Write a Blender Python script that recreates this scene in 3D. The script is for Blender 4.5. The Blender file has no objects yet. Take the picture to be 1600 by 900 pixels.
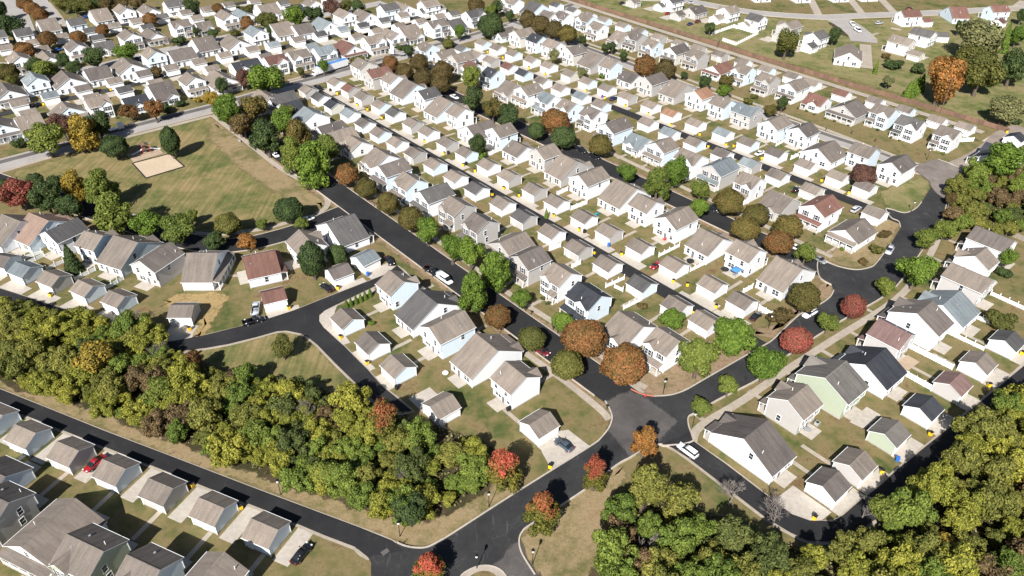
import bpy, math, random
from mathutils import Vector, Matrix
rnd = random.Random(11)
R = math.radians
scn = bpy.context.scene
COL = scn.collection
CAM = {'R': [0.99989, 0.008657, 0.012047], 'U': [-0.014835, 0.583477, 0.811994], 'F': [0.0, 0.812084, -0.583541], 'lens': 26.213, 'H': 120}
# ------------------------------------------------------------------ camera
cd = bpy.data.cameras.new('camera'); cam = bpy.data.objects.new('camera', cd); COL.objects.link(cam)
r_, u_, f_ = Vector(CAM['R']), Vector(CAM['U']), Vector(CAM['F'])
m = Matrix((r_, u_, -f_)).transposed().to_4x4(); m.translation = (0, 0, CAM['H'])
cam.matrix_world = m
cd.sensor_width = 36; cd.lens = CAM['lens']; cd.clip_start = 1; cd.clip_end = 4000
scn.camera = cam
# ------------------------------------------------------------------ light
SUN_EL, SUN_HEAD = 39.0, 71.5          # elevation, heading the light travels (degrees from +x)
w = bpy.data.worlds.new('World'); scn.world = w; w.use_nodes = True
wn = w.node_tree; bg = wn.nodes['Background']
sky = wn.nodes.new('ShaderNodeTexSky'); sky.sky_type = 'NISHITA'; sky.sun_disc = False
sx, sy = -math.cos(R(SUN_HEAD)), -math.sin(R(SUN_HEAD))
sky.air_density = .85; sky.dust_density = .6; sky.sun_elevation = R(SUN_EL); sky.sun_rotation = math.atan2(sx, sy)
wn.links.new(sky.outputs[0], bg.inputs[0]); bg.inputs[1].default_value = 0.052
sl = bpy.data.lights.new('sun', 'SUN'); sl.energy = 5.0; sl.angle = R(.5); sl.color = (1, .978, .945)
so = bpy.data.objects.new('sun', sl); COL.objects.link(so)
so.rotation_euler = Vector((-sx*math.cos(R(SUN_EL)), -sy*math.cos(R(SUN_EL)), -math.sin(R(SUN_EL)))).to_track_quat('-Z', 'Y').to_euler()
so.location = (0, 0, 300)
vs = scn.view_settings; vs.view_transform = 'Standard'; vs.look = 'None'; vs.exposure = 0.85; vs.gamma = 1
scn.cycles.max_bounces = 5; scn.cycles.diffuse_bounces = 3; scn.cycles.transparent_max_bounces = 4
# ------------------------------------------------------------------ data: world metres, surveyed from the photograph
BUILD = [
["T",-251.16,362.7,-139.3,7.2,"g","w","F","T4","","leftmost grey-roofed white two-storey house, topmost row of the upper left"],
["T",-241.01,366.8,-139.3,7.79,"g","w","F","T4","s","second grey-roofed white two-storey house from the left, topmost row of the upper left"],
["C",-238.43,384.62,-139.3,8.92,"t","w","F","T4","","leftmost taupe-roofed white cottage, topmost row of the upper left"],
["T",-223.77,384.92,-139.3,7.95,"g","b","F","T4","","grey-roofed pale-blue two-storey house, topmost row of the upper left"],
["C",-220.53,403.56,-139.3,9.06,"t","w","F","T4","s","rightmost taupe-roofed white cottage, topmost row of the upper left"],
["T",-209.59,408.4,130.7,11.24,"t","w","E","T4","","leftmost taupe-roofed white two-storey house, topmost row of the upper left"],
["T",-196.34,408.39,130.7,12.2,"t","w","E","T4","","second taupe-roofed white two-storey house from the left, topmost row of the upper left"],
["T",-188.04,420.8,-139.3,9.21,"g","w","F","T4","","rightmost grey-roofed white two-storey house, topmost row of the upper left"],
["T",-113.27,426.89,130.7,8.68,"t","w","E","T4","","rightmost taupe-roofed white two-storey house, topmost row of the upper left"],
["O",-105.39,443.41,-139.3,10.24,"t","w","F","T4","","taupe-roofed white one-storey house, topmost row of the upper left"],
["G",-242.65,352.63,-139.3,6.2,"t","w","F","T4g","","leftmost taupe-roofed white garage, behind the topmost upper left row"],
["G",-233.79,361.11,-139.3,6.2,"t","w","F","T4g","","second taupe-roofed white garage from the left, behind the topmost upper left row"],
["G",-225.29,370.73,-139.3,6.2,"t","w","F","T4g","","third taupe-roofed white garage from the left, behind the topmost upper left row"],
["G",-215.9,380.68,-139.3,6.2,"g","b","F","T4g","","grey-roofed pale-blue garage, behind the topmost upper left row"],
["G",-207.71,389.77,-139.3,6.2,"t","w","F","T4g","","fourth taupe-roofed white garage from the left, behind the topmost upper left row"],
["G",-199.62,398.15,-139.3,6.2,"t","w","F","T4g","","fourth taupe-roofed white garage from the right, behind the topmost upper left row"],
["G",-189.22,406.46,-139.3,6.2,"g","w","F","T4g","","leftmost grey-roofed white garage, behind the topmost upper left row"],
["G",-179.99,415.11,-139.3,6.2,"t","w","F","T4g","","third taupe-roofed white garage from the right, behind the topmost upper left row"],
["G",-171.11,421.61,-139.3,6.2,"t","w","F","T4g","","second taupe-roofed white garage from the right, behind the topmost upper left row"],
["G",-149.28,438.53,-139.3,6.2,"t","w","F","T4g","","rightmost taupe-roofed white garage, behind the topmost upper left row"],
["G",-132.36,436.36,-139.3,6.2,"g","w","F","T4g","","rightmost grey-roofed white garage, behind the topmost upper left row"],
["G",-224.67,351.37,-139.3,6.2,"t","w","F","T3g","","leftmost taupe-roofed white garage, behind the upper left middle row"],
["G",-206.88,369.56,-139.3,6.2,"g","w","F","T3g","","leftmost grey-roofed white garage, behind the upper left middle row"],
["G",-189.87,388.21,-139.3,6.2,"g","w","F","T3g","","rightmost grey-roofed white garage, behind the upper left middle row"],
["G",-170.53,405.52,-139.3,6.2,"t","w","F","T3g","","second taupe-roofed white garage from the left, behind the upper left middle row"],
["G",-169.81,421.93,-139.3,6.2,"t","w","F","T3g","","second taupe-roofed white garage from the right, behind the upper left middle row"],
["G",-161.75,431.43,-139.3,6.2,"t","w","F","T3g","","rightmost taupe-roofed white garage, behind the upper left middle row"],
["T",-222.98,330.01,-49.3,9.6,"t","w","E","T3","","leftmost taupe-roofed white two-storey house, row on the upper left middle street"],
["O",-214.45,337.01,-49.3,12.7,"t","w","E","T3","","leftmost taupe-roofed white one-storey house, row on the upper left middle street"],
["T",-205.86,347.71,-49.3,9.98,"t","w","E","T3","","second taupe-roofed white two-storey house from the left, row on the upper left middle street"],
["O",-197.13,355.58,40.7,8.94,"g","w","F","T3","","grey-roofed white one-storey house, row on the upper left middle street"],
["T",-188.24,365.09,-49.3,10.19,"t","w","E","T3","","third taupe-roofed white two-storey house from the left, row on the upper left middle street"],
["O",-180.93,373.62,-49.3,12.35,"t","w","E","T3","","second taupe-roofed white one-storey house from the left, row on the upper left middle street"],
["T",-170.75,384.17,40.7,9.17,"t","w","F","T3","","second taupe-roofed white two-storey house from the right, row on the upper left middle street"],
["O",-161.21,389.75,40.7,8.12,"t","w","F","T3","","rightmost taupe-roofed white one-storey house, row on the upper left middle street"],
["T",-152.2,400.44,-49.3,11.67,"t","w","E","T3","","rightmost taupe-roofed white two-storey house, row on the upper left middle street"],
["M",-145.87,406.92,-49.3,12.7,"l","w","E","T3","","blue-grey-roofed white house, row on the upper left middle street"],
["C",-135.72,417.79,40.7,10.8,"t","w","F","T3","","taupe-roofed white cottage, row on the upper left middle street"],
["O",-122.66,422.15,40.7,10.08,"k","w","F","T3","","charcoal-roofed white one-storey house, row on the upper left middle street"],
["T",-202.0,304.16,130.7,9.32,"l","b","E","T2","","blue-grey-roofed pale-blue two-storey house, near side of the upper left middle street"],
["M",-191.27,308.85,130.7,12.7,"t","w","E","T2","","leftmost taupe-roofed white house, near side of the upper left middle street"],
["M",-182.63,317.67,-139.3,9.87,"d","w","F","T2","","leftmost brown-grey-roofed white house, near side of the upper left middle street"],
["M",-172.93,327.01,130.7,12.7,"t","w","E","T2","","second taupe-roofed white house from the left, near side of the upper left middle street"],
["T",-166.39,339.35,130.7,9.58,"t","b","E","T2","","taupe-roofed pale-blue two-storey house, near side of the upper left middle street"],
["M",-155.55,343.73,-139.3,11.5,"d","w","F","T2","","second brown-grey-roofed white house from the left, near side of the upper left middle street"],
["C",-150.24,358.82,-139.3,10.13,"d","w","F","T2","","brown-grey-roofed white cottage, near side of the upper left middle street"],
["M",-136.06,361.78,130.7,12.7,"t","w","E","T2","","third taupe-roofed white house from the left, near side of the upper left middle street"],
["T",-129.15,373.82,130.7,10.3,"l","w","E","T2","","blue-grey-roofed white two-storey house, near side of the upper left middle street"],
["C",-119.93,384.09,-139.3,10.35,"t","w","F","T2","","taupe-roofed white cottage, near side of the upper left middle street"],
["M",-109.28,385.13,-139.3,9.99,"d","w","F","T2","","rightmost brown-grey-roofed white house, near side of the upper left middle street"],
["M",-99.24,393.4,130.7,12.7,"l","w","E","T2","","blue-grey-roofed white house, near side of the upper left middle street"],
["T",-91.35,406.63,130.7,10.5,"t","w","E","T2","","leftmost taupe-roofed white two-storey house, near side of the upper left middle street"],
["M",-81.38,410.01,130.7,12.7,"t","w","E","T2","","second taupe-roofed white house from the right, near side of the upper left middle street"],
["T",-69.93,419.8,-139.3,10.19,"g","b","F","T2","","grey-roofed pale-blue two-storey house, near side of the upper left middle street"],
["M",-63.22,426.01,130.7,12.7,"t","w","E","T2","","rightmost taupe-roofed white house, near side of the upper left middle street"],
["T",-48.67,428.73,-139.3,10.35,"t","w","F","T2","","rightmost taupe-roofed white two-storey house, near side of the upper left middle street"],
["G",-199.7,285.34,40.7,6.2,"t","w","F","T2g","","leftmost taupe-roofed white garage, far side of the upper left alley"],
["G",-191.76,294.13,40.7,6.2,"l","w","F","T2g","","leftmost blue-grey-roofed white garage, far side of the upper left alley"],
["G",-181.92,302.16,40.7,6.2,"d","w","F","T2g","","leftmost brown-grey-roofed white garage, far side of the upper left alley"],
["G",-172.9,311.48,40.7,6.2,"t","w","F","T2g","","second taupe-roofed white garage from the left, far side of the upper left alley"],
["G",-164.06,320.75,40.7,6.2,"d","w","F","T2g","","rightmost brown-grey-roofed white garage, far side of the upper left alley"],
["G",-155.05,328.84,40.7,6.2,"t","w","F","T2g","","third taupe-roofed white garage from the left, far side of the upper left alley"],
["G",-145.64,337.19,40.7,6.2,"t","w","F","T2g","","fourth taupe-roofed white garage from the left, far side of the upper left alley"],
["G",-136.95,347.01,40.7,6.2,"t","w","F","T2g","","fifth taupe-roofed white garage from the left, far side of the upper left alley"],
["G",-126.47,355.74,40.7,6.2,"t","w","F","T2g","","fourth taupe-roofed white garage from the right, far side of the upper left alley"],
["G",-118.37,363.11,40.7,6.2,"l","w","F","T2g","","second blue-grey-roofed white garage from the left, far side of the upper left alley"],
["G",-108.46,371.63,40.7,6.2,"t","w","F","T2g","","third taupe-roofed white garage from the right, far side of the upper left alley"],
["G",-99.25,380.21,40.7,6.2,"g","w","F","T2g","","leftmost grey-roofed white garage, far side of the upper left alley"],
["G",-89.56,389.35,40.7,6.2,"l","w","F","T2g","","rightmost blue-grey-roofed white garage, far side of the upper left alley"],
["G",-80.75,396.51,40.7,6.2,"g","w","F","T2g","","second grey-roofed white garage from the left, far side of the upper left alley"],
["G",-70.96,405.92,40.7,6.2,"g","w","F","T2g","","second grey-roofed white garage from the right, far side of the upper left alley"],
["G",-62.03,416.02,40.7,6.2,"t","w","F","T2g","","second taupe-roofed white garage from the right, far side of the upper left alley"],
["G",-51.38,425.46,40.7,6.2,"g","w","F","T2g","","rightmost grey-roofed white garage, far side of the upper left alley"],
["G",-43.64,432.19,40.7,6.2,"t","w","F","T2g","","rightmost taupe-roofed white garage, far side of the upper left alley"],
["G",-190.48,275.59,-139.3,6.2,"t","w","F","T1g","","leftmost taupe-roofed white garage, near side of the upper left alley"],
["G",-173.69,292.59,-139.3,6.2,"t","w","F","T1g","","second taupe-roofed white garage from the left, near side of the upper left alley"],
["G",-164.37,301.61,-139.3,6.2,"g","w","F","T1g","","leftmost grey-roofed white garage, near side of the upper left alley"],
["G",-154.5,310.16,-139.3,6.2,"t","w","F","T1g","","third taupe-roofed white garage from the left, near side of the upper left alley"],
["G",-136.53,328.38,-139.3,6.2,"t","w","F","T1g","","fourth taupe-roofed white garage from the left, near side of the upper left alley"],
["G",-117.31,345.88,-139.3,6.2,"d","w","F","T1g","","brown-grey-roofed white garage, near side of the upper left alley"],
["G",-108.29,351.56,-139.3,6.2,"t","w","F","T1g","","fifth taupe-roofed white garage from the left, near side of the upper left alley"],
["G",-99.31,361.35,-139.3,6.2,"l","w","F","T1g","","blue-grey-roofed white garage, near side of the upper left alley"],
["G",-80.25,377.75,-139.3,6.2,"t","w","F","T1g","","fifth taupe-roofed white garage from the right, near side of the upper left alley"],
["G",-71.73,386.94,-139.3,6.2,"t","w","F","T1g","","fourth taupe-roofed white garage from the right, near side of the upper left alley"],
["G",-61.23,396.69,-139.3,6.2,"t","w","F","T1g","","third taupe-roofed white garage from the right, near side of the upper left alley"],
["G",-51.49,405.5,-139.3,6.2,"t","w","F","T1g","","second taupe-roofed white garage from the right, near side of the upper left alley"],
["G",-42.08,414.61,-139.3,6.2,"t","w","F","T1g","","rightmost taupe-roofed white garage, near side of the upper left alley"],
["G",-34.69,420.3,-139.3,6.2,"g","w","F","T1g","","rightmost grey-roofed white garage, near side of the upper left alley"],
["M",-192.15,259.73,-49.3,11.57,"d","b","E","T1","","brown-grey-roofed pale-blue house, row facing the park from above"],
["M",-208.63,293.95,-49.3,12.7,"d","w","E","T1","","brown-grey-roofed white house, row facing the park from above"],
["C",-183.1,263.47,40.7,8.78,"t","w","F","T1","","leftmost taupe-roofed white cottage, row facing the park from above"],
["M",-175.23,276.0,-49.3,8.5,"t","b","E","T1","","taupe-roofed pale-blue house, row facing the park from above"],
["T",-165.21,281.14,40.7,8.76,"t","w","F","T1","","leftmost taupe-roofed white two-storey house, row facing the park from above"],
["O",-153.66,287.86,40.7,9.58,"k","w","F","T1","","leftmost charcoal-roofed white one-storey house, row facing the park from above"],
["C",-147.23,298.59,40.7,9.51,"d","w","F","T1","","brown-grey-roofed white cottage, row facing the park from above"],
["T",-137.17,307.2,-49.3,8.83,"t","w","E","T1","","second taupe-roofed white two-storey house from the left, row facing the park from above"],
["M",-126.82,312.29,-49.3,12.7,"t","w","E","T1","","taupe-roofed white house, row facing the park from above"],
["O",-122.3,332.06,40.7,12.7,"k","w","F","T1","","rightmost charcoal-roofed white one-storey house, row facing the park from above"],
["T",-108.89,332.95,40.7,9.6,"r","w","F","T1","","red-brown-roofed white two-storey house, row facing the park from above"],
["T",-100.19,340.46,40.7,9.67,"t","w","F","T1","","third taupe-roofed white two-storey house from the left, row facing the park from above"],
["T",-89.65,346.73,40.7,9.94,"l","w","F","T1","","blue-grey-roofed white two-storey house, row facing the park from above"],
["M",-80.21,356.2,-49.3,12.7,"r","w","E","T1","","red-brown-roofed white house, row facing the park from above"],
["T",-69.32,363.94,40.7,10.28,"t","w","F","T1","","second taupe-roofed white two-storey house from the right, row facing the park from above"],
["T",-60.9,372.06,-49.3,10.82,"t","w","E","T1","","rightmost taupe-roofed white two-storey house, row facing the park from above"],
["C",-54.96,382.97,40.7,10.51,"t","w","F","T1","","rightmost taupe-roofed white cottage, row facing the park from above"],
["T",-41.15,391.34,40.7,10.93,"d","w","F","T1","","brown-grey-roofed white two-storey house, row facing the park from above"],
["M",-32.58,397.09,40.7,9.33,"g","w","F","T1","","grey-roofed white house, row facing the park from above"],
["T",-22.53,410.39,40.7,11.26,"g","w","F","T1","","grey-roofed white two-storey house, row facing the park from above"],
["M",-101.44,290.61,-49.3,11.5,"t","w","F","R1","","leftmost taupe-roofed white house, row along the broad park street"],
["M",-94.92,290.83,-139.3,11.5,"g","w","E","R1","","grey-roofed white house, row along the broad park street"],
["M",-88.98,282.05,-139.3,8.54,"k","w","E","R1","","charcoal-roofed white house, row along the broad park street"],
["M",-79.71,274.57,-49.3,8.5,"l","w","F","R1","","blue-grey-roofed white house, row along the broad park street"],
["O",-69.58,263.71,-139.3,10.6,"d","w","E","R1","","brown-grey-roofed white one-storey house, row along the broad park street"],
["O",-64.98,258.14,-139.3,11.31,"t","w","E","R1","","leftmost taupe-roofed white one-storey house, row along the broad park street"],
["O",-57.56,250.76,-49.3,8.0,"t","w","F","R1","","rightmost taupe-roofed white one-storey house, row along the broad park street"],
["M",-46.22,238.41,-49.3,8.63,"t","w","F","R1","","second taupe-roofed white house from the left, row along the broad park street"],
["T",-41.07,227.63,-139.3,10.4,"d","b","E","R1","","brown-grey-roofed pale-blue two-storey house, row along the broad park street"],
["T",-33.75,217.89,-49.3,8.11,"t","b","F","R1","","taupe-roofed pale-blue two-storey house, row along the broad park street"],
["T",-25.37,210.38,-139.3,10.65,"g","w","E","R1","","grey-roofed white two-storey house, row along the broad park street"],
["T",-17.26,201.85,-49.3,8.26,"t","g","F","R1","","taupe-roofed light-grey two-storey house, row along the broad park street"],
["T",-9.56,192.22,-49.3,7.31,"d","g","F","R1","","leftmost brown-grey-roofed light-grey two-storey house, row along the broad park street"],
["M",-0.03,182.92,-139.3,9.99,"t","g","E","R1","","taupe-roofed light-grey house, row along the broad park street"],
["T",4.76,173.81,-139.3,8.83,"d","g","E","R1","","rightmost brown-grey-roofed light-grey two-storey house, row along the broad park street"],
["T",13.37,165.67,-49.3,7.2,"t","w","F","R1","","leftmost taupe-roofed white two-storey house, row along the broad park street"],
["T",20.02,156.25,-49.3,8.61,"k","b","F","R1","","charcoal-roofed pale-blue two-storey house, row along the broad park street"],
["M",29.51,145.61,-49.3,8.5,"t","w","F","R1","","rightmost taupe-roofed white house, row along the broad park street"],
["T",37.36,138.32,-49.3,7.2,"t","w","F","R1","","rightmost taupe-roofed white two-storey house, row along the broad park street"],
["G",-87.46,304.61,130.7,6.2,"t","g","F","G1","","leftmost taupe-roofed light-grey garage, near side of the straight black alley"],
["G",-80.54,296.67,130.7,6.2,"g","w","F","G1","","leftmost grey-roofed white garage, near side of the straight black alley"],
["G",-73.4,288.59,130.7,6.2,"k","c","F","G1","","charcoal-roofed cream garage, near side of the straight black alley"],
["G",-65.24,280.24,130.7,6.2,"l","w","F","G1","","blue-grey-roofed white garage, near side of the straight black alley"],
["G",-57.66,270.58,130.7,6.2,"d","w","F","G1","","brown-grey-roofed white garage, near side of the straight black alley"],
["G",-50.46,262.13,130.7,6.2,"t","b","F","G1","","leftmost taupe-roofed pale-blue garage, near side of the straight black alley"],
["G",-42.87,253.93,130.7,6.2,"t","w","F","G1","","leftmost taupe-roofed white garage, near side of the straight black alley"],
["G",-35.41,245.21,130.7,6.2,"t","g","F","G1","","second taupe-roofed light-grey garage from the left, near side of the straight black alley"],
["G",-27.4,236.46,130.7,6.2,"t","b","F","G1","","rightmost taupe-roofed pale-blue garage, near side of the straight black alley"],
["G",-19.52,227.23,130.7,6.2,"t","w","F","G1","","second taupe-roofed white garage from the left, near side of the straight black alley"],
["G",-11.99,218.97,130.7,6.2,"g","w","F","G1","","rightmost grey-roofed white garage, near side of the straight black alley"],
["G",-3.29,209.41,130.7,6.2,"t","w","F","G1","","third taupe-roofed white garage from the left, near side of the straight black alley"],
["G",3.4,201.21,130.7,6.2,"g","g","F","G1","","grey-roofed light-grey garage, near side of the straight black alley"],
["G",11.8,192.38,130.7,6.2,"t","w","F","G1","","fourth taupe-roofed white garage from the left, near side of the straight black alley"],
["G",19.31,183.79,130.7,6.2,"t","g","F","G1","","rightmost taupe-roofed light-grey garage, near side of the straight black alley"],
["G",27.08,175.63,130.7,6.2,"t","w","F","G1","","third taupe-roofed white garage from the right, near side of the straight black alley"],
["G",35.44,166.05,130.7,6.2,"g","b","F","G1","","grey-roofed pale-blue garage, near side of the straight black alley"],
["G",43.35,156.5,130.7,6.2,"t","w","F","G1","","second taupe-roofed white garage from the right, near side of the straight black alley"],
["G",49.51,150.24,130.7,6.2,"t","w","F","G1","","rightmost taupe-roofed white garage, near side of the straight black alley"],
["G",-77.44,313.92,-49.3,6.2,"t","w","F","G2","","leftmost taupe-roofed white garage, far side of the straight black alley"],
["G",-69.99,306.59,-49.3,6.2,"r","g","F","G2","","red-brown-roofed light-grey garage, far side of the straight black alley"],
["G",-62.88,298.3,-49.3,6.2,"t","g","F","G2","","leftmost taupe-roofed light-grey garage, far side of the straight black alley"],
["G",-54.36,289.47,-49.3,6.2,"t","b","F","G2","","leftmost taupe-roofed pale-blue garage, far side of the straight black alley"],
["G",-47.4,281.25,-49.3,6.2,"g","w","F","G2","","grey-roofed white garage, far side of the straight black alley"],
["G",-39.26,271.38,-49.3,6.2,"t","g","F","G2","","second taupe-roofed light-grey garage from the left, far side of the straight black alley"],
["G",-32.34,263.79,-49.3,6.2,"t","w","F","G2","","second taupe-roofed white garage from the left, far side of the straight black alley"],
["G",-24.46,254.3,-49.3,6.2,"t","g","F","G2","","third taupe-roofed light-grey garage from the left, far side of the straight black alley"],
["G",-16.93,246.11,-49.3,6.2,"t","b","F","G2","","rightmost taupe-roofed pale-blue garage, far side of the straight black alley"],
["G",-8.7,236.69,-49.3,6.2,"t","w","F","G2","","third taupe-roofed white garage from the left, far side of the straight black alley"],
["G",-1.36,228.44,-49.3,6.2,"t","g","F","G2","","third taupe-roofed light-grey garage from the right, far side of the straight black alley"],
["G",7.06,219.03,-49.3,6.2,"t","g","F","G2","","second taupe-roofed light-grey garage from the right, far side of the straight black alley"],
["G",14.11,211.07,-49.3,6.2,"t","w","F","G2","","fourth taupe-roofed white garage from the left, far side of the straight black alley"],
["G",22.24,201.5,-49.3,6.2,"t","w","F","G2","","fifth taupe-roofed white garage from the left, far side of the straight black alley"],
["G",29.23,193.33,-49.3,6.2,"t","g","F","G2","","rightmost taupe-roofed light-grey garage, far side of the straight black alley"],
["G",37.51,184.92,-49.3,6.2,"t","w","F","G2","","fourth taupe-roofed white garage from the right, far side of the straight black alley"],
["G",45.92,175.59,-49.3,6.2,"t","w","F","G2","","third taupe-roofed white garage from the right, far side of the straight black alley"],
["G",54.75,166.24,-49.3,6.2,"t","w","F","G2","","second taupe-roofed white garage from the right, far side of the straight black alley"],
["G",61.02,158.77,-49.3,6.2,"t","w","F","G2","","rightmost taupe-roofed white garage, far side of the straight black alley"],
["T",-68.05,329.01,130.7,8.7,"t","c","F","R2","","taupe-roofed cream two-storey house, row beyond the straight black alley"],
["T",-60.07,318.56,40.7,10.94,"r","g","E","R2","","red-brown-roofed light-grey two-storey house, row beyond the straight black alley"],
["T",-52.23,311.73,130.7,7.64,"t","w","F","R2","","leftmost taupe-roofed white two-storey house, row beyond the straight black alley"],
["C",-43.84,304.06,130.7,9.6,"t","b","F","R2","","leftmost taupe-roofed pale-blue cottage, row beyond the straight black alley"],
["T",-36.12,294.91,40.7,8.8,"g","w","E","R2","","grey-roofed white two-storey house, row beyond the straight black alley"],
["C",-27.83,285.41,130.7,9.19,"t","b","F","R2","","rightmost taupe-roofed pale-blue cottage, row beyond the straight black alley"],
["T",-21.64,277.17,130.7,7.2,"t","w","F","R2","","second taupe-roofed white two-storey house from the left, row beyond the straight black alley"],
["M",-13.36,263.84,40.7,11.5,"d","w","E","R2","","brown-grey-roofed white house, row beyond the straight black alley"],
["T",-4.78,259.37,40.7,8.86,"t","b","E","R2","","taupe-roofed pale-blue two-storey house, row beyond the straight black alley"],
["O",1.97,248.48,130.7,8.39,"t","w","F","R2","","taupe-roofed white one-storey house, row beyond the straight black alley"],
["T",10.86,241.84,40.7,8.63,"t","g","E","R2","","taupe-roofed light-grey two-storey house, row beyond the straight black alley"],
["C",19.05,233.79,130.7,8.68,"t","g","F","R2","","taupe-roofed light-grey cottage, row beyond the straight black alley"],
["T",25.31,223.34,40.7,11.0,"t","w","E","R2","","third taupe-roofed white two-storey house from the left, row beyond the straight black alley"],
["C",36.31,215.34,130.7,9.6,"t","w","F","R2","","leftmost taupe-roofed white cottage, row beyond the straight black alley"],
["T",41.72,205.48,130.7,7.79,"t","w","F","R2","","third taupe-roofed white two-storey house from the right, row beyond the straight black alley"],
["T",49.64,197.01,40.7,11.0,"t","w","E","R2","","second taupe-roofed white two-storey house from the right, row beyond the straight black alley"],
["M",58.03,186.72,130.7,8.5,"t","w","F","R2","","taupe-roofed white house, row beyond the straight black alley"],
["T",66.49,178.83,130.7,8.01,"t","w","F","R2","","rightmost taupe-roofed white two-storey house, row beyond the straight black alley"],
["C",75.95,170.69,130.7,8.53,"t","w","F","R2","","rightmost taupe-roofed white cottage, row beyond the straight black alley"],
["T",-2.1,437.07,-49.3,11.0,"t","w","F","R5","","leftmost taupe-roofed white two-storey house, far side of the fence street"],
["C",11.13,429.11,-49.3,9.6,"g","b","F","R5","","grey-roofed pale-blue cottage, far side of the fence street"],
["O",17.79,418.07,-49.3,8.22,"d","c","F","R5","","brown-grey-roofed cream one-storey house, far side of the fence street"],
["T",25.6,408.79,-49.3,8.08,"d","w","F","R5","","brown-grey-roofed white two-storey house, far side of the fence street"],
["T",37.62,405.24,-49.3,8.84,"t","b","F","R5","","leftmost taupe-roofed pale-blue two-storey house, far side of the fence street"],
["T",42.48,390.86,-49.3,7.82,"t","w","F","R5","","second taupe-roofed white two-storey house from the left, far side of the fence street"],
["M",53.68,379.71,-49.3,8.5,"t","g","F","R5","","taupe-roofed light-grey house, far side of the fence street"],
["T",60.16,374.91,-49.3,7.98,"d","g","F","R5","","brown-grey-roofed light-grey two-storey house, far side of the fence street"],
["T",66.63,363.65,-49.3,7.2,"t","b","F","R5","","second taupe-roofed pale-blue two-storey house from the left, far side of the fence street"],
["T",76.82,355.99,-139.3,11.0,"d","c","E","R5","","brown-grey-roofed cream two-storey house, far side of the fence street"],
["T",85.41,348.77,-49.3,8.22,"t","g","F","R5","","leftmost taupe-roofed light-grey two-storey house, far side of the fence street"],
["O",93.7,337.3,-139.3,11.5,"r","w","E","R5","","leftmost red-brown-roofed white one-storey house, far side of the fence street"],
["T",102.63,329.31,-49.3,8.05,"t","b","F","R5","","second taupe-roofed pale-blue two-storey house from the right, far side of the fence street"],
["T",110.27,317.98,-49.3,8.11,"t","g","F","R5","","rightmost taupe-roofed light-grey two-storey house, far side of the fence street"],
["T",119.64,310.6,-139.3,11.0,"t","w","E","R5","","second taupe-roofed white two-storey house from the right, far side of the fence street"],
["O",126.6,299.89,-49.3,8.52,"r","w","F","R5","","rightmost red-brown-roofed white one-storey house, far side of the fence street"],
["M",136.24,290.16,-139.3,11.5,"d","g","E","R5","","brown-grey-roofed light-grey house, far side of the fence street"],
["T",147.33,283.49,-49.3,8.64,"t","b","F","R5","","rightmost taupe-roofed pale-blue two-storey house, far side of the fence street"],
["T",153.09,272.14,-49.3,9.38,"g","w","F","R5","","grey-roofed white two-storey house, far side of the fence street"],
["T",163.31,263.12,-49.3,7.83,"t","w","F","R5","","rightmost taupe-roofed white two-storey house, far side of the fence street"],
["G",23.13,440.86,130.7,6.2,"g","b","F","G5","","grey-roofed pale-blue garage, right beside the long wooden fence"],
["G",32.05,431.07,130.7,6.2,"g","w","F","G5","","grey-roofed white garage, right beside the long wooden fence"],
["G",40.49,421.76,130.7,6.2,"t","w","F","G5","","leftmost taupe-roofed white garage, right beside the long wooden fence"],
["G",48.0,413.61,130.7,6.2,"t","b","F","G5","","leftmost taupe-roofed pale-blue garage, right beside the long wooden fence"],
["G",57.07,403.46,130.7,6.2,"t","b","F","G5","","second taupe-roofed pale-blue garage from the left, right beside the long wooden fence"],
["G",64.68,394.24,130.7,6.2,"t","b","F","G5","","third taupe-roofed pale-blue garage from the left, right beside the long wooden fence"],
["G",73.32,384.34,130.7,6.2,"t","g","F","G5","","leftmost taupe-roofed light-grey garage, right beside the long wooden fence"],
["G",82.09,374.89,130.7,6.2,"t","w","F","G5","","second taupe-roofed white garage from the left, right beside the long wooden fence"],
["G",89.95,367.74,130.7,6.2,"t","g","F","G5","","second taupe-roofed light-grey garage from the left, right beside the long wooden fence"],
["G",98.93,358.5,130.7,6.2,"t","g","F","G5","","rightmost taupe-roofed light-grey garage, right beside the long wooden fence"],
["G",107.51,348.28,130.7,6.2,"t","w","F","G5","","third taupe-roofed white garage from the left, right beside the long wooden fence"],
["G",115.85,338.51,130.7,6.2,"t","b","F","G5","","second taupe-roofed pale-blue garage from the right, right beside the long wooden fence"],
["G",125.23,330.07,130.7,6.2,"t","w","F","G5","","fourth taupe-roofed white garage from the left, right beside the long wooden fence"],
["G",131.4,321.44,130.7,6.2,"t","w","F","G5","","fourth taupe-roofed white garage from the right, right beside the long wooden fence"],
["G",140.27,309.47,130.7,6.2,"r","w","F","G5","","red-brown-roofed white garage, right beside the long wooden fence"],
["G",151.81,301.71,130.7,6.2,"t","w","F","G5","","third taupe-roofed white garage from the right, right beside the long wooden fence"],
["G",160.48,292.47,130.7,6.2,"t","b","F","G5","","rightmost taupe-roofed pale-blue garage, right beside the long wooden fence"],
["G",169.0,282.47,130.7,6.2,"t","w","F","G5","","second taupe-roofed white garage from the right, right beside the long wooden fence"],
["G",177.03,276.07,130.7,6.2,"t","w","F","G5","","rightmost taupe-roofed white garage, right beside the long wooden fence"],
["O",-5.98,386.19,40.7,11.5,"d","b","E","R4","","brown-grey-roofed pale-blue one-storey house, near side of the fence street"],
["T",3.29,378.02,40.7,11.0,"t","c","E","R4","","taupe-roofed cream two-storey house, near side of the fence street"],
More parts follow.
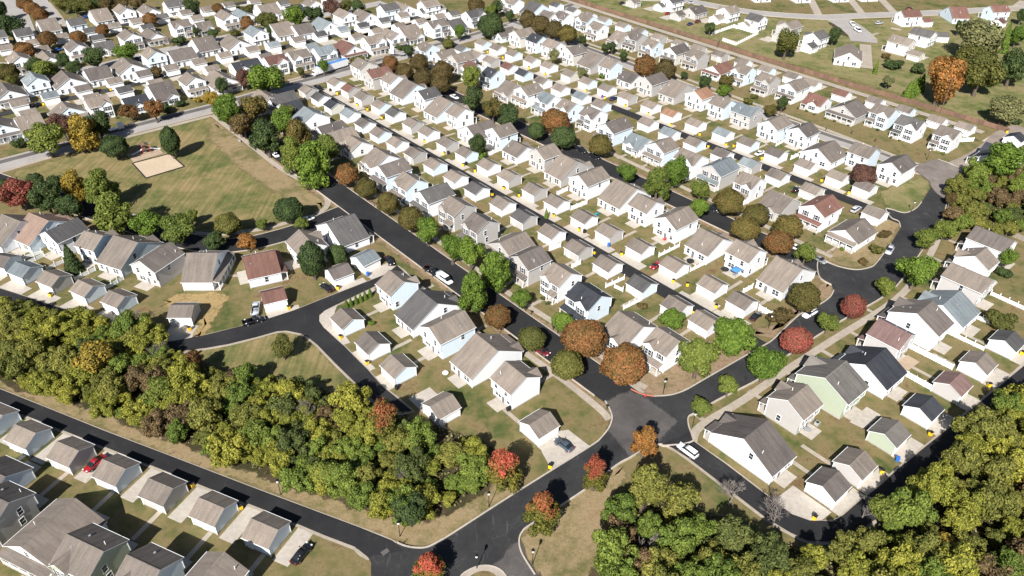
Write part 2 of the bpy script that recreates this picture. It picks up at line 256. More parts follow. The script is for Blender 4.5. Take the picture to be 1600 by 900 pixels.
["T",10.67,369.01,130.7,8.05,"k","b","F","R4","","charcoal-roofed pale-blue two-storey house, near side of the fence street"],
["T",18.36,360.88,130.7,9.05,"t","w","F","R4","","taupe-roofed white two-storey house, near side of the fence street"],
["T",27.83,352.66,40.7,10.03,"d","c","E","R4","","brown-grey-roofed cream two-storey house, near side of the fence street"],
["C",37.3,343.93,130.7,9.6,"t","g","F","R4","","leftmost taupe-roofed light-grey cottage, near side of the fence street"],
["T",43.19,333.5,130.7,7.43,"t","b","F","R4","","leftmost taupe-roofed pale-blue two-storey house, near side of the fence street"],
["O",51.45,323.56,130.7,8.6,"d","w","F","R4","","brown-grey-roofed white one-storey house, near side of the fence street"],
["T",59.67,315.46,40.7,11.0,"d","g","E","R4","","brown-grey-roofed light-grey two-storey house, near side of the fence street"],
["C",69.83,308.76,130.7,8.94,"t","g","F","R4","","rightmost taupe-roofed light-grey cottage, near side of the fence street"],
["T",76.9,299.27,40.7,8.51,"o","w","E","R4","","orange-roofed white two-storey house, near side of the fence street"],
["T",84.37,290.19,130.7,7.97,"t","b","F","R4","","second taupe-roofed pale-blue two-storey house from the left, near side of the fence street"],
["T",92.29,282.11,130.7,9.61,"l","g","F","R4","","blue-grey-roofed light-grey two-storey house, near side of the fence street"],
["T",100.19,270.32,40.7,10.52,"t","b","E","R4","","second taupe-roofed pale-blue two-storey house from the right, near side of the fence street"],
["T",108.95,263.88,40.7,8.96,"d","w","E","R4","","leftmost brown-grey-roofed white two-storey house, near side of the fence street"],
["M",112.52,249.42,40.7,11.5,"t","w","E","R4","","taupe-roofed white house, near side of the fence street"],
["T",125.33,246.33,130.7,8.27,"t","b","F","R4","","rightmost taupe-roofed pale-blue two-storey house, near side of the fence street"],
["T",132.95,236.18,40.7,11.0,"d","w","E","R4","","rightmost brown-grey-roofed white two-storey house, near side of the fence street"],
["G",-16.07,370.94,-49.3,6.2,"t","b","F","G4","","leftmost taupe-roofed pale-blue garage, far side of the second alley"],
["G",-8.62,363.64,-49.3,6.2,"t","w","F","G4","","leftmost taupe-roofed white garage, far side of the second alley"],
["G",-0.78,355.36,-49.3,6.2,"t","b","F","G4","","second taupe-roofed pale-blue garage from the left, far side of the second alley"],
["G",7.82,346.53,-49.3,6.2,"t","w","F","G4","","second taupe-roofed white garage from the left, far side of the second alley"],
["G",15.67,339.33,-49.3,6.2,"t","w","F","G4","","third taupe-roofed white garage from the left, far side of the second alley"],
["G",24.8,328.67,-49.3,6.2,"t","c","F","G4","","taupe-roofed cream garage, far side of the second alley"],
["G",32.02,319.67,-49.3,6.2,"t","b","F","G4","","second taupe-roofed pale-blue garage from the right, far side of the second alley"],
["G",39.84,311.84,-49.3,6.2,"t","w","F","G4","","fourth taupe-roofed white garage from the left, far side of the second alley"],
["G",47.54,302.51,-49.3,6.2,"t","g","F","G4","","taupe-roofed light-grey garage, far side of the second alley"],
["G",56.17,293.3,-49.3,6.2,"t","w","F","G4","","fourth taupe-roofed white garage from the right, far side of the second alley"],
["G",63.08,285.13,-49.3,6.2,"o","w","F","G4","","orange-roofed white garage, far side of the second alley"],
["G",71.25,275.63,-49.3,6.2,"t","w","F","G4","","third taupe-roofed white garage from the right, far side of the second alley"],
["G",80.05,266.85,-49.3,6.2,"l","w","F","G4","","blue-grey-roofed white garage, far side of the second alley"],
["G",87.48,258.53,-49.3,6.2,"t","b","F","G4","","rightmost taupe-roofed pale-blue garage, far side of the second alley"],
["G",95.45,249.6,-49.3,6.2,"d","w","F","G4","","leftmost brown-grey-roofed white garage, far side of the second alley"],
["G",103.64,240.58,-49.3,6.2,"t","w","F","G4","","second taupe-roofed white garage from the right, far side of the second alley"],
["G",111.91,231.97,-49.3,6.2,"t","w","F","G4","","rightmost taupe-roofed white garage, far side of the second alley"],
["G",118.57,224.91,-49.3,6.2,"d","w","F","G4","","rightmost brown-grey-roofed white garage, far side of the second alley"],
["G",-25.74,361.09,130.7,6.2,"g","b","F","G3","","grey-roofed pale-blue garage, near side of the second alley"],
["G",-18.22,352.5,130.7,6.2,"t","w","F","G3","","leftmost taupe-roofed white garage, near side of the second alley"],
["G",-11.31,345.4,130.7,6.2,"t","g","F","G3","","taupe-roofed light-grey garage, near side of the second alley"],
["G",-2.85,336.95,130.7,6.2,"r","w","F","G3","","red-brown-roofed white garage, near side of the second alley"],
["G",3.99,328.61,130.7,6.2,"k","b","F","G3","","charcoal-roofed pale-blue garage, near side of the second alley"],
["G",12.22,319.39,130.7,6.2,"t","w","F","G3","","second taupe-roofed white garage from the left, near side of the second alley"],
["G",19.7,311.01,130.7,6.2,"t","w","F","G3","","third taupe-roofed white garage from the left, near side of the second alley"],
["G",28.16,302.09,130.7,6.2,"l","w","F","G3","","leftmost blue-grey-roofed white garage, near side of the second alley"],
["G",35.57,293.33,130.7,6.2,"t","b","F","G3","","leftmost taupe-roofed pale-blue garage, near side of the second alley"],
["G",52.51,275.73,130.7,6.2,"t","w","F","G3","","third taupe-roofed white garage from the right, near side of the second alley"],
["G",59.36,266.4,130.7,6.2,"l","w","F","G3","","rightmost blue-grey-roofed white garage, near side of the second alley"],
["G",67.34,257.82,130.7,6.2,"t","b","F","G3","","rightmost taupe-roofed pale-blue garage, near side of the second alley"],
["G",75.61,248.49,130.7,6.2,"d","w","F","G3","","brown-grey-roofed white garage, near side of the second alley"],
["G",83.58,240.68,130.7,6.2,"l","g","F","G3","","blue-grey-roofed light-grey garage, near side of the second alley"],
["G",91.09,232.11,130.7,6.2,"t","w","F","G3","","second taupe-roofed white garage from the right, near side of the second alley"],
["G",99.72,222.04,130.7,6.2,"t","c","F","G3","","taupe-roofed cream garage, near side of the second alley"],
["G",114.95,207.07,130.7,6.2,"t","w","F","G3","","rightmost taupe-roofed white garage, near side of the second alley"],
["T",-41.69,353.69,-49.3,7.69,"t","b","F","R3","","leftmost taupe-roofed pale-blue two-storey house, row beyond the tree-lined street"],
["T",-32.87,343.47,-139.3,9.89,"t","w","E","R3","","leftmost taupe-roofed white two-storey house, row beyond the tree-lined street"],
["T",-25.0,340.15,-139.3,11.0,"t","g","E","R3","","taupe-roofed light-grey two-storey house, row beyond the tree-lined street"],
["T",-18.72,327.78,-49.3,7.2,"r","w","F","R3","","leftmost red-brown-roofed white two-storey house, row beyond the tree-lined street"],
["T",-9.81,319.9,-49.3,7.2,"k","b","F","R3","","charcoal-roofed pale-blue two-storey house, row beyond the tree-lined street"],
["M",-1.04,306.82,-49.3,8.65,"t","g","F","R3","","leftmost taupe-roofed light-grey house, row beyond the tree-lined street"],
["T",5.83,301.26,-139.3,9.53,"t","w","E","R3","","second taupe-roofed white two-storey house from the left, row beyond the tree-lined street"],
["T",13.74,291.9,-49.3,7.44,"l","w","F","R3","","blue-grey-roofed white two-storey house, row beyond the tree-lined street"],
["T",21.89,284.34,-49.3,7.59,"t","b","F","R3","","second taupe-roofed pale-blue two-storey house from the left, row beyond the tree-lined street"],
["T",30.86,277.32,-49.3,7.62,"d","w","F","R3","","brown-grey-roofed white two-storey house, row beyond the tree-lined street"],
["T",38.05,265.3,-139.3,11.0,"d","b","E","R3","","brown-grey-roofed pale-blue two-storey house, row beyond the tree-lined street"],
["O",46.69,256.41,-49.3,8.85,"l","w","F","R3","","blue-grey-roofed white one-storey house, row beyond the tree-lined street"],
["T",53.36,248.5,-139.3,8.65,"t","b","E","R3","","rightmost taupe-roofed pale-blue two-storey house, row beyond the tree-lined street"],
["T",62.08,239.05,-49.3,8.95,"t","w","F","R3","","second taupe-roofed white two-storey house from the right, row beyond the tree-lined street"],
["T",70.58,231.93,-139.3,11.0,"l","g","E","R3","","blue-grey-roofed light-grey two-storey house, row beyond the tree-lined street"],
["T",78.51,222.04,-49.3,7.3,"t","w","F","R3","","rightmost taupe-roofed white two-storey house, row beyond the tree-lined street"],
["M",85.64,211.34,-49.3,8.5,"t","g","F","R3","","rightmost taupe-roofed light-grey house, row beyond the tree-lined street"],
["T",96.67,205.78,-139.3,11.0,"r","w","E","R3","","rightmost red-brown-roofed white two-storey house, row beyond the tree-lined street"],
["O",103.31,194.92,-139.3,11.5,"t","w","E","R3","","taupe-roofed white one-storey house, row beyond the tree-lined street"],
["G",68.41,450.84,-139.3,6.2,"t","g","F","TR","","leftmost taupe-roofed light-grey garage, grassy estate behind the wooden fence"],
["G",83.45,443.46,-139.3,6.2,"g","w","F","TR","","leftmost grey-roofed white garage, grassy estate behind the wooden fence"],
["T",89.85,444.92,-139.3,11.0,"g","w","F","TR","","leftmost grey-roofed white two-storey house, grassy estate behind the wooden fence"],
["G",90.1,426.0,-139.3,6.2,"d","g","F","TR","","brown-grey-roofed light-grey garage, grassy estate behind the wooden fence"],
["O",100.61,432.14,-139.3,11.5,"d","g","F","TR","","brown-grey-roofed light-grey one-storey house, grassy estate behind the wooden fence"],
["G",110.54,420.96,-139.3,6.2,"t","w","F","TR","","leftmost taupe-roofed white garage, grassy estate behind the wooden fence"],
["T",117.57,425.19,-139.3,10.19,"t","w","F","TR","","taupe-roofed white two-storey house, grassy estate behind the wooden fence"],
["G",123.93,409.75,-139.3,6.2,"t","w","F","TR","","rightmost taupe-roofed white garage, grassy estate behind the wooden fence"],
["T",128.96,410.11,130.7,9.08,"g","w","E","TR","","second grey-roofed white two-storey house from the left, grassy estate behind the wooden fence"],
["O",146.63,468.38,-168.8,10.73,"t","w","F","TR","","leftmost taupe-roofed white one-storey house, grassy estate behind the wooden fence"],
["G",136.64,389.23,-139.3,6.2,"t","g","F","TR","","rightmost taupe-roofed light-grey garage, grassy estate behind the wooden fence"],
["T",143.53,398.46,-139.3,11.0,"t","g","F","TR","","taupe-roofed light-grey two-storey house, grassy estate behind the wooden fence"],
["O",170.78,468.28,-168.3,10.04,"t","w","F","TR","","second taupe-roofed white one-storey house from the left, grassy estate behind the wooden fence"],
["G",146.72,373.63,-139.3,6.2,"g","w","F","TR","","second grey-roofed white garage from the left, grassy estate behind the wooden fence"],
["T",152.15,381.34,-139.3,9.82,"g","w","F","TR","","second grey-roofed white two-storey house from the right, grassy estate behind the wooden fence"],
["O",194.41,471.11,-169.0,10.96,"t","w","F","TR","","second taupe-roofed white one-storey house from the right, grassy estate behind the wooden fence"],
["M",160.84,359.52,68.9,16.0,"t","c","E","TR","","taupe-roofed cream house, grassy estate behind the wooden fence"],
["O",212.73,473.64,-169.5,11.5,"t","w","F","TR","","rightmost taupe-roofed white one-storey house, grassy estate behind the wooden fence"],
["T",192.12,374.3,130.7,11.0,"t","c","E","TR","","taupe-roofed cream two-storey house, grassy estate behind the wooden fence"],
["T",216.01,422.47,-169.3,11.0,"r","w","F","TR","","red-brown-roofed white two-storey house, grassy estate behind the wooden fence"],
["G",195.51,363.66,130.7,6.2,"t","c","F","TR","","taupe-roofed cream garage, grassy estate behind the wooden fence"],
["T",208.63,387.62,130.7,11.0,"g","w","E","TR","","rightmost grey-roofed white two-storey house, grassy estate behind the wooden fence"],
["G",225.15,421.12,-164.0,6.2,"r","w","F","TR","","leftmost red-brown-roofed white garage, grassy estate behind the wooden fence"],
["G",222.0,394.46,172.1,6.2,"g","w","F","TR","","rightmost grey-roofed white garage, grassy estate behind the wooden fence"],
["C",247.32,433.0,-179.9,9.6,"r","b","F","TR","","red-brown-roofed pale-blue cottage, grassy estate behind the wooden fence"],
["T",270.93,434.97,-168.1,11.0,"r","b","F","TR","","red-brown-roofed pale-blue two-storey house, grassy estate behind the wooden fence"],
["G",265.94,421.15,-139.3,6.2,"r","w","F","TR","","rightmost red-brown-roofed white garage, grassy estate behind the wooden fence"],
["M",175.48,248.44,-139.3,16.0,"k","w","F","TR","","charcoal-roofed white house, grassy estate behind the wooden fence"],
["G",191.13,266.06,-139.3,6.2,"k","w","F","TR","","charcoal-roofed white garage, grassy estate behind the wooden fence"],
["C",-147.28,188.35,152.1,9.01,"t","w","F","L","","leftmost taupe-roofed white cottage, row below the park road"],
["C",-139.53,189.14,150.9,9.44,"p","b","F","L","","salmon-roofed pale-blue cottage, row below the park road"],
["T",-130.24,184.26,58.2,9.89,"g","w","E","L","","grey-roofed white two-storey house, row below the park road"],
["T",-118.91,179.77,158.7,7.2,"t","b","F","L","","taupe-roofed pale-blue two-storey house, row below the park road"],
["C",-109.02,177.73,156.1,9.49,"t","b","F","L","","taupe-roofed pale-blue cottage, row below the park road"],
["T",-97.92,170.92,66.1,11.0,"d","g","E","L","","brown-grey-roofed light-grey two-storey house, row below the park road"],
["C",-85.24,171.09,1.6,8.53,"t","w","E","L","","rightmost taupe-roofed white cottage, row below the park road"],
["M",-70.13,172.23,25.0,8.96,"r","b","E","L","","red-brown-roofed pale-blue house, row below the park road"],
["T",-58.77,179.79,126.8,9.26,"t","w","F","L","","taupe-roofed white two-storey house, row below the park road"],
["C",-51.01,190.81,40.9,9.43,"g","w","E","L","","grey-roofed white cottage, row below the park road"],
["G",-142.42,172.77,-14.4,6.2,"d","b","F","Lg","","brown-grey-roofed pale-blue garage, alley above the left wood"],
["G",-134.15,168.52,-26.1,6.2,"l","b","F","Lg","","blue-grey-roofed pale-blue garage, alley above the left wood"],
["G",-124.13,164.53,-26.4,6.2,"t","g","F","Lg","","leftmost taupe-roofed light-grey garage, alley above the left wood"],
["G",-113.08,160.32,-28.9,6.2,"t","b","F","Lg","","leftmost taupe-roofed pale-blue garage, alley above the left wood"],
["G",-102.83,155.91,-26.7,6.2,"t","b","F","Lg","","rightmost taupe-roofed pale-blue garage, alley above the left wood"],
["G",-84.19,151.25,1.4,6.2,"t","g","F","Lg","","rightmost taupe-roofed light-grey garage, alley above the left wood"],
["G",-63.02,158.2,25.7,6.2,"r","w","F","Lg","a","red-brown-roofed white garage, alley above the left wood"],
["G",-48.0,169.79,38.1,6.2,"d","w","F","Lg","a","brown-grey-roofed white garage, alley above the left wood"],
["G",-41.85,176.67,46.9,6.2,"l","w","F","Lg","a","blue-grey-roofed white garage, alley above the left wood"],
["T",-30.43,160.77,130.7,7.2,"t","b","F","SW","","leftmost taupe-roofed pale-blue two-storey house, short row left of park street"],
["C",-21.33,152.64,130.7,8.39,"g","w","F","SW","","grey-roofed white cottage, short row left of park street"],
["T",-15.71,142.88,40.7,10.79,"t","b","E","SW","","rightmost taupe-roofed pale-blue two-storey house, short row left of park street"],
["C",-5.79,134.9,130.7,8.54,"t","w","F","SW","","taupe-roofed white cottage, short row left of park street"],
["T",1.1,125.01,130.7,7.32,"t","w","F","SW","","taupe-roofed white two-storey house, short row left of park street"],
["G",-41.63,148.7,-49.3,6.2,"t","b","F","SWg","","leftmost taupe-roofed pale-blue garage, behind the row left of park street"],
["G",-33.73,139.38,-49.3,6.2,"d","w","F","SWg","","brown-grey-roofed white garage, behind the row left of park street"],
["G",-26.37,131.12,-49.3,6.2,"t","b","F","SWg","","rightmost taupe-roofed pale-blue garage, behind the row left of park street"],
["G",-15.2,118.33,-139.3,6.2,"t","w","E","SWg","","leftmost taupe-roofed white garage, behind the row left of park street"],
["G",6.32,113.27,40.7,6.2,"t","w","F","SWg","a","rightmost taupe-roofed white garage, behind the row left of park street"],
["G",-110.52,113.03,157.0,6.2,"t","b","F","BLg","","leftmost taupe-roofed pale-blue garage, alley below the left wood"],
["G",-100.91,108.12,157.0,6.2,"t","b","F","BLg","","second taupe-roofed pale-blue garage from the left, alley below the left wood"],
["G",-89.8,103.58,157.0,6.2,"t","g","F","BLg","","leftmost taupe-roofed light-grey garage, alley below the left wood"],
["G",-78.42,99.01,157.0,6.2,"t","b","F","BLg","","third taupe-roofed pale-blue garage from the left, alley below the left wood"],
["G",-67.36,94.44,157.0,6.2,"t","g","F","BLg","","rightmost taupe-roofed light-grey garage, alley below the left wood"],
["G",-56.05,90.03,157.0,6.2,"t","b","F","BLg","","second taupe-roofed pale-blue garage from the right, alley below the left wood"],
["G",-44.77,85.46,157.0,6.2,"t","b","F","BLg","","rightmost taupe-roofed pale-blue garage, alley below the left wood"],
["O",-100.58,96.02,-23.0,8.0,"d","b","F","BL","","brown-grey-roofed pale-blue one-storey house, bottom left corner"],
["T",-94.45,88.14,-23.0,7.2,"d","g","F","BL","","brown-grey-roofed light-grey two-storey house, bottom left corner"],
["M",-82.72,83.71,-113.0,11.5,"t","w","E","BL","","taupe-roofed white house, bottom left corner"],
["T",-73.35,78.55,-23.0,8.79,"t","n","F","BL","","taupe-roofed pale-green two-storey house, bottom left corner"],
["T",-61.75,74.9,-23.0,7.47,"t","b","F","BL","","taupe-roofed pale-blue two-storey house, bottom left corner"],
["T",-50.07,73.83,-113.0,7.2,"t","w","E","BL","","taupe-roofed white two-storey house, bottom left corner"],
["C",50.77,108.25,-139.3,8.68,"d","w","F","RB","","brown-grey-roofed white cottage, row below the curving right road"],
["T",62.42,118.83,-139.3,7.81,"t","g","F","RB","","leftmost taupe-roofed light-grey two-storey house, row below the curving right road"],
["D",72.87,125.71,-139.3,9.13,"s","n","F","RB","","stone-grey-roofed pale-green large two-storey house, row below the curving right road"],
["M",85.15,132.75,-139.3,9.69,"k","w","F","RB","","charcoal-roofed white house, row below the curving right road"],
["T",93.16,142.47,130.7,8.44,"m","g","E","RB","","mauve-roofed light-grey two-storey house, row below the curving right road"],
["D",103.38,149.53,-139.3,8.54,"d","b","F","RB","","brown-grey-roofed pale-blue large two-storey house, row below the curving right road"],
["M",114.0,156.45,-139.3,10.46,"l","w","F","RB","","blue-grey-roofed white house, row below the curving right road"],
["T",124.07,167.16,130.7,11.0,"t","g","E","RB","","rightmost taupe-roofed light-grey two-storey house, row below the curving right road"],
["T",131.33,176.93,-139.3,7.52,"t","w","F","RB","","taupe-roofed white two-storey house, row below the curving right road"],
["T",140.66,187.18,130.7,11.0,"d","w","E","RB","","brown-grey-roofed white two-storey house, row below the curving right road"],
["G",63.44,98.08,40.7,6.2,"d","w","F","RBg","","brown-grey-roofed white garage, alley by the lower right wood"],
["G",70.65,103.46,40.7,6.2,"t","g","F","RBg","","taupe-roofed light-grey garage, alley by the lower right wood"],
["G",81.14,112.17,40.7,6.2,"s","n","F","RBg","","stone-grey-roofed pale-green garage, alley by the lower right wood"],
["G",91.94,119.99,40.7,6.2,"k","c","F","RBg","","charcoal-roofed cream garage, alley by the lower right wood"],
["G",102.17,127.84,40.7,6.2,"m","g","F","RBg","","mauve-roofed light-grey garage, alley by the lower right wood"],
["G",111.83,135.36,40.7,6.2,"t","b","F","RBg","","taupe-roofed pale-blue garage, alley by the lower right wood"],
["G",123.18,143.77,40.7,6.2,"g","w","F","RBg","","grey-roofed white garage, alley by the lower right wood"]]
TREES = [
[-55.53,223.23,3.78,6.77,1.9,"rust","round","leftmost rust-orange rounded tree along the broad park street"],
[-47.8,214.97,3.43,6.14,1.72,"rustolive","round","leftmost rust-and-olive rounded tree along the broad park street"],
[-39.25,204.79,3.49,6.64,1.86,"rustolive","round","second rust-and-olive rounded tree from the left along the broad park street"],
[-30.84,194.95,3.73,7.09,1.98,"rustolive","round","rightmost rust-and-olive rounded tree along the broad park street"],
[-25.05,187.85,3.46,8.65,2.2,"green","loose","leftmost bright green tree along the broad park street"],
[-17.21,178.15,3.49,7.95,2.2,"green","loose","second bright green tree from the left along the broad park street"],
[-11.74,174.58,3.8,9.74,2.2,"green","loose","third bright green tree from the left along the broad park street"],
[-4.19,165.17,4.66,10.75,2.2,"green","ovate","rightmost big bright green tall tree along the broad park street"],
[-10.18,155.18,4.48,11.4,2.2,"green","ovate","second big bright green tall tree from the left along the broad park street"],
[-3.46,149.0,3.21,5.51,1.54,"rust","round","rightmost rust-orange rounded tree along the broad park street"],
[5.01,140.24,3.24,5.59,1.57,"olive","round","leftmost olive rounded tree along the broad park street"],
[17.33,138.34,4.89,8.74,2.2,"rust","round","leftmost big rust-orange rounded tree along the broad park street"],
[13.01,130.08,3.69,6.46,1.81,"olive","round","rightmost olive rounded tree along the broad park street"],
[25.95,129.03,5.16,8.44,2.2,"rust","round","rightmost big rust-orange rounded tree along the broad park street"],
[2.55,157.5,2.84,5.1,1.43,"green","loose","second bright green tree from the right along the broad park street"],
[12.64,147.29,2.74,5.78,1.62,"green","loose","rightmost bright green tree along the broad park street"],
[43.47,131.68,4.76,10.73,2.2,"lime","loose","big yellow-green tree along the curving right road"],
[53.65,140.02,5.45,9.76,2.2,"green","loose","leftmost big bright green tree along the curving right road"],
[58.96,130.51,4.52,8.3,2.2,"green","loose","second big bright green tree from the left along the curving right road"],
[49.61,125.26,2.44,5.18,1.45,"lime","loose","second yellow-green tree from the left along the curving right road"],
[42.22,118.52,2.48,4.72,1.32,"lime","loose","leftmost yellow-green tree along the curving right road"],
[69.57,140.86,3.64,6.01,1.68,"red","round","leftmost red rounded tree along the curving right road"],
[80.35,149.13,2.81,5.03,1.41,"lime","loose","third yellow-green tree from the left along the curving right road"],
[88.48,154.82,2.93,6.23,1.74,"red","round","rightmost red rounded tree along the curving right road"],
[76.46,157.73,3.94,7.16,2.0,"rustolive","round","rust-and-olive rounded tree along the curving right road"],
[69.7,153.33,3.6,5.04,0,"brown","bush","leftmost brown bush along the curving right road"],
[101.29,165.12,2.92,5.19,1.45,"lime","loose","third yellow-green tree from the right along the curving right road"],
[110.81,169.2,5.38,10.23,2.2,"green","loose","rightmost big bright green tree along the curving right road"],
[122.45,189.32,3.7,6.26,1.75,"lime","loose","second yellow-green tree from the right along the curving right road"],
[77.58,185.0,3.95,6.44,1.8,"rust","round","rightmost rust-orange rounded tree along the tree-lined street"],
[69.73,192.57,4.02,6.54,1.83,"rustolive","round","second rust-and-olive rounded tree from the left along the tree-lined street"],
[82.96,193.94,4.11,6.64,1.86,"rustolive","round","rightmost rust-and-olive rounded tree along the tree-lined street"],
[74.96,200.92,3.96,6.4,1.79,"rustolive","round","second rust-and-olive rounded tree from the right along the tree-lined street"],
[68.33,207.94,4.45,7.3,2.04,"rustolive","round","big rust-and-olive rounded tree along the tree-lined street"],
[84.08,180.09,2.99,6.39,1.79,"lime","loose","rightmost yellow-green tree along the tree-lined street"],
[114.24,196.54,2.02,2.83,0,"brown","bush","rightmost brown bush along the curving right road"],
[108.05,187.45,2.54,3.55,0,"olive","bush","olive bush along the curving right road"],
[102.23,181.52,1.51,2.11,0,"brown","bush","small brown bush along the curving right road"],
[38.27,227.48,3.58,7.21,2.02,"green","loose","leftmost bright green tree along the tree-lined street"],
[46.86,217.14,4.97,10.22,2.2,"lime","ovate","big yellow-green tall tree along the tree-lined street"],
[54.02,226.63,4.31,11.06,2.2,"green","loose","big bright green tree along the tree-lined street"],
[60.88,216.16,3.3,7.05,1.97,"lime","loose","second yellow-green tree from the left along the tree-lined street"],
[58.29,205.64,2.96,6.38,1.79,"green","loose","rightmost bright green tree along the tree-lined street"],
[31.02,248.33,4.05,7.28,2.04,"rustolive","round","leftmost rust-and-olive rounded tree along the tree-lined street"],
[17.96,254.8,4.59,7.41,2.07,"dark","round","big dark green rounded tree along the tree-lined street"],
[15.61,267.74,5.28,8.53,2.2,"rust","round","big rust-orange rounded tree along the tree-lined street"],
[8.26,262.31,3.26,6.2,1.73,"dark","round","dark green rounded tree along the tree-lined street"],
[-2.21,269.96,4.39,11.26,2.2,"dark","loose","rightmost big dark green tree along the tree-lined street"],
[-8.56,278.12,3.73,9.57,2.2,"rustolive","loose","rust-and-olive tree along the tree-lined street"],
[-16.38,284.44,4.34,11.14,2.2,"dark","loose","leftmost big dark green tree along the tree-lined street"],
[-18.86,311.78,4.14,10.63,2.2,"lime","loose","leftmost yellow-green tree along the tree-lined street"],
[-43.6,334.17,4.08,7.19,2.01,"brown","round","second brown rounded tree from the left along the tree-lined street"],
[-39.76,314.31,4.14,7.34,2.05,"brown","round","second brown rounded tree from the right along the tree-lined street"],
[-31.75,321.24,4.5,8.02,2.2,"brown","round","big brown rounded tree along the tree-lined street"],
[-31.7,307.33,4.04,7.17,2.01,"brown","round","rightmost brown rounded tree along the tree-lined street"],
[-33.14,366.38,2.79,4.72,1.32,"olive","round","olive rounded tree along the second alley"],
[-56.56,333.16,3.49,6.63,1.86,"rust","round","leftmost rust-orange rounded tree along the tree-lined street"],
[-49.03,323.87,3.67,6.44,1.8,"brown","round","leftmost brown rounded tree along the tree-lined street"],
[-13.1,246.13,3.35,8.06,2.2,"dark","loose","dark green tree along the straight black alley"],
[-11.61,247.58,2.61,3.65,0,"green","bush","bright green bush along the straight black alley"],
[6.28,398.58,4.45,9.11,2.2,"brown","round","leftmost big brown rounded tree along the fence street"],
[12.78,390.18,4.7,8.93,2.2,"brown","round","second big brown rounded tree from the left along the fence street"],
[19.39,382.08,4.61,8.76,2.2,"brown","round","second big brown rounded tree from the right along the fence street"],
[25.95,377.28,4.55,8.02,2.2,"rustolive","round","big rust-and-olive rounded tree along the fence street"],
[33.14,373.07,2.22,5.7,1.6,"dark","loose","third dark green tree from the left along the fence street"],
[-12.72,385.68,6.69,10.81,2.2,"dark","round","big dark green rounded tree along the street above the park"],
[-13.72,417.07,3.2,8.22,2.2,"lime","loose","yellow-green tree along the fence street"],
[-10.4,423.5,3.25,8.23,2.2,"dark","loose","leftmost dark green tree along the fence street"],
[-3.59,414.99,2.8,5.98,1.67,"dark","loose","second dark green tree from the left along the fence street"],
[-22.11,425.35,4.72,8.28,2.2,"brown","round","big brown rounded tree in the upper left block"],
[-28.41,381.23,2.94,7.46,2.09,"green","loose","bright green tree along the second alley"],
[43.57,362.03,2.17,5.56,1.56,"dark","loose","fourth dark green tree from the left along the fence street"],
[47.27,364.71,2.18,5.33,1.49,"dark","loose","fourth dark green tree from the right along the fence street"],
[58.24,330.5,4.68,8.89,2.2,"rust","round","big rust-orange rounded tree along the fence street"],
[66.72,325.97,4.35,8.82,2.2,"brown","round","rightmost big brown rounded tree along the fence street"],
[51.25,352.47,2.11,4.58,1.28,"dark","loose","third dark green tree from the right along the fence street"],
[76.51,330.06,1.72,3.81,1.07,"dark","loose","small dark green tree along the fence street"],
[82.41,315.16,3.09,6.41,1.79,"dark","loose","second dark green tree from the right along the fence street"],
[91.0,314.61,3.13,7.57,2.12,"rustolive","loose","leftmost rust-and-olive tree along the fence street"],
[89.09,307.12,3.3,5.33,1.49,"green","loose","bright green tree along the fence street"],
[98.17,302.46,2.69,3.76,0,"olive","bush","leftmost olive bush along the fence street"],
[103.23,309.1,1.91,2.68,0,"olive","bush","rightmost olive bush along the fence street"],
[109.77,293.4,2.44,6.18,1.73,"dark","loose","rightmost dark green tree along the fence street"],
[103.42,288.63,2.91,5.02,1.41,"rustolive","loose","rightmost rust-and-olive tree along the fence street"],
[130.54,360.72,5.39,13.83,2.2,"olive","loose","leftmost big olive tree behind the long wooden fence"],
[101.71,397.19,2.76,5.91,1.65,"dark","loose","leftmost dark green tree behind the long wooden fence"],
[18.16,347.54,2.69,6.82,1.91,"pale","loose","pale olive tree among the central houses"],
[29.62,329.16,2.82,4.82,1.35,"pale","loose","pale olive tree along the second alley"],
[39.22,331.31,1.96,2.74,0,"green","bush","bright green bush among the central houses"],
[37.71,323.76,1.64,2.3,0,"green","bush","small bright green bush among the central houses"],
[179.04,305.37,8.04,20.16,2.2,"orange","loose","big orange tree behind the long wooden fence"],
[200.88,316.3,8.41,18.54,2.2,"olive","loose","rightmost big olive tree behind the long wooden fence"],
[221.13,360.08,12.59,21.75,2.2,"pale","loose","leftmost big pale olive tree behind the long wooden fence"],
[208.48,341.02,6.99,13.27,2.2,"olive","loose","second big olive tree from the left behind the long wooden fence"],
[244.58,377.2,3.47,15.1,0,"green","conifer","rightmost bright green conifer behind the long wooden fence"],
[255.29,384.93,3.95,10.12,2.2,"green","loose","bright green tree behind the long wooden fence"],
[221.78,328.7,6.32,16.21,2.2,"dark","loose","big dark green tree behind the long wooden fence"],
[195.74,285.17,6.98,11.27,2.2,"pale","loose","rightmost big pale olive tree behind the long wooden fence"],
[169.6,312.1,2.11,8.12,0,"green","conifer","leftmost bright green conifer behind the long wooden fence"],
[172.82,315.14,2.13,8.21,0,"green","conifer","second bright green conifer from the left behind the long wooden fence"],
[176.08,318.22,2.16,8.3,0,"green","conifer","third bright green conifer from the left behind the long wooden fence"],
[179.4,321.35,2.18,8.39,0,"green","conifer","second bright green conifer from the right behind the long wooden fence"],
[178.69,349.88,4.26,5.97,0,"dark","bush","leftmost dark green bush behind the long wooden fence"],
[188.59,343.95,3.92,5.49,0,"dark","bush","second dark green bush from the left behind the long wooden fence"],
[161.17,382.52,3.19,8.18,2.2,"dark","loose","second dark green tree from the left behind the long wooden fence"],
[167.81,342.54,1.12,7.06,0,"green","conifer","small bright green conifer behind the long wooden fence"],
[164.98,322.6,2.46,5.25,1.47,"pale","loose","pale olive tree behind the long wooden fence"],
[234.72,403.02,2.75,7.05,1.97,"dark","loose","second dark green tree from the right behind the long wooden fence"],
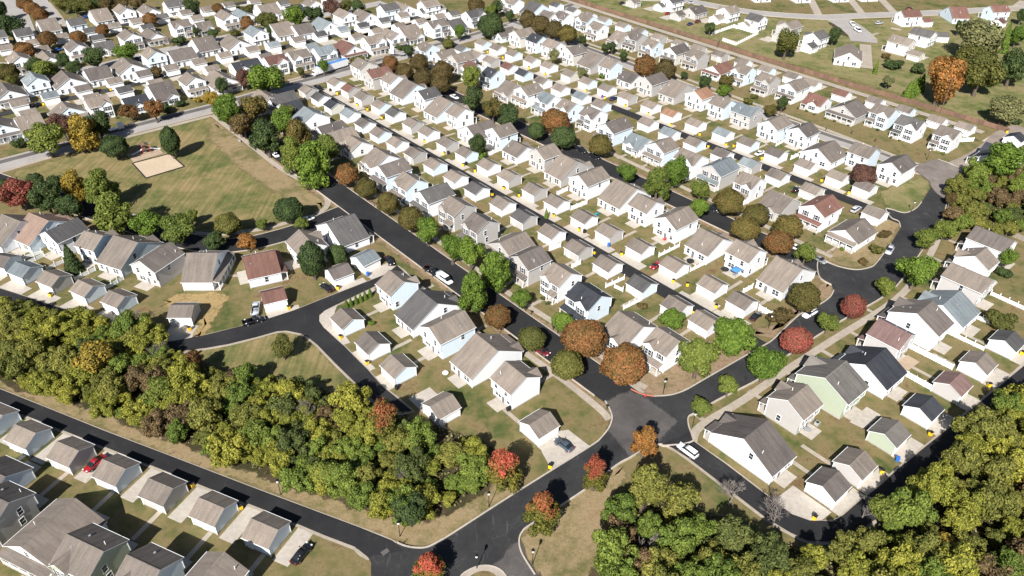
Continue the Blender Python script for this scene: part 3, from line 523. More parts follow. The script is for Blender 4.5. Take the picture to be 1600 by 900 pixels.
[182.15,365.08,2.35,3.29,0,"brown","bush","brown bush behind the long wooden fence"],
[279.67,424.93,3.0,7.68,2.15,"dark","loose","rightmost dark green tree behind the long wooden fence"],
[202.45,285.37,2.34,3.27,0,"dark","bush","rightmost dark green bush behind the long wooden fence"],
[168.55,234.41,7.02,12.85,2.2,"green","loose","big bright green tree in the right edge thicket"],
[118.82,228.99,4.14,6.69,1.87,"maroon","round","maroon rounded tree along the second alley"],
[142.95,216.09,1.82,4.33,1.21,"brown","loose","brown tree along the curving right road"],
[131.62,195.53,3.84,6.2,1.74,"lime","loose","rightmost yellow-green tree along the curving right road"],
[-165.15,242.87,6.06,12.52,2.2,"lime","loose","big yellow-green tree along the street above the park"],
[-154.9,248.75,5.79,12.5,2.2,"gold","ovate","big golden tall tree along the street above the park"],
[-166.73,256.64,4.86,9.23,2.2,"maroon","loose","big maroon tree along the street above the park"],
[-154.04,257.85,5.05,9.6,2.2,"dark","loose","big dark green tree along the street above the park"],
[-181.48,251.04,2.89,4.05,0,"dark","bush","leftmost dark green bush along the street above the park"],
[-141.27,241.95,4.46,7.2,2.02,"dark","round","big dark green rounded tree round the park lawn"],
[-121.76,243.53,3.18,10.4,2.2,"dark","oval","dark green oval tree round the park lawn"],
[-155.14,205.22,5.36,9.73,2.2,"red","loose","big red tree along the park road"],
[-144.55,202.09,4.54,10.79,2.2,"dark","loose","leftmost big dark green tree along the park road"],
[-156.01,216.89,3.07,5.83,1.63,"dark","loose","second dark green tree from the left along the park road"],
[-148.16,214.19,3.94,6.61,1.85,"dark","loose","second dark green tree from the right along the park road"],
[-138.96,209.18,4.12,10.57,2.2,"gold","ovate","golden tall tree along the park road"],
[-129.23,206.49,5.83,11.93,2.2,"lime","ovate","leftmost big yellow-green tall tree along the park road"],
[-136.54,199.64,4.38,7.07,1.98,"dark","loose","rightmost big dark green tree along the park road"],
[-117.42,190.9,5.89,12.78,2.2,"lime","ovate","rightmost big yellow-green tall tree along the park road"],
[-107.77,188.93,4.45,8.45,2.2,"green","loose","big bright green tree along the park road"],
[-97.95,186.55,5.14,9.01,2.2,"lime","loose","big yellow-green tree along the park road"],
[-98.77,197.34,2.61,4.96,1.39,"lime","loose","leftmost yellow-green tree along the park road"],
[-164.83,212.67,2.38,6.1,1.71,"dark","loose","leftmost dark green tree along the park road"],
[-85.2,191.06,3.88,6.27,1.76,"olive","round","olive rounded tree along the park road"],
[-76.22,195.14,2.11,3.64,1.02,"lime","loose","second yellow-green tree from the left along the park road"],
[-68.89,199.42,4.32,6.97,1.95,"dark","round","big dark green rounded tree along the park road"],
[-64.29,195.06,2.46,3.97,1.11,"lime","loose","rightmost yellow-green tree along the park road"],
[-86.84,183.0,3.4,5.49,1.54,"dark","loose","rightmost dark green tree along the park road"],
[-76.98,182.82,2.97,5.29,1.48,"orange","loose","orange tree along the park road"],
[-54.92,169.54,3.51,10.58,2.2,"dark","oval","dark green oval tree among the left houses"],
[-49.44,176.0,2.8,5.66,1.58,"dark","round","dark green rounded tree among the left houses"],
[-109.02,267.73,5.18,11.31,2.2,"green","loose","second big bright green tree from the left along the broad park street"],
[-101.36,261.07,5.0,9.5,2.2,"brown","loose","big brown tree along the broad park street"],
[-88.08,245.46,5.98,13.62,2.2,"dark","loose","big dark green tree along the broad park street"],
[-86.93,261.8,4.46,10.35,2.2,"green","loose","rightmost big bright green tree along the broad park street"],
[-78.05,249.62,5.01,12.7,2.2,"rustolive","loose","rightmost big rust-and-olive tree along the broad park street"],
[-76.18,233.46,4.51,11.57,2.2,"lime","ovate","big yellow-green tall tree along the broad park street"],
[-66.45,223.44,6.56,14.97,2.2,"green","ovate","leftmost big bright green tall tree along the broad park street"],
[-65.28,238.86,4.54,11.65,2.2,"lime","loose","big yellow-green tree along the broad park street"],
[-122.73,288.71,3.54,6.73,1.88,"gold","loose","golden tree along the street above the park"],
[-113.78,281.13,5.35,9.15,2.2,"green","loose","leftmost big bright green tree along the broad park street"],
[-100.94,275.44,5.74,9.91,2.2,"rustolive","loose","leftmost big rust-and-olive tree along the broad park street"],
[-89.8,275.35,3.56,6.76,1.89,"lime","loose","yellow-green tree in the upper left block"],
[-103.57,302.1,7.96,12.85,2.2,"green","loose","big bright green tree along the street above the park"],
[-115.66,310.45,3.74,7.65,2.14,"maroon","loose","maroon tree along the street above the park"],
[-122.8,301.92,2.83,7.25,2.03,"dark","loose","leftmost dark green tree along the street above the park"],
[-86.36,329.9,2.34,6.0,1.68,"green","loose","bright green tree along the street above the park"],
[-96.07,326.4,2.02,4.39,1.23,"olive","loose","olive tree along the street above the park"],
[-143.53,383.99,3.85,7.98,2.2,"bare","bare","rightmost leafless grey tree in the upper left block"],
[-137.72,388.16,3.15,7.32,2.05,"rust","round","rightmost rust-orange rounded tree in the upper left block"],
[-144.24,384.63,3.05,4.28,0,"olive","bush","leftmost olive bush in the upper left block"],
[-127.86,391.23,5.65,9.4,2.2,"olive","loose","rightmost big olive tree in the upper left block"],
[-115.14,396.23,5.7,10.83,2.2,"green","loose","rightmost big bright green tree in the upper left block"],
[-107.33,405.22,5.37,8.68,2.2,"dark","loose","second big dark green tree from the right in the upper left block"],
[-101.41,420.83,4.79,8.41,2.2,"maroon","loose","big maroon tree in the upper left block"],
[-87.5,423.17,4.4,7.67,2.15,"dark","loose","rightmost big dark green tree in the upper left block"],
[-94.22,424.8,3.68,6.99,1.96,"olive","loose","rightmost olive tree in the upper left block"],
[-124.83,381.16,2.37,6.08,1.7,"dark","loose","rightmost dark green tree in the upper left block"],
[-151.02,374.23,2.72,5.82,1.63,"dark","loose","second dark green tree from the right in the upper left block"],
[-149.95,427.27,3.73,5.22,0,"olive","bush","rightmost olive bush in the upper left block"],
[-164.39,422.1,3.01,4.87,1.36,"rust","round","second rust-orange rounded tree from the right in the upper left block"],
[-74.12,345.55,3.56,4.98,0,"olive","bush","olive bush along the street above the park"],
[-57.16,366.78,2.78,3.89,0,"dark","bush","rightmost dark green bush along the street above the park"],
[-51.38,354.23,3.35,5.4,1.51,"dark","loose","rightmost dark green tree along the street above the park"],
[-225.42,359.63,4.31,6.96,1.95,"rust","round","rightmost big rust-orange rounded tree in the upper left block"],
[-212.83,363.86,3.91,6.31,1.77,"rust","round","fourth rust-orange rounded tree from the left in the upper left block"],
[-208.24,379.23,3.26,5.26,1.47,"rust","round","fourth rust-orange rounded tree from the right in the upper left block"],
[-191.41,397.02,3.7,5.97,1.67,"rust","round","third rust-orange rounded tree from the right in the upper left block"],
[-226.68,341.61,4.53,7.32,2.05,"rust","round","leftmost big rust-orange rounded tree in the upper left block"],
[-188.83,330.85,5.26,9.37,2.2,"dark","loose","third big dark green tree from the left in the upper left block"],
[-204.06,317.8,5.2,8.65,2.2,"lime","loose","big yellow-green tree in the upper left block"],
[-210.44,320.15,4.93,7.96,2.2,"dark","loose","second big dark green tree from the left in the upper left block"],
[-203.86,331.16,3.64,6.92,1.94,"dark","loose","second dark green tree from the left in the upper left block"],
[-196.21,324.56,3.87,6.24,1.75,"dark","loose","third dark green tree from the left in the upper left block"],
[-179.02,340.53,5.29,8.55,2.2,"green","loose","leftmost big bright green tree in the upper left block"],
[-218.79,312.79,4.57,7.45,2.08,"rustolive","round","big rust-and-olive rounded tree in the upper left block"],
[-216.3,310.06,3.19,5.15,1.44,"olive","loose","leftmost olive tree in the upper left block"],
[-180.63,364.47,4.14,6.68,1.87,"bare","bare","leftmost leafless grey tree in the upper left block"],
[-169.4,365.24,5.17,8.35,2.2,"bare","bare","big leafless grey tree in the upper left block"],
[-165.68,368.11,4.37,6.12,0,"dark","bush","big dark green bush in the upper left block"],
[-159.08,323.17,2.74,4.63,1.3,"brown","loose","brown tree in the upper left block"],
[-162.12,381.5,1.73,4.44,1.24,"dark","loose","small dark green tree in the upper left block"],
[-140.15,274.73,3.79,8.23,2.2,"rust","loose","rightmost rust-orange tree along the street above the park"],
[-149.79,274.45,3.8,6.71,1.88,"rust","loose","leftmost rust-orange tree along the street above the park"],
[-140.3,285.17,2.96,4.14,0,"dark","bush","second dark green bush from the left along the street above the park"],
[-137.37,290.92,2.44,3.42,0,"dark","bush","second dark green bush from the right along the street above the park"],
[-131.99,296.24,1.91,2.67,0,"gold","bush","golden bush along the street above the park"],
[-249.77,372.01,7.34,11.86,2.2,"dark","loose","leftmost big dark green tree in the upper left block"],
[-269.76,421.1,4.19,6.76,1.89,"rust","round","leftmost rust-orange rounded tree in the upper left block"],
[-260.13,410.82,4.07,6.57,1.84,"rust","round","second rust-orange rounded tree from the left in the upper left block"],
[-250.89,400.94,3.96,6.4,1.79,"rust","round","third rust-orange rounded tree from the left in the upper left block"],
[-273.15,404.68,3.73,9.46,2.2,"dark","loose","leftmost dark green tree in the upper left block"],
[-247.95,418.83,4.93,7.97,2.2,"olive","loose","leftmost big olive tree in the upper left block"],
[-239.24,414.5,4.85,7.84,2.19,"olive","loose","second big olive tree from the left in the upper left block"],
[-232.56,415.0,4.82,7.79,2.18,"olive","loose","second big olive tree from the right in the upper left block"],
[-229.03,420.14,4.85,7.83,2.19,"dark","loose","third big dark green tree from the right in the upper left block"],
[-222.56,418.16,4.8,7.76,2.17,"brown","loose","leftmost big brown tree in the upper left block"],
[-216.68,422.28,4.81,7.77,2.18,"brown","loose","second big brown tree from the left in the upper left block"],
[-208.16,422.91,4.78,7.72,2.16,"brown","loose","rightmost big brown tree in the upper left block"],
[-177.76,419.36,4.23,7.31,2.05,"dark","loose","third dark green tree from the right in the upper left block"],
[-123.01,172.18,2.74,9.08,0,"dark","conifer","dark green conifer among the left houses"],
[34.58,158.47,1.58,2.22,0,"brown","bush","small brown bush among the central houses"],
[40.45,148.59,3.43,5.93,1.66,"green","loose","bright green tree among the central houses"],
[-36.02,149.98,0.92,1.28,0,"green","bush","small bright green bush among the left houses"],
[-43.61,156.79,0.72,3.11,0,"green","conifer","leftmost small bright green conifer among the left houses"],
[-42.59,157.65,0.72,3.12,0,"green","conifer","second small bright green conifer from the left among the left houses"],
[-41.44,158.81,0.72,3.13,0,"green","conifer","third small bright green conifer from the left among the left houses"],
[-40.4,159.69,0.72,3.14,0,"green","conifer","third small bright green conifer from the right among the left houses"],
[-39.4,160.87,0.72,3.15,0,"green","conifer","second small bright green conifer from the right among the left houses"],
[-38.23,162.05,0.73,3.16,0,"green","conifer","rightmost small bright green conifer among the left houses"],
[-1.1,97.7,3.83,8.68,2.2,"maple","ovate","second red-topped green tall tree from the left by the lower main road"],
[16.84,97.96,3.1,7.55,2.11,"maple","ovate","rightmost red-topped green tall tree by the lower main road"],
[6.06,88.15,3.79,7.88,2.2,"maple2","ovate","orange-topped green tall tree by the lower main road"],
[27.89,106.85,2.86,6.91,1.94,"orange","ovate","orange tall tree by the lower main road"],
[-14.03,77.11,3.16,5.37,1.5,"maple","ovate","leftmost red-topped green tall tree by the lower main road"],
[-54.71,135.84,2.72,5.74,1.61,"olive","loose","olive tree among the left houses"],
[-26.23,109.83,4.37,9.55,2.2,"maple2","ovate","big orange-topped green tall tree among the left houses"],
[-53.0,108.08,3.66,6.44,1.8,"lime","loose","second yellow-green tree from the left by the alley below the left wood"],
[-73.76,128.87,3.21,6.39,1.79,"rust","loose","rust-orange tree by the alley below the left wood"],
[-62.15,125.76,2.64,4.74,1.33,"maroon","loose","maroon tree by the alley below the left wood"],
[31.15,88.66,2.04,3.42,0.96,"gold","loose","golden tree among the central houses"],
[35.68,87.88,1.69,3.66,1.03,"lime","loose","small yellow-green tree on the lower right alley"],
[26.87,97.93,2.48,4.72,1.32,"green","loose","bright green tree by the lower main road"],
[-18.49,88.78,3.1,6.57,1.84,"dark","loose","dark green tree by the lower main road"],
[-36.65,97.98,3.16,6.0,1.68,"lime","loose","rightmost yellow-green tree by the alley below the left wood"],
[-94.84,128.19,4.84,8.27,2.2,"gold","loose","big golden tree among the left houses"],
[-77.93,119.58,3.73,6.23,1.74,"lime","loose","leftmost yellow-green tree by the alley below the left wood"],
[78.56,81.62,3.94,6.36,1.78,"gold","loose","golden tree behind the right hand row"],
[70.98,89.84,3.3,6.27,1.76,"lime","loose","yellow-green tree behind the right hand row"],
[142.04,179.94,2.29,5.87,1.64,"green","loose","bright green tree behind the right hand row"],
[139.82,176.32,2.41,3.38,0,"dark","bush","dark green bush behind the right hand row"],
[126.73,152.96,4.05,5.67,0,"olive","bush","olive bush behind the right hand row"],
[10.56,205.27,0.75,4.14,0,"green","conifer","small bright green conifer along the straight black alley"]]
WOODS = [
[-49.23,103.42,2.69,5.44,0.91,"wy",0,"along the lower edge left of the middle"],
[-81.78,119.9,1.76,2.5,0.38,"wd",0,"along the lower edge at the far left"],
[-61.35,105.78,2.48,3.92,0.87,"wg",0,"along the lower edge left of the middle"],
[-20.77,92.57,2.89,6.23,0.37,"wg",0,"along the lower edge right of the middle"],
[-102.45,145.56,2.21,4.44,0.63,"wy",0,"along the upper edge at the far left"],
[-67.89,116.31,2.3,4.08,0.44,"wg",0,"deep inside, left of the middle"],
[-29.97,108.65,3.18,7.25,0.99,"wy",0,"deep inside, right of the middle"],
[-112.25,133.0,3.5,7.66,0.95,"wo",0,"deep inside, at the far left"],
[-120.17,142.34,3.01,5.14,1.15,"wo",0,"deep inside, at the far left"],
[-45.24,118.04,2.37,4.96,0.4,"wo",0,"along the upper edge left of the middle"],
[-103.13,129.33,3.28,7.47,0.75,"wo",0,"deep inside, at the far left"],
[-117.51,132.6,3.35,5.98,1.11,"wo",0,"deep inside, at the far left"],
[-51.36,112.48,2.64,5.97,0.33,"wy",0,"deep inside, left of the middle"],
[-30.93,100.84,3.02,4.26,0.3,"wg",0,"along the lower edge right of the middle"],
[-83.28,133.94,2.21,4.45,1.29,"wg",0,"along the upper edge at the far left"],
[-80.68,123.74,3.13,6.88,0.96,"wb",0,"deep inside, at the far left"],
[-7.1,100.44,3.57,5.59,0.83,"wg",0,"deep inside, at the right end"],
[-27.83,98.5,2.81,5.48,0.42,"wo",0,"along the lower edge right of the middle"],
[-22.68,106.24,2.9,6.49,0.75,"wo",0,"deep inside, right of the middle"],
[-23.39,109.98,3.51,6.2,1.02,"wd",0,"along the upper edge right of the middle"],
[-31.54,113.91,2.3,4.4,1.09,"wy",0,"along the upper edge right of the middle"],
[-78.73,131.84,2.33,4.36,1.18,"wy",0,"along the upper edge left of the middle"],
[-63.93,108.63,2.48,3.46,0.64,"wo",0,"along the lower edge left of the middle"],
[-69.48,126.6,2.27,3.58,1.1,"wo",0,"along the upper edge left of the middle"],
[-60.42,119.83,3.65,6.53,1.02,"wg",0,"deep inside, left of the middle"],
[-53.88,104.29,1.96,3.12,0.29,"wy",0,"along the lower edge left of the middle"],
[-23.07,98.91,2.15,3.45,0.26,"wo",0,"along the lower edge right of the middle"],
[-44.57,104.37,3.84,8.39,0.25,"wd",0,"along the lower edge left of the middle"],
[-15.41,101.32,1.82,2.84,1.22,"wy",0,"deep inside, at the right end"],
[-39.17,104.48,3.13,5.97,0.35,"wg",0,"deep inside, right of the middle"],
[-119.3,148.1,2.41,4.52,0.64,"wy",0,"along the upper edge at the far left"],
[-19.42,103.92,1.73,2.38,1.16,"wg",0,"deep inside, right of the middle"],
[-90.52,128.36,3.27,5.91,1.22,"wg",0,"deep inside, at the far left"],
[-70.44,113.21,3.72,6.99,0.46,"wb",0,"along the lower edge left of the middle"],
[-63.1,116.66,2.62,4.62,0.53,"wg",0,"deep inside, left of the middle"],
[-15.88,96.99,1.71,2.59,0.47,"wg",0,"along the lower edge at the right end"],
[-77.67,113.1,2.71,3.71,0.99,"wy",0,"along the lower edge at the far left"],
[-88.92,116.6,2.81,4.16,0.51,"wy",0,"along the lower edge at the far left"],
[-10.73,97.33,2.32,3.53,0.32,"wg",0,"along the lower edge at the right end"],
[-45.96,101.02,3.12,6.99,0.42,"wy",0,"along the lower edge left of the middle"],
[-108.15,141.92,3.5,5.28,0.72,"wy",0,"along the upper edge at the far left"],
[-100.36,141.09,2.36,4.07,1.1,"wg",0,"along the upper edge at the far left"],
[-123.29,147.86,3.14,4.28,0.86,"wy",0,"along the upper edge at the far left"],
[-97.79,125.73,3.46,6.58,0.97,"wy",0,"along the lower edge at the far left"],
[-85.06,124.88,2.75,5.73,0.93,"wb",0,"deep inside, at the far left"],
[-57.3,104.02,3.76,8.32,0.86,"wy",0,"along the lower edge left of the middle"],
[-91.79,124.21,2.69,5.99,0.89,"wo",0,"along the lower edge at the far left"],
[-65.24,112.72,3.84,7.83,0.83,"wo",0,"along the lower edge left of the middle"],
[-20.19,96.56,1.58,3.13,1.09,"wy",0,"along the lower edge right of the middle"],
[-92.57,119.48,1.82,3.41,0.91,"wy",0,"along the lower edge at the far left"],
[-60.17,125.22,3.15,6.63,1.06,"wg",0,"along the upper edge left of the middle"],
[-18.91,107.44,3.72,7.9,1.01,"wg",0,"along the upper edge at the right end"],
[-95.77,135.5,3.05,5.41,0.88,"wy",0,"along the upper edge at the far left"],
[-101.67,122.36,2.31,4.14,0.59,"wy",0,"along the lower edge at the far left"],
[-55.66,123.09,3.61,5.13,0.26,"wy",0,"along the upper edge left of the middle"],
[-39.62,118.22,2.58,4.14,0.55,"wd",0,"along the upper edge right of the middle"],
[-25.15,102.63,2.43,3.95,0.5,"wo",0,"deep inside, right of the middle"],
[-27.9,93.3,2.94,5.98,0.64,"wg",0,"along the lower edge right of the middle"],
[-100.44,133.82,2.98,5.89,1.26,"wd",0,"deep inside, at the far left"],
[-42.16,115.37,1.67,3.41,0.48,"wy",0,"along the upper edge right of the middle"],
[-74.74,116.95,3.35,5.0,0.91,"wy",0,"along the lower edge left of the middle"],
[-96.38,140.42,2.16,4.7,0.94,"wg",0,"along the upper edge at the far left"],
[-114.59,147.09,3.14,4.41,1.22,"wo",0,"along the upper edge at the far left"],
[-29.41,104.73,2.67,4.39,0.32,"wg",0,"deep inside, right of the middle"],
[-112.9,141.6,3.55,8.08,0.76,"wy",0,"along the upper edge at the far left"],
[-48.97,119.65,3.48,7.25,0.81,"wy",0,"along the upper edge left of the middle"],
[-114.4,128.1,3.82,6.53,1.07,"wo",0,"along the lower edge at the far left"],
[-70.33,122.84,3.0,5.01,1.18,"wy",0,"deep inside, left of the middle"],
[-55.14,109.91,1.58,2.18,0.59,"wo",0,"deep inside, left of the middle"],
[-71.64,118.9,3.04,6.54,0.92,"wy",0,"deep inside, left of the middle"],
[-66.22,124.87,2.71,4.15,0.9,"wo",0,"along the upper edge left of the middle"],
[-84.75,115.67,1.52,2.79,0.28,"wg",0,"along the lower edge at the far left"],
[-35.14,118.03,3.89,8.31,0.26,"wy",0,"along the upper edge right of the middle"],
[-16.31,92.17,3.24,5.71,0.34,"wy",0,"along the lower edge at the right end"],
[-87.0,130.97,2.93,4.43,0.68,"wg",0,"deep inside, at the far left"],
[-105.82,126.59,2.64,4.24,0.35,"wo",0,"along the lower edge at the far left"],
[-108.26,130.85,3.42,5.37,0.84,"wo",0,"deep inside, at the far left"],
[-32.77,97.1,3.56,6.7,0.25,"wg",0,"along the lower edge right of the middle"],
[-39.36,100.41,3.47,4.83,0.22,"wd",0,"along the lower edge right of the middle"],
[-104.77,138.49,3.22,4.73,0.43,"wy",0,"along the upper edge at the far left"],
[-33.2,105.36,2.68,4.86,1.3,"wg",0,"deep inside, right of the middle"],
[-39.06,113.53,3.78,6.1,0.52,"wb",0,"along the upper edge right of the middle"],
[-27.43,113.36,3.22,7.41,0.91,"wg",0,"along the upper edge right of the middle"],
[-80.9,127.74,3.29,6.46,0.75,"wo",0,"deep inside, at the far left"],
[-86.45,120.13,2.15,3.08,0.39,"wy",0,"along the lower edge at the far left"],
[-55.27,117.46,2.6,5.27,0.29,"wy",0,"deep inside, left of the middle"],
[-91.4,139.01,3.51,6.07,0.59,"wo",0,"along the upper edge at the far left"],
[-80.84,115.34,3.27,5.46,0.53,"wy",0,"along the lower edge at the far left"],
[-36.43,108.3,2.8,4.62,0.39,"wo",0,"deep inside, right of the middle"],
[-111.05,136.68,1.74,3.66,0.94,"wy",0,"deep inside, at the far left"],
[-77.16,122.78,2.91,5.67,0.22,"wg",0,"deep inside, left of the middle"],
[-51.52,123.99,2.29,3.98,0.5,"wo",0,"along the upper edge left of the middle"],
[-59.46,115.26,2.21,4.0,0.98,"wg",0,"deep inside, left of the middle"],
[-126.98,146.8,3.26,6.37,0.71,"wo",0,"along the upper edge at the far left"],
[-85.58,137.8,2.74,5.92,1.0,"wy",0,"along the upper edge at the far left"],
[-108.78,146.44,3.83,6.15,0.62,"wy",0,"along the upper edge at the far left"],
[-109.53,124.44,2.34,4.76,0.24,"wy",0,"along the lower edge at the far left"],
[-11.43,104.0,3.21,5.4,0.7,"wo",0,"deep inside, at the right end"],
[-105.18,134.32,2.27,4.65,0.3,"wy",0,"deep inside, at the far left"],
[-115.55,136.93,3.69,6.39,0.37,"wy",0,"deep inside, at the far left"],
[-44.34,108.88,3.05,5.71,0.94,"wd",0,"deep inside, left of the middle"],
[-49.35,115.91,3.44,7.33,0.42,"wd",0,"deep inside, left of the middle"],
[-125.34,150.59,3.1,4.67,1.11,"wo",0,"along the upper edge at the far left"],
[-120.55,135.23,2.07,3.88,0.25,"wy",0,"deep inside, at the far left"],
[-66.74,119.65,2.45,3.99,0.69,"wy",0,"deep inside, left of the middle"],
[-60.87,111.04,1.56,3.15,0.86,"wy",0,"along the lower edge left of the middle"],
[-129.56,150.61,3.12,5.41,0.87,"wy",0,"along the upper edge at the far left"],
[-19.8,100.46,3.57,6.08,1.26,"wd",0,"deep inside, right of the middle"],
[-23.55,95.09,3.2,4.38,0.43,"wy",0,"along the lower edge right of the middle"],
[-110.92,128.57,1.61,2.9,0.97,"wo",0,"along the lower edge at the far left"],
[-75.51,127.0,3.25,6.6,0.22,"wy",0,"along the upper edge left of the middle"],
[-11.63,93.33,1.76,2.79,1.02,"wy",0,"along the lower edge at the right end"],
[-94.87,130.51,2.41,5.22,0.22,"wo",0,"deep inside, at the far left"],
[-92.88,133.63,3.22,5.05,1.23,"wo",0,"deep inside, at the far left"],
[-123.48,140.08,1.73,2.98,0.91,"wy",0,"deep inside, at the far left"],
[-69.86,109.18,2.58,5.88,0.73,"wg",0,"along the lower edge left of the middle"],
[-96.16,144.39,2.73,6.13,0.64,"wd",0,"along the upper edge at the far left"],
[-41.77,97.86,3.86,5.94,0.37,"wg",0,"along the lower edge left of the middle"],
[-40.62,108.53,3.47,6.96,0.36,"wy",0,"deep inside, right of the middle"],
[-116.77,144.54,2.45,4.34,0.21,"wy",0,"along the upper edge at the far left"],
[-26.15,107.31,2.9,4.16,0.21,"wg",0,"deep inside, right of the middle"],
[-116.96,140.84,3.09,6.71,1.29,"wy",0,"deep inside, at the far left"],
[-33.16,110.16,1.71,3.52,1.03,"wo",0,"along the upper edge right of the middle"],
[-95.64,122.44,1.73,2.87,0.25,"wo",0,"along the lower edge at the far left"],
[-98.69,120.57,2.3,3.83,0.88,"wy",0,"along the lower edge at the far left"],
[-93.36,142.03,3.67,7.93,1.03,"wg",0,"along the upper edge at the far left"],
[-88.55,135.83,3.25,6.92,1.14,"wy",0,"along the upper edge at the far left"],
[-104.69,141.95,2.35,3.65,0.89,"wy",0,"along the upper edge at the far left"],
[-57.49,107.41,2.49,3.74,1.16,"wy",0,"along the lower edge left of the middle"],
[-7.35,96.98,2.28,3.71,1.2,"wg",0,"deep inside, at the right end"],
[-55.72,114.01,3.72,5.54,0.87,"wo",0,"deep inside, left of the middle"],
[-36.59,96.91,2.98,6.04,0.73,"wy",0,"along the lower edge right of the middle"],
[-48.47,106.75,2.92,6.7,1.09,"wg",0,"along the lower edge left of the middle"],
[-7.4,105.23,3.26,4.65,1.06,"wy",0,"along the upper edge at the right end"],
[-45.97,113.45,3.21,4.78,1.15,"wy",0,"deep inside, left of the middle"],
[-16.28,105.37,2.34,3.81,0.31,"wg",0,"deep inside, at the right end"],
[-89.51,121.55,3.38,6.51,0.43,"wo",0,"along the lower edge at the far left"],
[-84.29,128.45,2.33,4.68,0.57,"wy",0,"deep inside, at the far left"],
[-35.43,113.03,3.18,5.81,1.04,"wy",0,"along the upper edge right of the middle"],
[-105.19,122.9,2.87,5.37,0.97,"wy",0,"along the lower edge at the far left"],
[-46.14,121.54,3.34,5.58,0.69,"wd",0,"along the upper edge left of the middle"],
[-99.69,128.89,3.73,7.4,0.65,"wo",0,"deep inside, at the far left"],
[-99.61,137.61,2.21,4.59,1.07,"wg",0,"along the upper edge at the far left"],
[-36.33,101.87,3.22,5.38,0.32,"wy",0,"along the lower edge right of the middle"],
[-88.29,140.39,3.14,7.0,1.11,"wy",0,"along the upper edge at the far left"],
[-63.64,120.96,3.39,6.54,0.85,"wo",0,"deep inside, left of the middle"],
[-24.48,91.48,2.67,6.01,0.25,"wy",0,"along the lower edge right of the middle"],
[-74.96,110.99,3.07,6.17,0.91,"wb",0,"along the lower edge at the far left"],
[-73.53,123.86,3.84,8.52,0.76,"wy",0,"deep inside, left of the middle"],
[-52.31,119.05,2.23,3.31,0.55,"wo",0,"along the upper edge left of the middle"],
[-51.73,107.86,2.23,5.07,0.89,"wg",0,"along the lower edge left of the middle"],
[-78.22,118.69,3.52,4.85,0.58,"wg",0,"along the lower edge at the far left"],
[-119.79,138.73,3.12,6.48,1.16,"wo",0,"deep inside, at the far left"],
[-124.28,144.29,2.76,6.13,0.74,"wo",0,"along the upper edge at the far left"],
[-19.15,89.54,3.07,6.47,0.48,"wg",0,"along the lower edge right of the middle"],
[67.31,73.87,3.67,7.83,1.51,"wy",1,"by the lower frame, right half"],
[103.36,109.03,2.96,7.96,1.39,"wo",1,"by the alley, right end"],
[18.03,71.44,2.43,5.03,0.88,"wg",1,"by the lower frame, left end"],
[26.97,72.09,3.74,8.47,2.04,"wo",1,"by the lower frame, left end"],
[91.71,102.27,3.39,7.16,2.17,"wo",1,"by the alley, right end"],
[114.7,120.7,3.99,8.76,0.86,"wy",1,"by the alley, right end"],
[96.0,98.42,3.62,8.33,2.56,"wo",1,"deep inside, right end"],
[19.7,75.52,3.58,8.9,1.35,"wg",1,"by the lower frame, left end"],
[39.78,83.12,3.88,7.9,1.66,"wd",1,"deep inside, left half"],
[99.37,86.65,3.37,6.84,2.56,"wy",1,"deep inside, right end"],
[26.47,86.58,2.42,5.35,1.34,"wg",1,"deep inside, left end"],
[35.55,78.32,2.98,7.97,1.65,"wo",1,"by the lower frame, left half"],
[40.27,75.58,3.19,8.12,2.22,"wo",1,"by the lower frame, left half"],
[83.9,87.95,3.09,6.58,2.55,"wy",1,"deep inside, right end"],
[57.91,72.86,1.74,3.86,1.33,"wd",1,"by the lower frame, middle"],
[27.25,77.07,3.79,7.95,0.98,"wo",1,"by the lower frame, left end"],
[25.99,93.42,3.67,9.72,2.4,"wo",1,"by the alley, left end"],
[71.51,87.16,1.98,4.37,1.89,"wg",1,"by the alley, right half"],
[21.21,89.51,3.55,6.82,1.79,"wg",1,"deep inside, left end"],
[91.61,72.73,3.33,7.43,0.81,"wo",1,"by the lower frame, right end"],
[88.39,95.49,2.54,5.07,2.03,"wo",1,"deep inside, right end"],
[112.86,112.16,4.05,8.9,2.35,"wy",1,"deep inside, right end"],
[86.69,72.66,2.66,5.42,2.08,"wo",1,"by the lower frame, right end"],
[32.67,90.98,3.6,8.46,1.22,"wo",1,"by the alley, left half"],
[101.05,100.47,3.91,8.85,1.77,"wy",1,"deep inside, right end"],
[83.2,82.49,2.74,5.6,1.77,"wo",1,"by the lower frame, right end"],
[100.17,105.91,3.68,8.22,2.05,"wy",1,"deep inside, right end"],
[97.03,93.19,3.01,6.7,0.91,"wo",1,"deep inside, right end"],
[45.73,79.32,3.73,7.62,2.45,"wd",1,"by the lower frame, left half"],
[65.48,82.72,3.29,7.38,0.85,"wo",1,"by the lower frame, right half"],
[92.0,80.89,3.22,7.21,0.8,"wb",1,"by the lower frame, right end"],
[94.56,106.81,3.21,6.72,1.72,"wy",1,"by the alley, right end"],
[80.93,94.25,3.62,9.66,2.52,"wy",1,"by the alley, right half"],
[19.72,84.49,3.12,6.92,1.45,"wb",1,"deep inside, left end"],
[51.07,76.06,3.0,6.42,2.34,"wo",1,"by the lower frame, middle"],
[103.23,94.36,4.12,10.11,1.09,"wb",1,"deep inside, right end"],
[54.11,79.88,2.53,5.92,2.24,"wy",1,"by the alley, middle"],
[61.45,76.67,3.65,8.33,1.65,"wy",1,"by the lower frame, right half"],
[108.36,115.04,2.42,5.47,1.63,"wy",1,"by the alley, right end"],
[77.89,77.21,3.96,10.47,1.21,"wy",1,"by the lower frame, right end"],
[71.7,71.63,2.64,6.53,1.56,"wo",1,"by the lower frame, right half"],
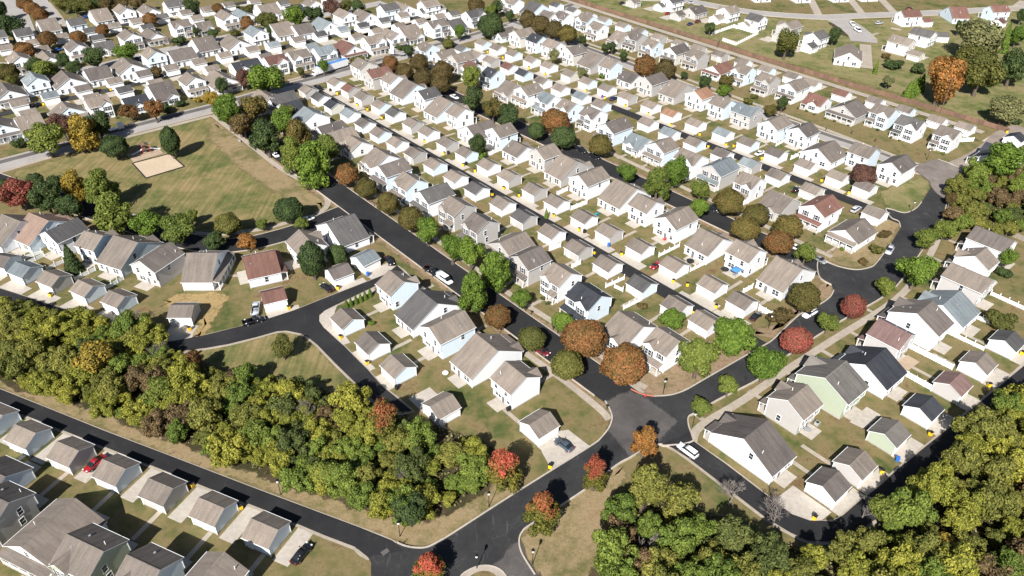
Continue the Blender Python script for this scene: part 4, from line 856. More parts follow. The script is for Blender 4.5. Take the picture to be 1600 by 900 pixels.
[118.79,122.46,3.3,6.65,1.85,"wo",1,"by the alley, right end"],
[23.18,78.9,2.91,6.71,1.24,"wb",1,"by the lower frame, left end"],
[74.57,80.61,3.94,7.5,1.85,"wo",1,"by the lower frame, right half"],
[92.02,92.78,3.9,10.08,1.42,"wo",1,"deep inside, right end"],
[94.08,87.51,2.08,4.98,1.45,"wy",1,"deep inside, right end"],
[44.4,71.17,2.63,5.47,2.39,"wy",1,"by the lower frame, middle"],
[109.66,108.26,3.75,8.59,2.56,"wy",1,"deep inside, right end"],
[72.97,76.48,3.47,6.76,2.46,"wg",1,"by the lower frame, right half"],
[30.6,82.82,4.02,9.54,1.12,"wg",1,"deep inside, left end"],
[31.37,74.24,3.13,8.03,2.36,"wg",1,"by the lower frame, left half"],
[87.52,78.79,2.68,6.66,1.91,"wg",1,"by the lower frame, right end"],
[89.95,85.68,1.76,4.01,1.27,"wo",1,"deep inside, right end"],
[104.29,103.46,2.67,6.51,1.75,"wd",1,"deep inside, right end"],
[110.16,119.5,3.48,6.76,1.22,"wg",1,"by the alley, right end"],
[67.98,78.32,3.46,8.54,2.27,"wy",1,"by the lower frame, right half"],
[82.54,74.59,3.75,9.96,1.06,"wb",1,"by the lower frame, right end"],
[77.53,85.55,1.72,4.64,2.44,"wo",1,"deep inside, right half"],
[87.42,100.81,2.15,5.29,1.06,"wy",1,"by the alley, right end"],
[35.57,73.1,4.24,10.69,1.41,"wg",1,"by the lower frame, left half"],
[75.19,89.72,3.71,9.83,1.57,"wg",1,"by the alley, right half"],
[34.99,86.01,3.24,6.44,1.25,"wg",1,"by the alley, left half"],
[102.47,113.6,2.96,7.04,1.36,"wo",1,"by the alley, right end"],
[52.71,71.31,3.58,7.65,1.37,"wy",1,"by the lower frame, middle"],
[78.81,71.83,2.5,6.34,1.32,"wb",1,"by the lower frame, right end"],
[108.86,103.39,3.08,8.13,2.56,"wo",1,"deep inside, right end"],
[59.8,80.86,3.33,6.4,2.2,"wo",1,"by the alley, middle"],
[96.22,82.94,2.69,5.47,2.24,"wo",1,"by the lower frame, right end"],
[62.21,71.97,3.48,9.31,2.26,"wo",1,"by the lower frame, right half"],
[22.42,71.55,1.91,4.39,0.96,"wo",1,"by the lower frame, left end"],
[104.99,98.63,3.37,7.67,0.86,"wy",1,"deep inside, right end"],
[98.89,110.61,4.36,11.45,1.77,"wo",1,"by the alley, right end"],
[114.96,116.26,2.84,7.25,1.66,"wg",1,"by the alley, right end"],
[18.5,79.9,3.54,9.47,1.73,"wg",1,"by the lower frame, left end"],
[70.38,82.15,2.76,7.19,1.0,"wy",1,"by the lower frame, right half"],
[96.88,102.99,2.04,4.99,1.54,"wo",1,"deep inside, right end"],
[87.0,91.42,2.64,6.73,2.55,"wy",1,"deep inside, right end"],
[83.49,98.01,2.6,5.37,2.32,"wy",1,"by the alley, right half"],
[46.83,75.09,2.58,5.25,1.84,"wy",1,"by the lower frame, middle"],
[178.25,228.36,2.14,4.48,1.04,"wb",2,"on the right side"],
[169.6,224.51,3.51,5.64,1.25,"wg",2,"on the right side"],
[186.44,238.63,2.89,3.98,0.9,"wo",2,"on the right side"],
[162.29,231.33,2.92,5.36,0.21,"wb",2,"on the left side"],
[172.26,212.52,3.09,6.24,0.52,"wo",2,"on the right side"],
[174.63,225.74,1.76,3.24,0.4,"wo",2,"on the right side"],
[181.06,237.66,3.08,5.61,0.8,"wg",2,"on the right side"],
[158.68,216.38,3.47,6.9,1.15,"wb",2,"on the right side"],
[152.73,212.09,2.34,4.23,0.22,"wd",2,"on the left side"],
[158.09,230.15,3.62,7.83,1.23,"wg",2,"on the left side"],
[148.92,202.42,1.72,2.59,0.39,"wo",2,"on the right side"],
[146.1,215.89,2.7,4.91,0.64,"wo",2,"on the left side"],
[158.73,205.96,3.26,5.3,0.61,"wd",2,"on the right side"],
[161.61,224.7,2.28,3.54,1.22,"wo",2,"on the right side"],
[166.81,229.33,2.23,4.08,1.04,"wo",2,"on the right side"],
[152.31,218.61,2.6,4.8,1.14,"wo",2,"on the left side"],
[167.79,211.67,3.41,6.39,0.95,"wo",2,"on the right side"],
[165.35,217.84,3.25,5.44,0.37,"wb",2,"on the right side"],
[148.25,197.87,2.35,3.82,1.19,"wo",2,"on the right side"],
[155.08,224.87,3.01,5.87,0.25,"wg",2,"on the left side"],
[141.89,210.66,2.04,3.32,0.3,"wo",2,"on the left side"],
[140.06,200.91,2.47,5.38,1.16,"wg",2,"on the left side"],
[160.4,211.08,2.16,4.26,1.19,"wo",2,"on the right side"],
[144.3,201.04,3.28,5.19,0.94,"wo",2,"on the left side"],
[173.82,237.06,3.11,4.76,0.21,"wg",2,"on the right side"],
[182.36,229.85,3.2,6.68,1.02,"wb",2,"on the right side"],
[154.42,204.87,2.82,5.16,1.21,"wg",2,"on the right side"],
[166.04,234.14,2.16,4.67,1.29,"wd",2,"on the right side"],
[166.34,207.12,3.44,7.75,1.11,"wg",2,"on the right side"],
[157.09,199.91,2.0,4.56,0.84,"wg",2,"on the right side"],
[176.32,232.84,2.11,4.78,0.6,"wg",2,"on the right side"],
[169.72,216.46,3.2,6.46,0.53,"wb",2,"on the right side"],
[164.99,202.31,3.5,6.77,1.1,"wg",2,"on the right side"],
[175.19,219.58,2.23,4.64,0.41,"wo",2,"on the right side"],
[147.86,223.23,3.52,7.29,1.06,"wo",2,"on the left side"],
[145.28,205.98,3.89,7.38,1.13,"wo",2,"on the left side"],
[172.43,229.39,2.25,4.08,0.37,"wo",2,"on the right side"],
[160.98,235.35,3.66,8.3,0.84,"wg",2,"on the left side"],
[148.67,209.17,2.5,3.54,1.3,"wo",2,"on the left side"],
[184.34,233.7,2.78,5.53,0.46,"wd",2,"on the right side"],
[139.44,205.22,3.41,5.25,0.99,"wb",2,"on the left side"],
[152.69,198.34,2.48,4.51,0.8,"wo",2,"on the right side"],
[151.45,227.37,2.85,4.15,0.26,"wo",2,"on the left side"],
[178.19,222.91,2.84,4.89,1.24,"wo",2,"on the right side"],
[156.31,220.28,3.2,6.57,0.93,"wg",2,"on the left side"],
[170.19,233.09,3.78,8.59,0.68,"wb",2,"on the right side"]]
BARE = [
[43.56,94.57,3.6,9.0,2.0],
[50.64,90.05,3.8,10.0,2.0],
[24.99,82.71,3.0,9.0,2.0],
[-83.33,134.58,3.0,8.0,2.0],
[-19.69,98.07,3.2,8.0,2.0],
[-43.9,115.24,2.8,8.0,2.0],
[108.01,114.53,3,8.0,2.0],
[-95.04,149.26,2.4,5.0,1.5],
[68.43,91.96,3,7.0,2.0],
[40.87,82.9,2.5,9.0,2.0]]
CARS = [
["suv",37.55,108.08,131.4,"white","white SUV parked by the lower main road"],
["sedan",11.48,109.26,136.4,"slate","dark blue-grey sedan car parked by the lower main road"],
["sedan",-37.74,81.9,63.4,"black","black sedan car parked by the alley below the left wood"],
["sedan",-84.9,102.26,-116.4,"red","red sedan car parked by the alley below the left wood"],
["suv",78.55,156.33,-143.1,"white","white SUV parked along the curving right road"],
["suv",112.4,188.06,-125.2,"silver","silver SUV parked along the curving right road"],
["van",-18.75,169.7,-46.1,"white","white van parked along the broad park street"],
["pickup",-22.85,173.52,-45.3,"black","black pickup truck parked along the broad park street"],
["sedan",-35.39,178.57,-60.6,"black","black sedan car parked along the broad park street"],
["sedan",-50.58,164.92,137.0,"black","black sedan car parked among the left houses"],
["pickup",-67.1,155.0,100.6,"silver","silver pickup truck parked among the left houses"],
["pickup",-66.09,149.86,27.8,"black","black pickup truck parked among the left houses"],
["sedan",-86.55,246.68,130.5,"white","white sedan car parked along the broad park street"],
["sedan",-64.36,201.07,38.9,"white","white sedan car parked along the park road"],
["sedan",-25.69,304.66,-49.7,"white","leftmost white sedan car parked along the tree-lined street"],
["pickup",185.41,420.22,-98.1,"white","white pickup truck parked behind the long wooden fence"],
["van",183.91,408.47,-82.0,"white","white van parked behind the long wooden fence"],
["suv",200.99,422.16,24.2,"silver","silver SUV parked behind the long wooden fence"],
["sedan",230.69,452.93,24.9,"maroon","rightmost dark red sedan car parked behind the long wooden fence"],
["sedan",103.22,459.09,-49.3,"silver","silver sedan car parked among the central houses"],
["sedan",86.14,435.48,51.5,"red","red sedan car parked among the central houses"],
["sedan",95.18,415.66,46.2,"navy","navy blue sedan car parked among the central houses"],
["sedan",100.35,420.7,46.2,"maroon","leftmost dark red sedan car parked behind the long wooden fence"],
["sedan",62.39,455.48,51.1,"black","black sedan car parked among the central houses"],
["pickup",165.12,214.56,-59.2,"black","black pickup truck parked in the right edge thicket"],
["sedan",159.3,207.4,-52.6,"yellow","yellow sedan car parked in the right edge thicket"],
["sedan",91.05,253.76,33.6,"white","white sedan car parked along the second alley"],
["sedan",95.79,225.83,55.7,"black","black sedan car parked along the second alley"],
["suv",111.34,212.54,41.1,"silver","silver SUV parked along the second alley"],
["suv",20.99,259.94,-53.8,"black","leftmost black SUV parked along the tree-lined street"],
["suv",25.04,253.96,-50.5,"black","second black SUV parked from the left along the tree-lined street"],
["suv",29.47,248.73,-47.5,"black","rightmost black SUV parked along the tree-lined street"],
["sedan",64.48,212.18,-47.6,"black","black sedan car parked along the tree-lined street"],
["sedan",84.44,189.04,-51.3,"white","rightmost white sedan car parked along the tree-lined street"],
["sedan",89.61,182.59,-58.6,"grey","grey sedan car parked along the tree-lined street"],
["sedan",41.39,178.3,-131.9,"red","red sedan car parked along the straight black alley"],
["sedan",64.03,155.02,44.5,"black","black sedan car parked along the curving right road"],
["sedan",7.45,139.69,-37.2,"maroon","dark red sedan car parked along the broad park street"],
["pickup",-85.28,312.67,-47.6,"black","black pickup truck parked along the straight black alley"],
["sedan",-93.56,326.89,39.4,"black","black sedan car parked along the street above the park"],
["sedan",-166.97,317.42,-28.6,"white","white sedan car parked in the upper left block"],
["sedan",-194.91,289.59,59.1,"black","leftmost black sedan car parked in the upper left block"],
["sedan",-157.82,324.59,-20.0,"black","rightmost black sedan car parked in the upper left block"],
["sedan",-220.83,357.47,49.8,"blue","leftmost blue sedan car parked in the upper left block"],
["sedan",-232.89,412.1,48.0,"blue","rightmost blue sedan car parked in the upper left block"],
["sedan",-177.89,345.96,-23.9,"black","second black sedan car parked from the left in the upper left block"],
["sedan",42.02,305.52,46.5,"navy","navy blue sedan car parked along the second alley"],
["sedan",195.55,266.31,27.3,"white","white sedan car parked among the right houses"]]
BINS = [
[-42.69,144.06,"y","second yellow bin with dark lid from the right among the left houses"],
[-34.51,134.61,"y","rightmost yellow bin with dark lid among the left houses"],
[-26.25,126.12,"k","black bin among the left houses"],
[-33.85,260.09,"y","fifth yellow bin with dark lid from the left along the straight black alley"],
[-25.54,249.89,"y","sixth yellow bin with dark lid from the left along the straight black alley"],
[-17.95,240.77,"y","seventh yellow bin with dark lid from the left along the straight black alley"],
[-13.64,236.41,"y","eighth yellow bin with dark lid from the left along the straight black alley"],
[-3.31,223.96,"y","tenth yellow bin with dark lid from the left along the straight black alley"],
[1.88,219.2,"y","ninth yellow bin with dark lid from the right along the straight black alley"],
[12.88,206.04,"y","eighth yellow bin with dark lid from the right along the straight black alley"],
[20.48,197.65,"y","seventh yellow bin with dark lid from the right along the straight black alley"],
[-7.06,219.36,"y","ninth yellow bin with dark lid from the left along the straight black alley"],
[28.74,189.04,"b","blue bin along the straight black alley"],
[32.04,184.22,"y","fifth yellow bin with dark lid from the right along the straight black alley"],
[24.17,184.69,"y","sixth yellow bin with dark lid from the right along the straight black alley"],
[45.03,170.66,"y","fourth yellow bin with dark lid from the right along the straight black alley"],
[48.67,169.06,"y","third yellow bin with dark lid from the right along the straight black alley"],
[21.99,196.55,"k","rightmost black bin along the straight black alley"],
[54.56,159.2,"y","rightmost yellow bin with dark lid along the straight black alley"],
[48.08,156.52,"y","second yellow bin with dark lid from the right along the straight black alley"],
[-17.26,368.21,"y","leftmost yellow bin with dark lid along the second alley"],
[-13.65,364.49,"y","second yellow bin with dark lid from the left along the second alley"],
[-5.96,356.34,"y","third yellow bin with dark lid from the left along the second alley"],
[6.24,342.51,"y","fourth yellow bin with dark lid from the left along the second alley"],
[13.78,334.32,"y","fifth yellow bin with dark lid from the left along the second alley"],
[31.08,314.36,"y","sixth yellow bin with dark lid from the left along the second alley"],
[38.45,306.5,"y","seventh yellow bin with dark lid from the left along the second alley"],
[37.48,307.92,"p","purple bin along the second alley"],
[46.26,298.27,"y","eighth yellow bin with dark lid from the left along the second alley"],
[54.71,289.75,"y","ninth yellow bin with dark lid from the left along the second alley"],
[62.12,279.05,"y","eighth yellow bin with dark lid from the right along the second alley"],
[71.84,270.23,"y","seventh yellow bin with dark lid from the right along the second alley"],
[73.07,259.29,"y","sixth yellow bin with dark lid from the right along the second alley"],
[80.0,261.22,"y","fifth yellow bin with dark lid from the right along the second alley"],
[82.9,260.19,"y","fourth yellow bin with dark lid from the right along the second alley"],
[90.61,250.08,"y","third yellow bin with dark lid from the right along the second alley"],
[107.02,233.03,"y","second yellow bin with dark lid from the right along the second alley"],
[113.28,224.41,"y","rightmost yellow bin with dark lid along the second alley"],
[194.61,277.04,"y","yellow bin with dark lid behind the long wooden fence"],
[-76.01,307.08,"y","leftmost yellow bin with dark lid along the straight black alley"],
[-65.31,294.66,"y","second yellow bin with dark lid from the left along the straight black alley"],
[-60.3,290.08,"y","third yellow bin with dark lid from the left along the straight black alley"],
[-53.03,281.79,"y","fourth yellow bin with dark lid from the left along the straight black alley"],
[8.46,103.42,"y","yellow bin with dark lid by the lower main road"],
[59.19,91.66,"y","leftmost yellow bin with dark lid behind the right hand row"],
[76.8,103.37,"y","second yellow bin with dark lid from the left behind the right hand row"],
[91.65,114.15,"y","third yellow bin with dark lid from the left behind the right hand row"],
[112.57,129.97,"y","second yellow bin with dark lid from the right behind the right hand row"],
[126.7,141.78,"y","rightmost yellow bin with dark lid behind the right hand row"],
[81.34,106.71,"b","blue bin behind the right hand row"],
[-108.12,115.06,"y","leftmost yellow bin with dark lid by the alley below the left wood"],
[-63.25,97.3,"y","second yellow bin with dark lid from the left by the alley below the left wood"],
[-51.95,92.07,"y","rightmost yellow bin with dark lid by the alley below the left wood"],
[-123.49,159.93,"y","leftmost yellow bin with dark lid among the left houses"],
[-81.46,146.47,"y","second yellow bin with dark lid from the left among the left houses"],
[-47.58,165.09,"y","third yellow bin with dark lid from the right among the left houses"],
[-58.72,155.86,"y","third yellow bin with dark lid from the left among the left houses"],
[-40.45,171.74,"b","blue bin among the left houses"],
[-193.09,290.41,"y","leftmost yellow bin with dark lid in the upper left block"],
[-182.63,299.21,"y","second yellow bin with dark lid from the left in the upper left block"],
[-173.23,307.63,"y","rightmost yellow bin with dark lid in the upper left block"],
[-24.18,250.47,"k","second black bin from the left along the straight black alley"],
[-17.1,241.81,"k","second black bin from the right along the straight black alley"],
[-79.76,310.65,"k","leftmost black bin along the straight black alley"]]
LAMPS = [
[-5.6,79.66,"second black lamp post with lantern from the left by the lower main road"],
[4.47,80.87,"second black lamp post with lantern from the right by the lower main road"],
[-3.87,93.48,"third black lamp post with lantern from the left by the lower main road"],
[-45.16,95.66,"black lamp post with lantern by the alley below the left wood"],
[40.14,115.68,"rightmost black lamp post with lantern by the lower main road"],
[35.28,126.05,"leftmost black lamp post with lantern along the curving right road"],
[-20.37,86.44,"leftmost black lamp post with lantern by the lower main road"],
[129.12,211.96,"rightmost black lamp post with lantern along the curving right road"],
[151.87,251.57,"black lamp post with lantern along the fence street"],
[66.41,150.84,"second black lamp post with lantern from the left along the curving right road"],
[63.82,210.86,"black lamp post with lantern along the tree-lined street"]]
MAILS = [
[3.65,156.64,"sixth dark roadside mailbox from the left along the broad park street"],
[5.15,155.02,"sixth dark roadside mailbox from the right along the broad park street"],
[10.64,148.74,"fifth dark roadside mailbox from the right along the broad park street"],
[11.74,147.47,"fourth dark roadside mailbox from the right along the broad park street"],
[17.32,140.85,"third dark roadside mailbox from the right along the broad park street"],
[19.54,138.74,"second dark roadside mailbox from the right along the broad park street"],
[27.95,129.12,"leftmost dark roadside mailbox along the curving right road"],
[21.74,120.6,"rightmost dark roadside mailbox along the broad park street"],
[55.49,130.59,"rightmost dark roadside mailbox along the curving right road"],
[-53.47,221.52,"leftmost dark roadside mailbox along the broad park street"],
[-46.71,213.0,"second dark roadside mailbox from the left along the broad park street"],
[-44.99,211.36,"third dark roadside mailbox from the left along the broad park street"],
[-38.38,204.19,"fourth dark roadside mailbox from the left along the broad park street"],
[-30.89,195.49,"fifth dark roadside mailbox from the left along the broad park street"],
[138.62,266.64,"rightmost dark roadside mailbox along the fence street"],
[131.99,273.49,"second dark roadside mailbox from the left along the fence street"],
[122.86,276.2,"leftmost dark roadside mailbox along the fence street"],
[69.23,207.34,"leftmost dark roadside mailbox along the tree-lined street"],
[70.32,204.97,"rightmost dark roadside mailbox along the tree-lined street"]]
POLES = [
[101.35,376.19,"leftmost brown utility pole behind the long wooden fence",13],
[177.58,296.94,"rightmost brown utility pole behind the long wooden fence",15],
[129.97,394.1,"second brown utility pole from the left behind the long wooden fence",7]]
FENCES = [
[[42.93,183.56],[49.95,189.34],"w","second white picket vinyl fence from the left along the straight black alley"],
[[50.77,176.12],[56.86,180.89],"w","rightmost white picket vinyl fence along the straight black alley"],
[[99.37,143.95],[106.59,135.76],"s","rightmost white solid vinyl fence behind the right hand row"],
[[91.88,136.13],[98.42,128.25],"s","leftmost white solid vinyl fence behind the right hand row"],
[[111.67,150.08],[117.9,143.14],"w","leftmost white picket vinyl fence behind the right hand row"],
[[121.88,156.74],[126.66,152.27],"w","second white picket vinyl fence from the left behind the right hand row"],
[[131.88,167.02],[137.68,159.91],"w","rightmost white picket vinyl fence behind the right hand row"],
[[-141.17,176.27],[-136.73,180.74],"w","second white picket vinyl fence from the left among the left houses"],
[[-137.96,174.71],[-135.13,179.09],"w","third white picket vinyl fence from the left among the left houses"],
[[-130.74,172.0],[-128.03,175.96],"w","third white picket vinyl fence from the right among the left houses"],
[[-120.53,167.26],[-117.22,172.36],"w","second white picket vinyl fence from the right among the left houses"],
[[-110.26,163.3],[-107.51,168.22],"w","rightmost white picket vinyl fence among the left houses"],
[[-149.21,181.09],[-147.43,185.31],"w","leftmost white picket vinyl fence among the left houses"],
[[103.38,398.25],[118.17,412.5],"s","leftmost white solid vinyl fence behind the long wooden fence"],
[[118.17,412.5],[128.29,400.55],"s","second white solid vinyl fence from the right behind the long wooden fence"],
[[128.29,400.55],[112.33,381.74],"s","rightmost white solid vinyl fence behind the long wooden fence"],
[[112.33,381.74],[107.02,388.76],"s","second white solid vinyl fence from the left behind the long wooden fence"],
[[98.99,261.26],[105.08,267.21],"w","white picket vinyl fence among the right houses"],
[[101.21,249.88],[112.29,258.92],"s","white solid vinyl fence along the second alley"],
[[-9.37,249.35],[-4.56,254.37],"s","leftmost white solid vinyl fence among the central houses"],
[[14.49,220.06],[18.31,223.75],"s","second white solid vinyl fence from the right among the central houses"],
[[18.65,210.34],[24.13,214.71],"s","leftmost white solid vinyl fence along the straight black alley"],
[[29.69,157.84],[34.61,161.66],"w","rightmost white picket vinyl fence among the central houses"],
[[28.32,167.72],[30.42,165.96],"w","leftmost white picket vinyl fence along the straight black alley"],
[[63.29,165.9],[66.55,168.39],"s","leftmost white solid vinyl fence among the right houses"],
[[65.82,158.72],[68.41,155.73],"s","rightmost white solid vinyl fence along the straight black alley"],
[[16.97,176.86],[19.7,179.23],"s","rightmost white solid vinyl fence among the central houses"],
[[25.84,167.65],[31.44,171.8],"w","leftmost white picket vinyl fence among the central houses"],
[[10.84,185.8],[14.36,188.36],"s","second white solid vinyl fence from the left among the central houses"],
[[170.39,267.75],[177.21,268.57],"s","rightmost white solid vinyl fence among the right houses"]]
POLY = {"main_road":[[-25.43,70.72],[-24.32,77.42],[-24.85,80.64],[-26.06,82.35],[-28.3,83.67],[-20.74,84.76],[-19.23,84.1],[-17.29,83.72],[-14.94,83.9],[-12.46,85.46],[-10.19,87.18],[0.61,96.03],[16.83,108.91],[19.49,111.32],[21.57,114.35],[22.74,117.65],[22.46,120.62],[21.68,123.05],[27.84,126.96],[30.3,125.31],[33.02,124.74],[36.92,125.24],[40.78,127.02],[45.66,130.6],[60.57,141.59],[65.52,145.17],[69.46,149.34],[76.23,156.47],[82.73,160.84],[86.87,164.42],[89.05,167.74],[89.28,170.49],[87.19,174.51],[89.99,183.12],[93.76,179.87],[98.46,178.02],[103.12,179.13],[106.41,181.87],[114.84,192.57],[121.72,202.13],[122.75,206.09],[121.26,208.45],[122.14,214.26],[126.63,211.47],[131.5,214.12],[135.71,218.94],[143.84,229.96],[145.3,234.73],[144.26,240.05],[143.44,245.05],[155.93,251.71],[160.28,243.57],[151.89,231.61],[143.3,217.87],[136.75,207.29],[128.4,195.51],[122.7,189.2],[110.04,173.52],[101.75,165.38],[85.85,153.97],[67.46,139.58],[59.64,132.01],[47.27,124.0],[42.1,120.02],[39.68,118.58],[39.11,115.46],[39.32,111.35],[33.32,109.95],[32.28,110.3],[29.43,109.52],[25.39,106.6],[22.06,104.28],[14.69,97.55],[4.59,89.75],[2.51,87.69],[1.9,85.43],[2.5,82.7],[4.79,78.54],[7.49,73.62]],"rb_alley":[[32.85,110.49],[39.25,113.95],[39.32,111.35],[44.85,105.24],[51.35,97.12],[55.12,92.57],[58.15,91.14],[62.46,91.06],[65.04,92.45],[69.43,95.88],[75.21,99.96],[80.46,104.2],[94.12,114.29],[111.1,127.02],[135.91,145.53],[129.64,134.67],[119.73,127.84],[100.71,113.49],[86.36,103.13],[72.26,92.43],[65.85,88.51],[60.93,86.58],[56.38,86.65],[53.61,88.3],[49.86,91.58],[43.41,99.37],[37.47,106.48],[34.81,109.08]],"valley_alley":[[-33.1,176.84],[-35.1,172.92],[-37.33,170.96],[-49.93,161.0],[-57.11,155.16],[-65.1,150.1],[-76.97,144.38],[-84.48,141.7],[-100.7,147.15],[-117.24,154.25],[-138.89,162.87],[-153.16,169.21],[-150.23,164.38],[-136.29,158.27],[-114.85,149.44],[-98.7,142.62],[-82.55,137.86],[-74.97,139.48],[-70.13,141.05],[-63.98,143.92],[-59.48,146.32],[-56.97,146.63],[-52.79,145.45],[-50.84,143.98],[-48.0,141.31],[-42.0,134.31],[-35.68,127.31],[-28.28,119.57],[-21.75,118.9],[-29.8,126.79],[-34.34,132.65],[-41.84,141.45],[-48.04,148.14],[-49.75,150.73],[-50.28,153.14],[-49.35,155.08],[-45.14,159.39],[-37.72,166.64],[-33.81,168.88],[-28.75,171.19]],"edge_alley":[[-128.45,128.57],[-116.8,123.87],[-87.51,111.6],[-50.39,96.67],[-28.47,88.01],[-21.75,85.16],[-19.35,83.14],[-25.6,81.69],[-28.32,83.8],[-34.13,86.06],[-48.08,92.07],[-59.57,96.66],[-82.59,106.08],[-105.93,115.6],[-125.22,123.27]]}
LINES = {"park_street":[[[-115.33,283.69],[32.46,116.65]],8.6],"tree_street":[[[-63.0,346.99],[92.07,175.47]],8.0],"straight_alley":[[[-88.68,313.2],[65.64,139.39]],4.9],"second_alley":[[[-43.71,389.27],[124.57,205.67]],4.5],"back_alley":[[[11.07,482.16],[185.11,276.52]],3.8]}
CURVES = {"upper_street":[[[-189.12,228.33],[-180.54,236.41],[-165.31,251.03],[-148.89,267.63],[-124.18,289.54],[-99.18,314.98],[-84.61,328.25],[-62.51,350.73],[-34.19,377.98],[-15.46,396.9],[8.43,422.45],[35.07,452.21]],9.5],"fence_street":[[[-2.14,414.7],[25.93,382.85],[55.82,346.96],[80.2,316.89],[103.89,290.14],[122.94,269.01],[135.38,256.4],[143.67,245.06],[151.88,240.3]],8.0],"park_road":[[[-53.65,207.78],[-57.06,204.44],[-60.32,200.78],[-65.19,196.03],[-71.82,191.37],[-79.39,187.55],[-89.43,186.2],[-102.46,190.51],[-118.14,197.94],[-134.7,205.79],[-156.63,216.55],[-173.59,224.13],[-192.59,234.03]],7.5],"dirt_road":[[[144.3,238.57],[150.95,242.26],[158.92,245.56],[169.11,252.15],[180.97,262.39],[192.68,274.45],[204.51,282.25]],7.5],"estate_street":[[[48.01,472.72],[74.72,468.39],[97.64,466.78],[121.23,451.41],[140.86,440.57],[171.95,434.54],[195.1,438.26],[226.68,443.75],[259.57,450.71],[320.09,464.78]],9.0],"estate_close":[[[179.77,436.2],[182.81,419.23],[183.09,400.99],[180.71,390.12]],13.0],"block_street":[[[-249.66,327.86],[-236.96,336.02],[-211.58,321.32],[-194.6,333.57],[-174.6,356.81],[-153.42,376.47],[-130.57,399.06],[-108.63,422.58],[-77.45,451.6]],7.5],"top_street_one":[[[-246.8,376.16],[-267.59,408.36],[-293.29,445.29],[-312.66,473.12]],10.0],"top_street_two":[[[-243.36,397.99],[-257.32,418.57],[-277.08,446.18],[-295.64,474.11]],8.0],"block_alley":[[[-211.46,273.3],[-195.61,290.87],[-182.14,301.24],[-165.39,316.13],[-147.88,333.88],[-137.6,347.41],[-118.14,365.12],[-94.41,387.66],[-65.06,415.09],[-38.66,435.04]],4.6],"top_alley":[[[-259.36,353.9],[-236.34,368.52],[-222.36,385.77],[-206.31,402.12],[-189.56,420.86],[-173.34,435.7],[-152.06,450.28]],4.6]}
WALKS = [
[[[-55.09,229.3],[-32.55,202.77],[-11.1,177.1],[-1.21,164.87],[11.72,151.13],[19.36,142.61],[28.31,130.89],[31.69,127.9]],1.7],
[[[30.38,125.95],[28.1,129.12],[26.14,131.73]],1.7],
[[[0.2,143.66],[3.39,139.81],[11.67,130.97],[16.58,125.23],[20.55,120.18],[22.01,117.43]],1.7],
[[[39.32,111.35],[42.01,115.91],[53.16,124.12],[65.59,134.17],[81.23,146.28],[104.81,164.28],[118.47,179.53],[128.95,193.68],[136.24,205.29]],1.9],
[[[-121.47,283.01],[-99.42,257.19],[-81.64,236.67],[-64.66,220.73],[-60.74,214.28],[-60.51,209.23],[-62.65,205.89]],1.9],
[[[-62.47,205.08],[-69.35,200.91],[-75.26,196.88],[-82.41,194.41],[-89.67,192.71],[-102.04,194.6],[-120.44,203.38]],1.7],
[[[-177.27,230.63],[-175.34,233.12],[-162.95,246.27],[-146.16,261.25],[-121.77,282.35]],1.9],
[[[32.75,257.3],[52.88,233.22],[70.46,212.72],[85.93,194.69],[94.37,184.95]],1.7],
[[[34.47,238.47],[52.61,218.15],[67.78,200.97],[78.59,189.41],[86.51,181.01]],1.7],
[[[97.57,285.98],[118.3,262.49],[126.91,252.87]],1.7],
[[[4.84,415.05],[31.1,387.27],[57.28,358.78],[82.18,327.1],[106.1,298.34],[125.21,275.68],[141.52,253.9],[148.1,247.26]],1.7],
[[[-101.13,322.72],[-86.35,336.52],[-63.74,358.98],[-34.84,386.25]],1.7],
[[[-268.94,441.17],[-246.9,411.81],[-235.59,393.88]],2.2],
[[[179.4,474.17],[172.84,438.39]],4.5],
[[[204.38,478.49],[199.17,442.32]],4.5],
[[[223.7,479.56],[219.24,447.28]],4.5],
[[[310.66,475.59],[292.63,455.12]],5],
[[[179.79,385.91],[172.54,365.79],[166.89,349.99]],5.5],
[[[209.21,412.37],[204.97,415.63]],3],
[[[194.2,405.96],[188.97,401.27],[189.16,394.76]],1.6]]
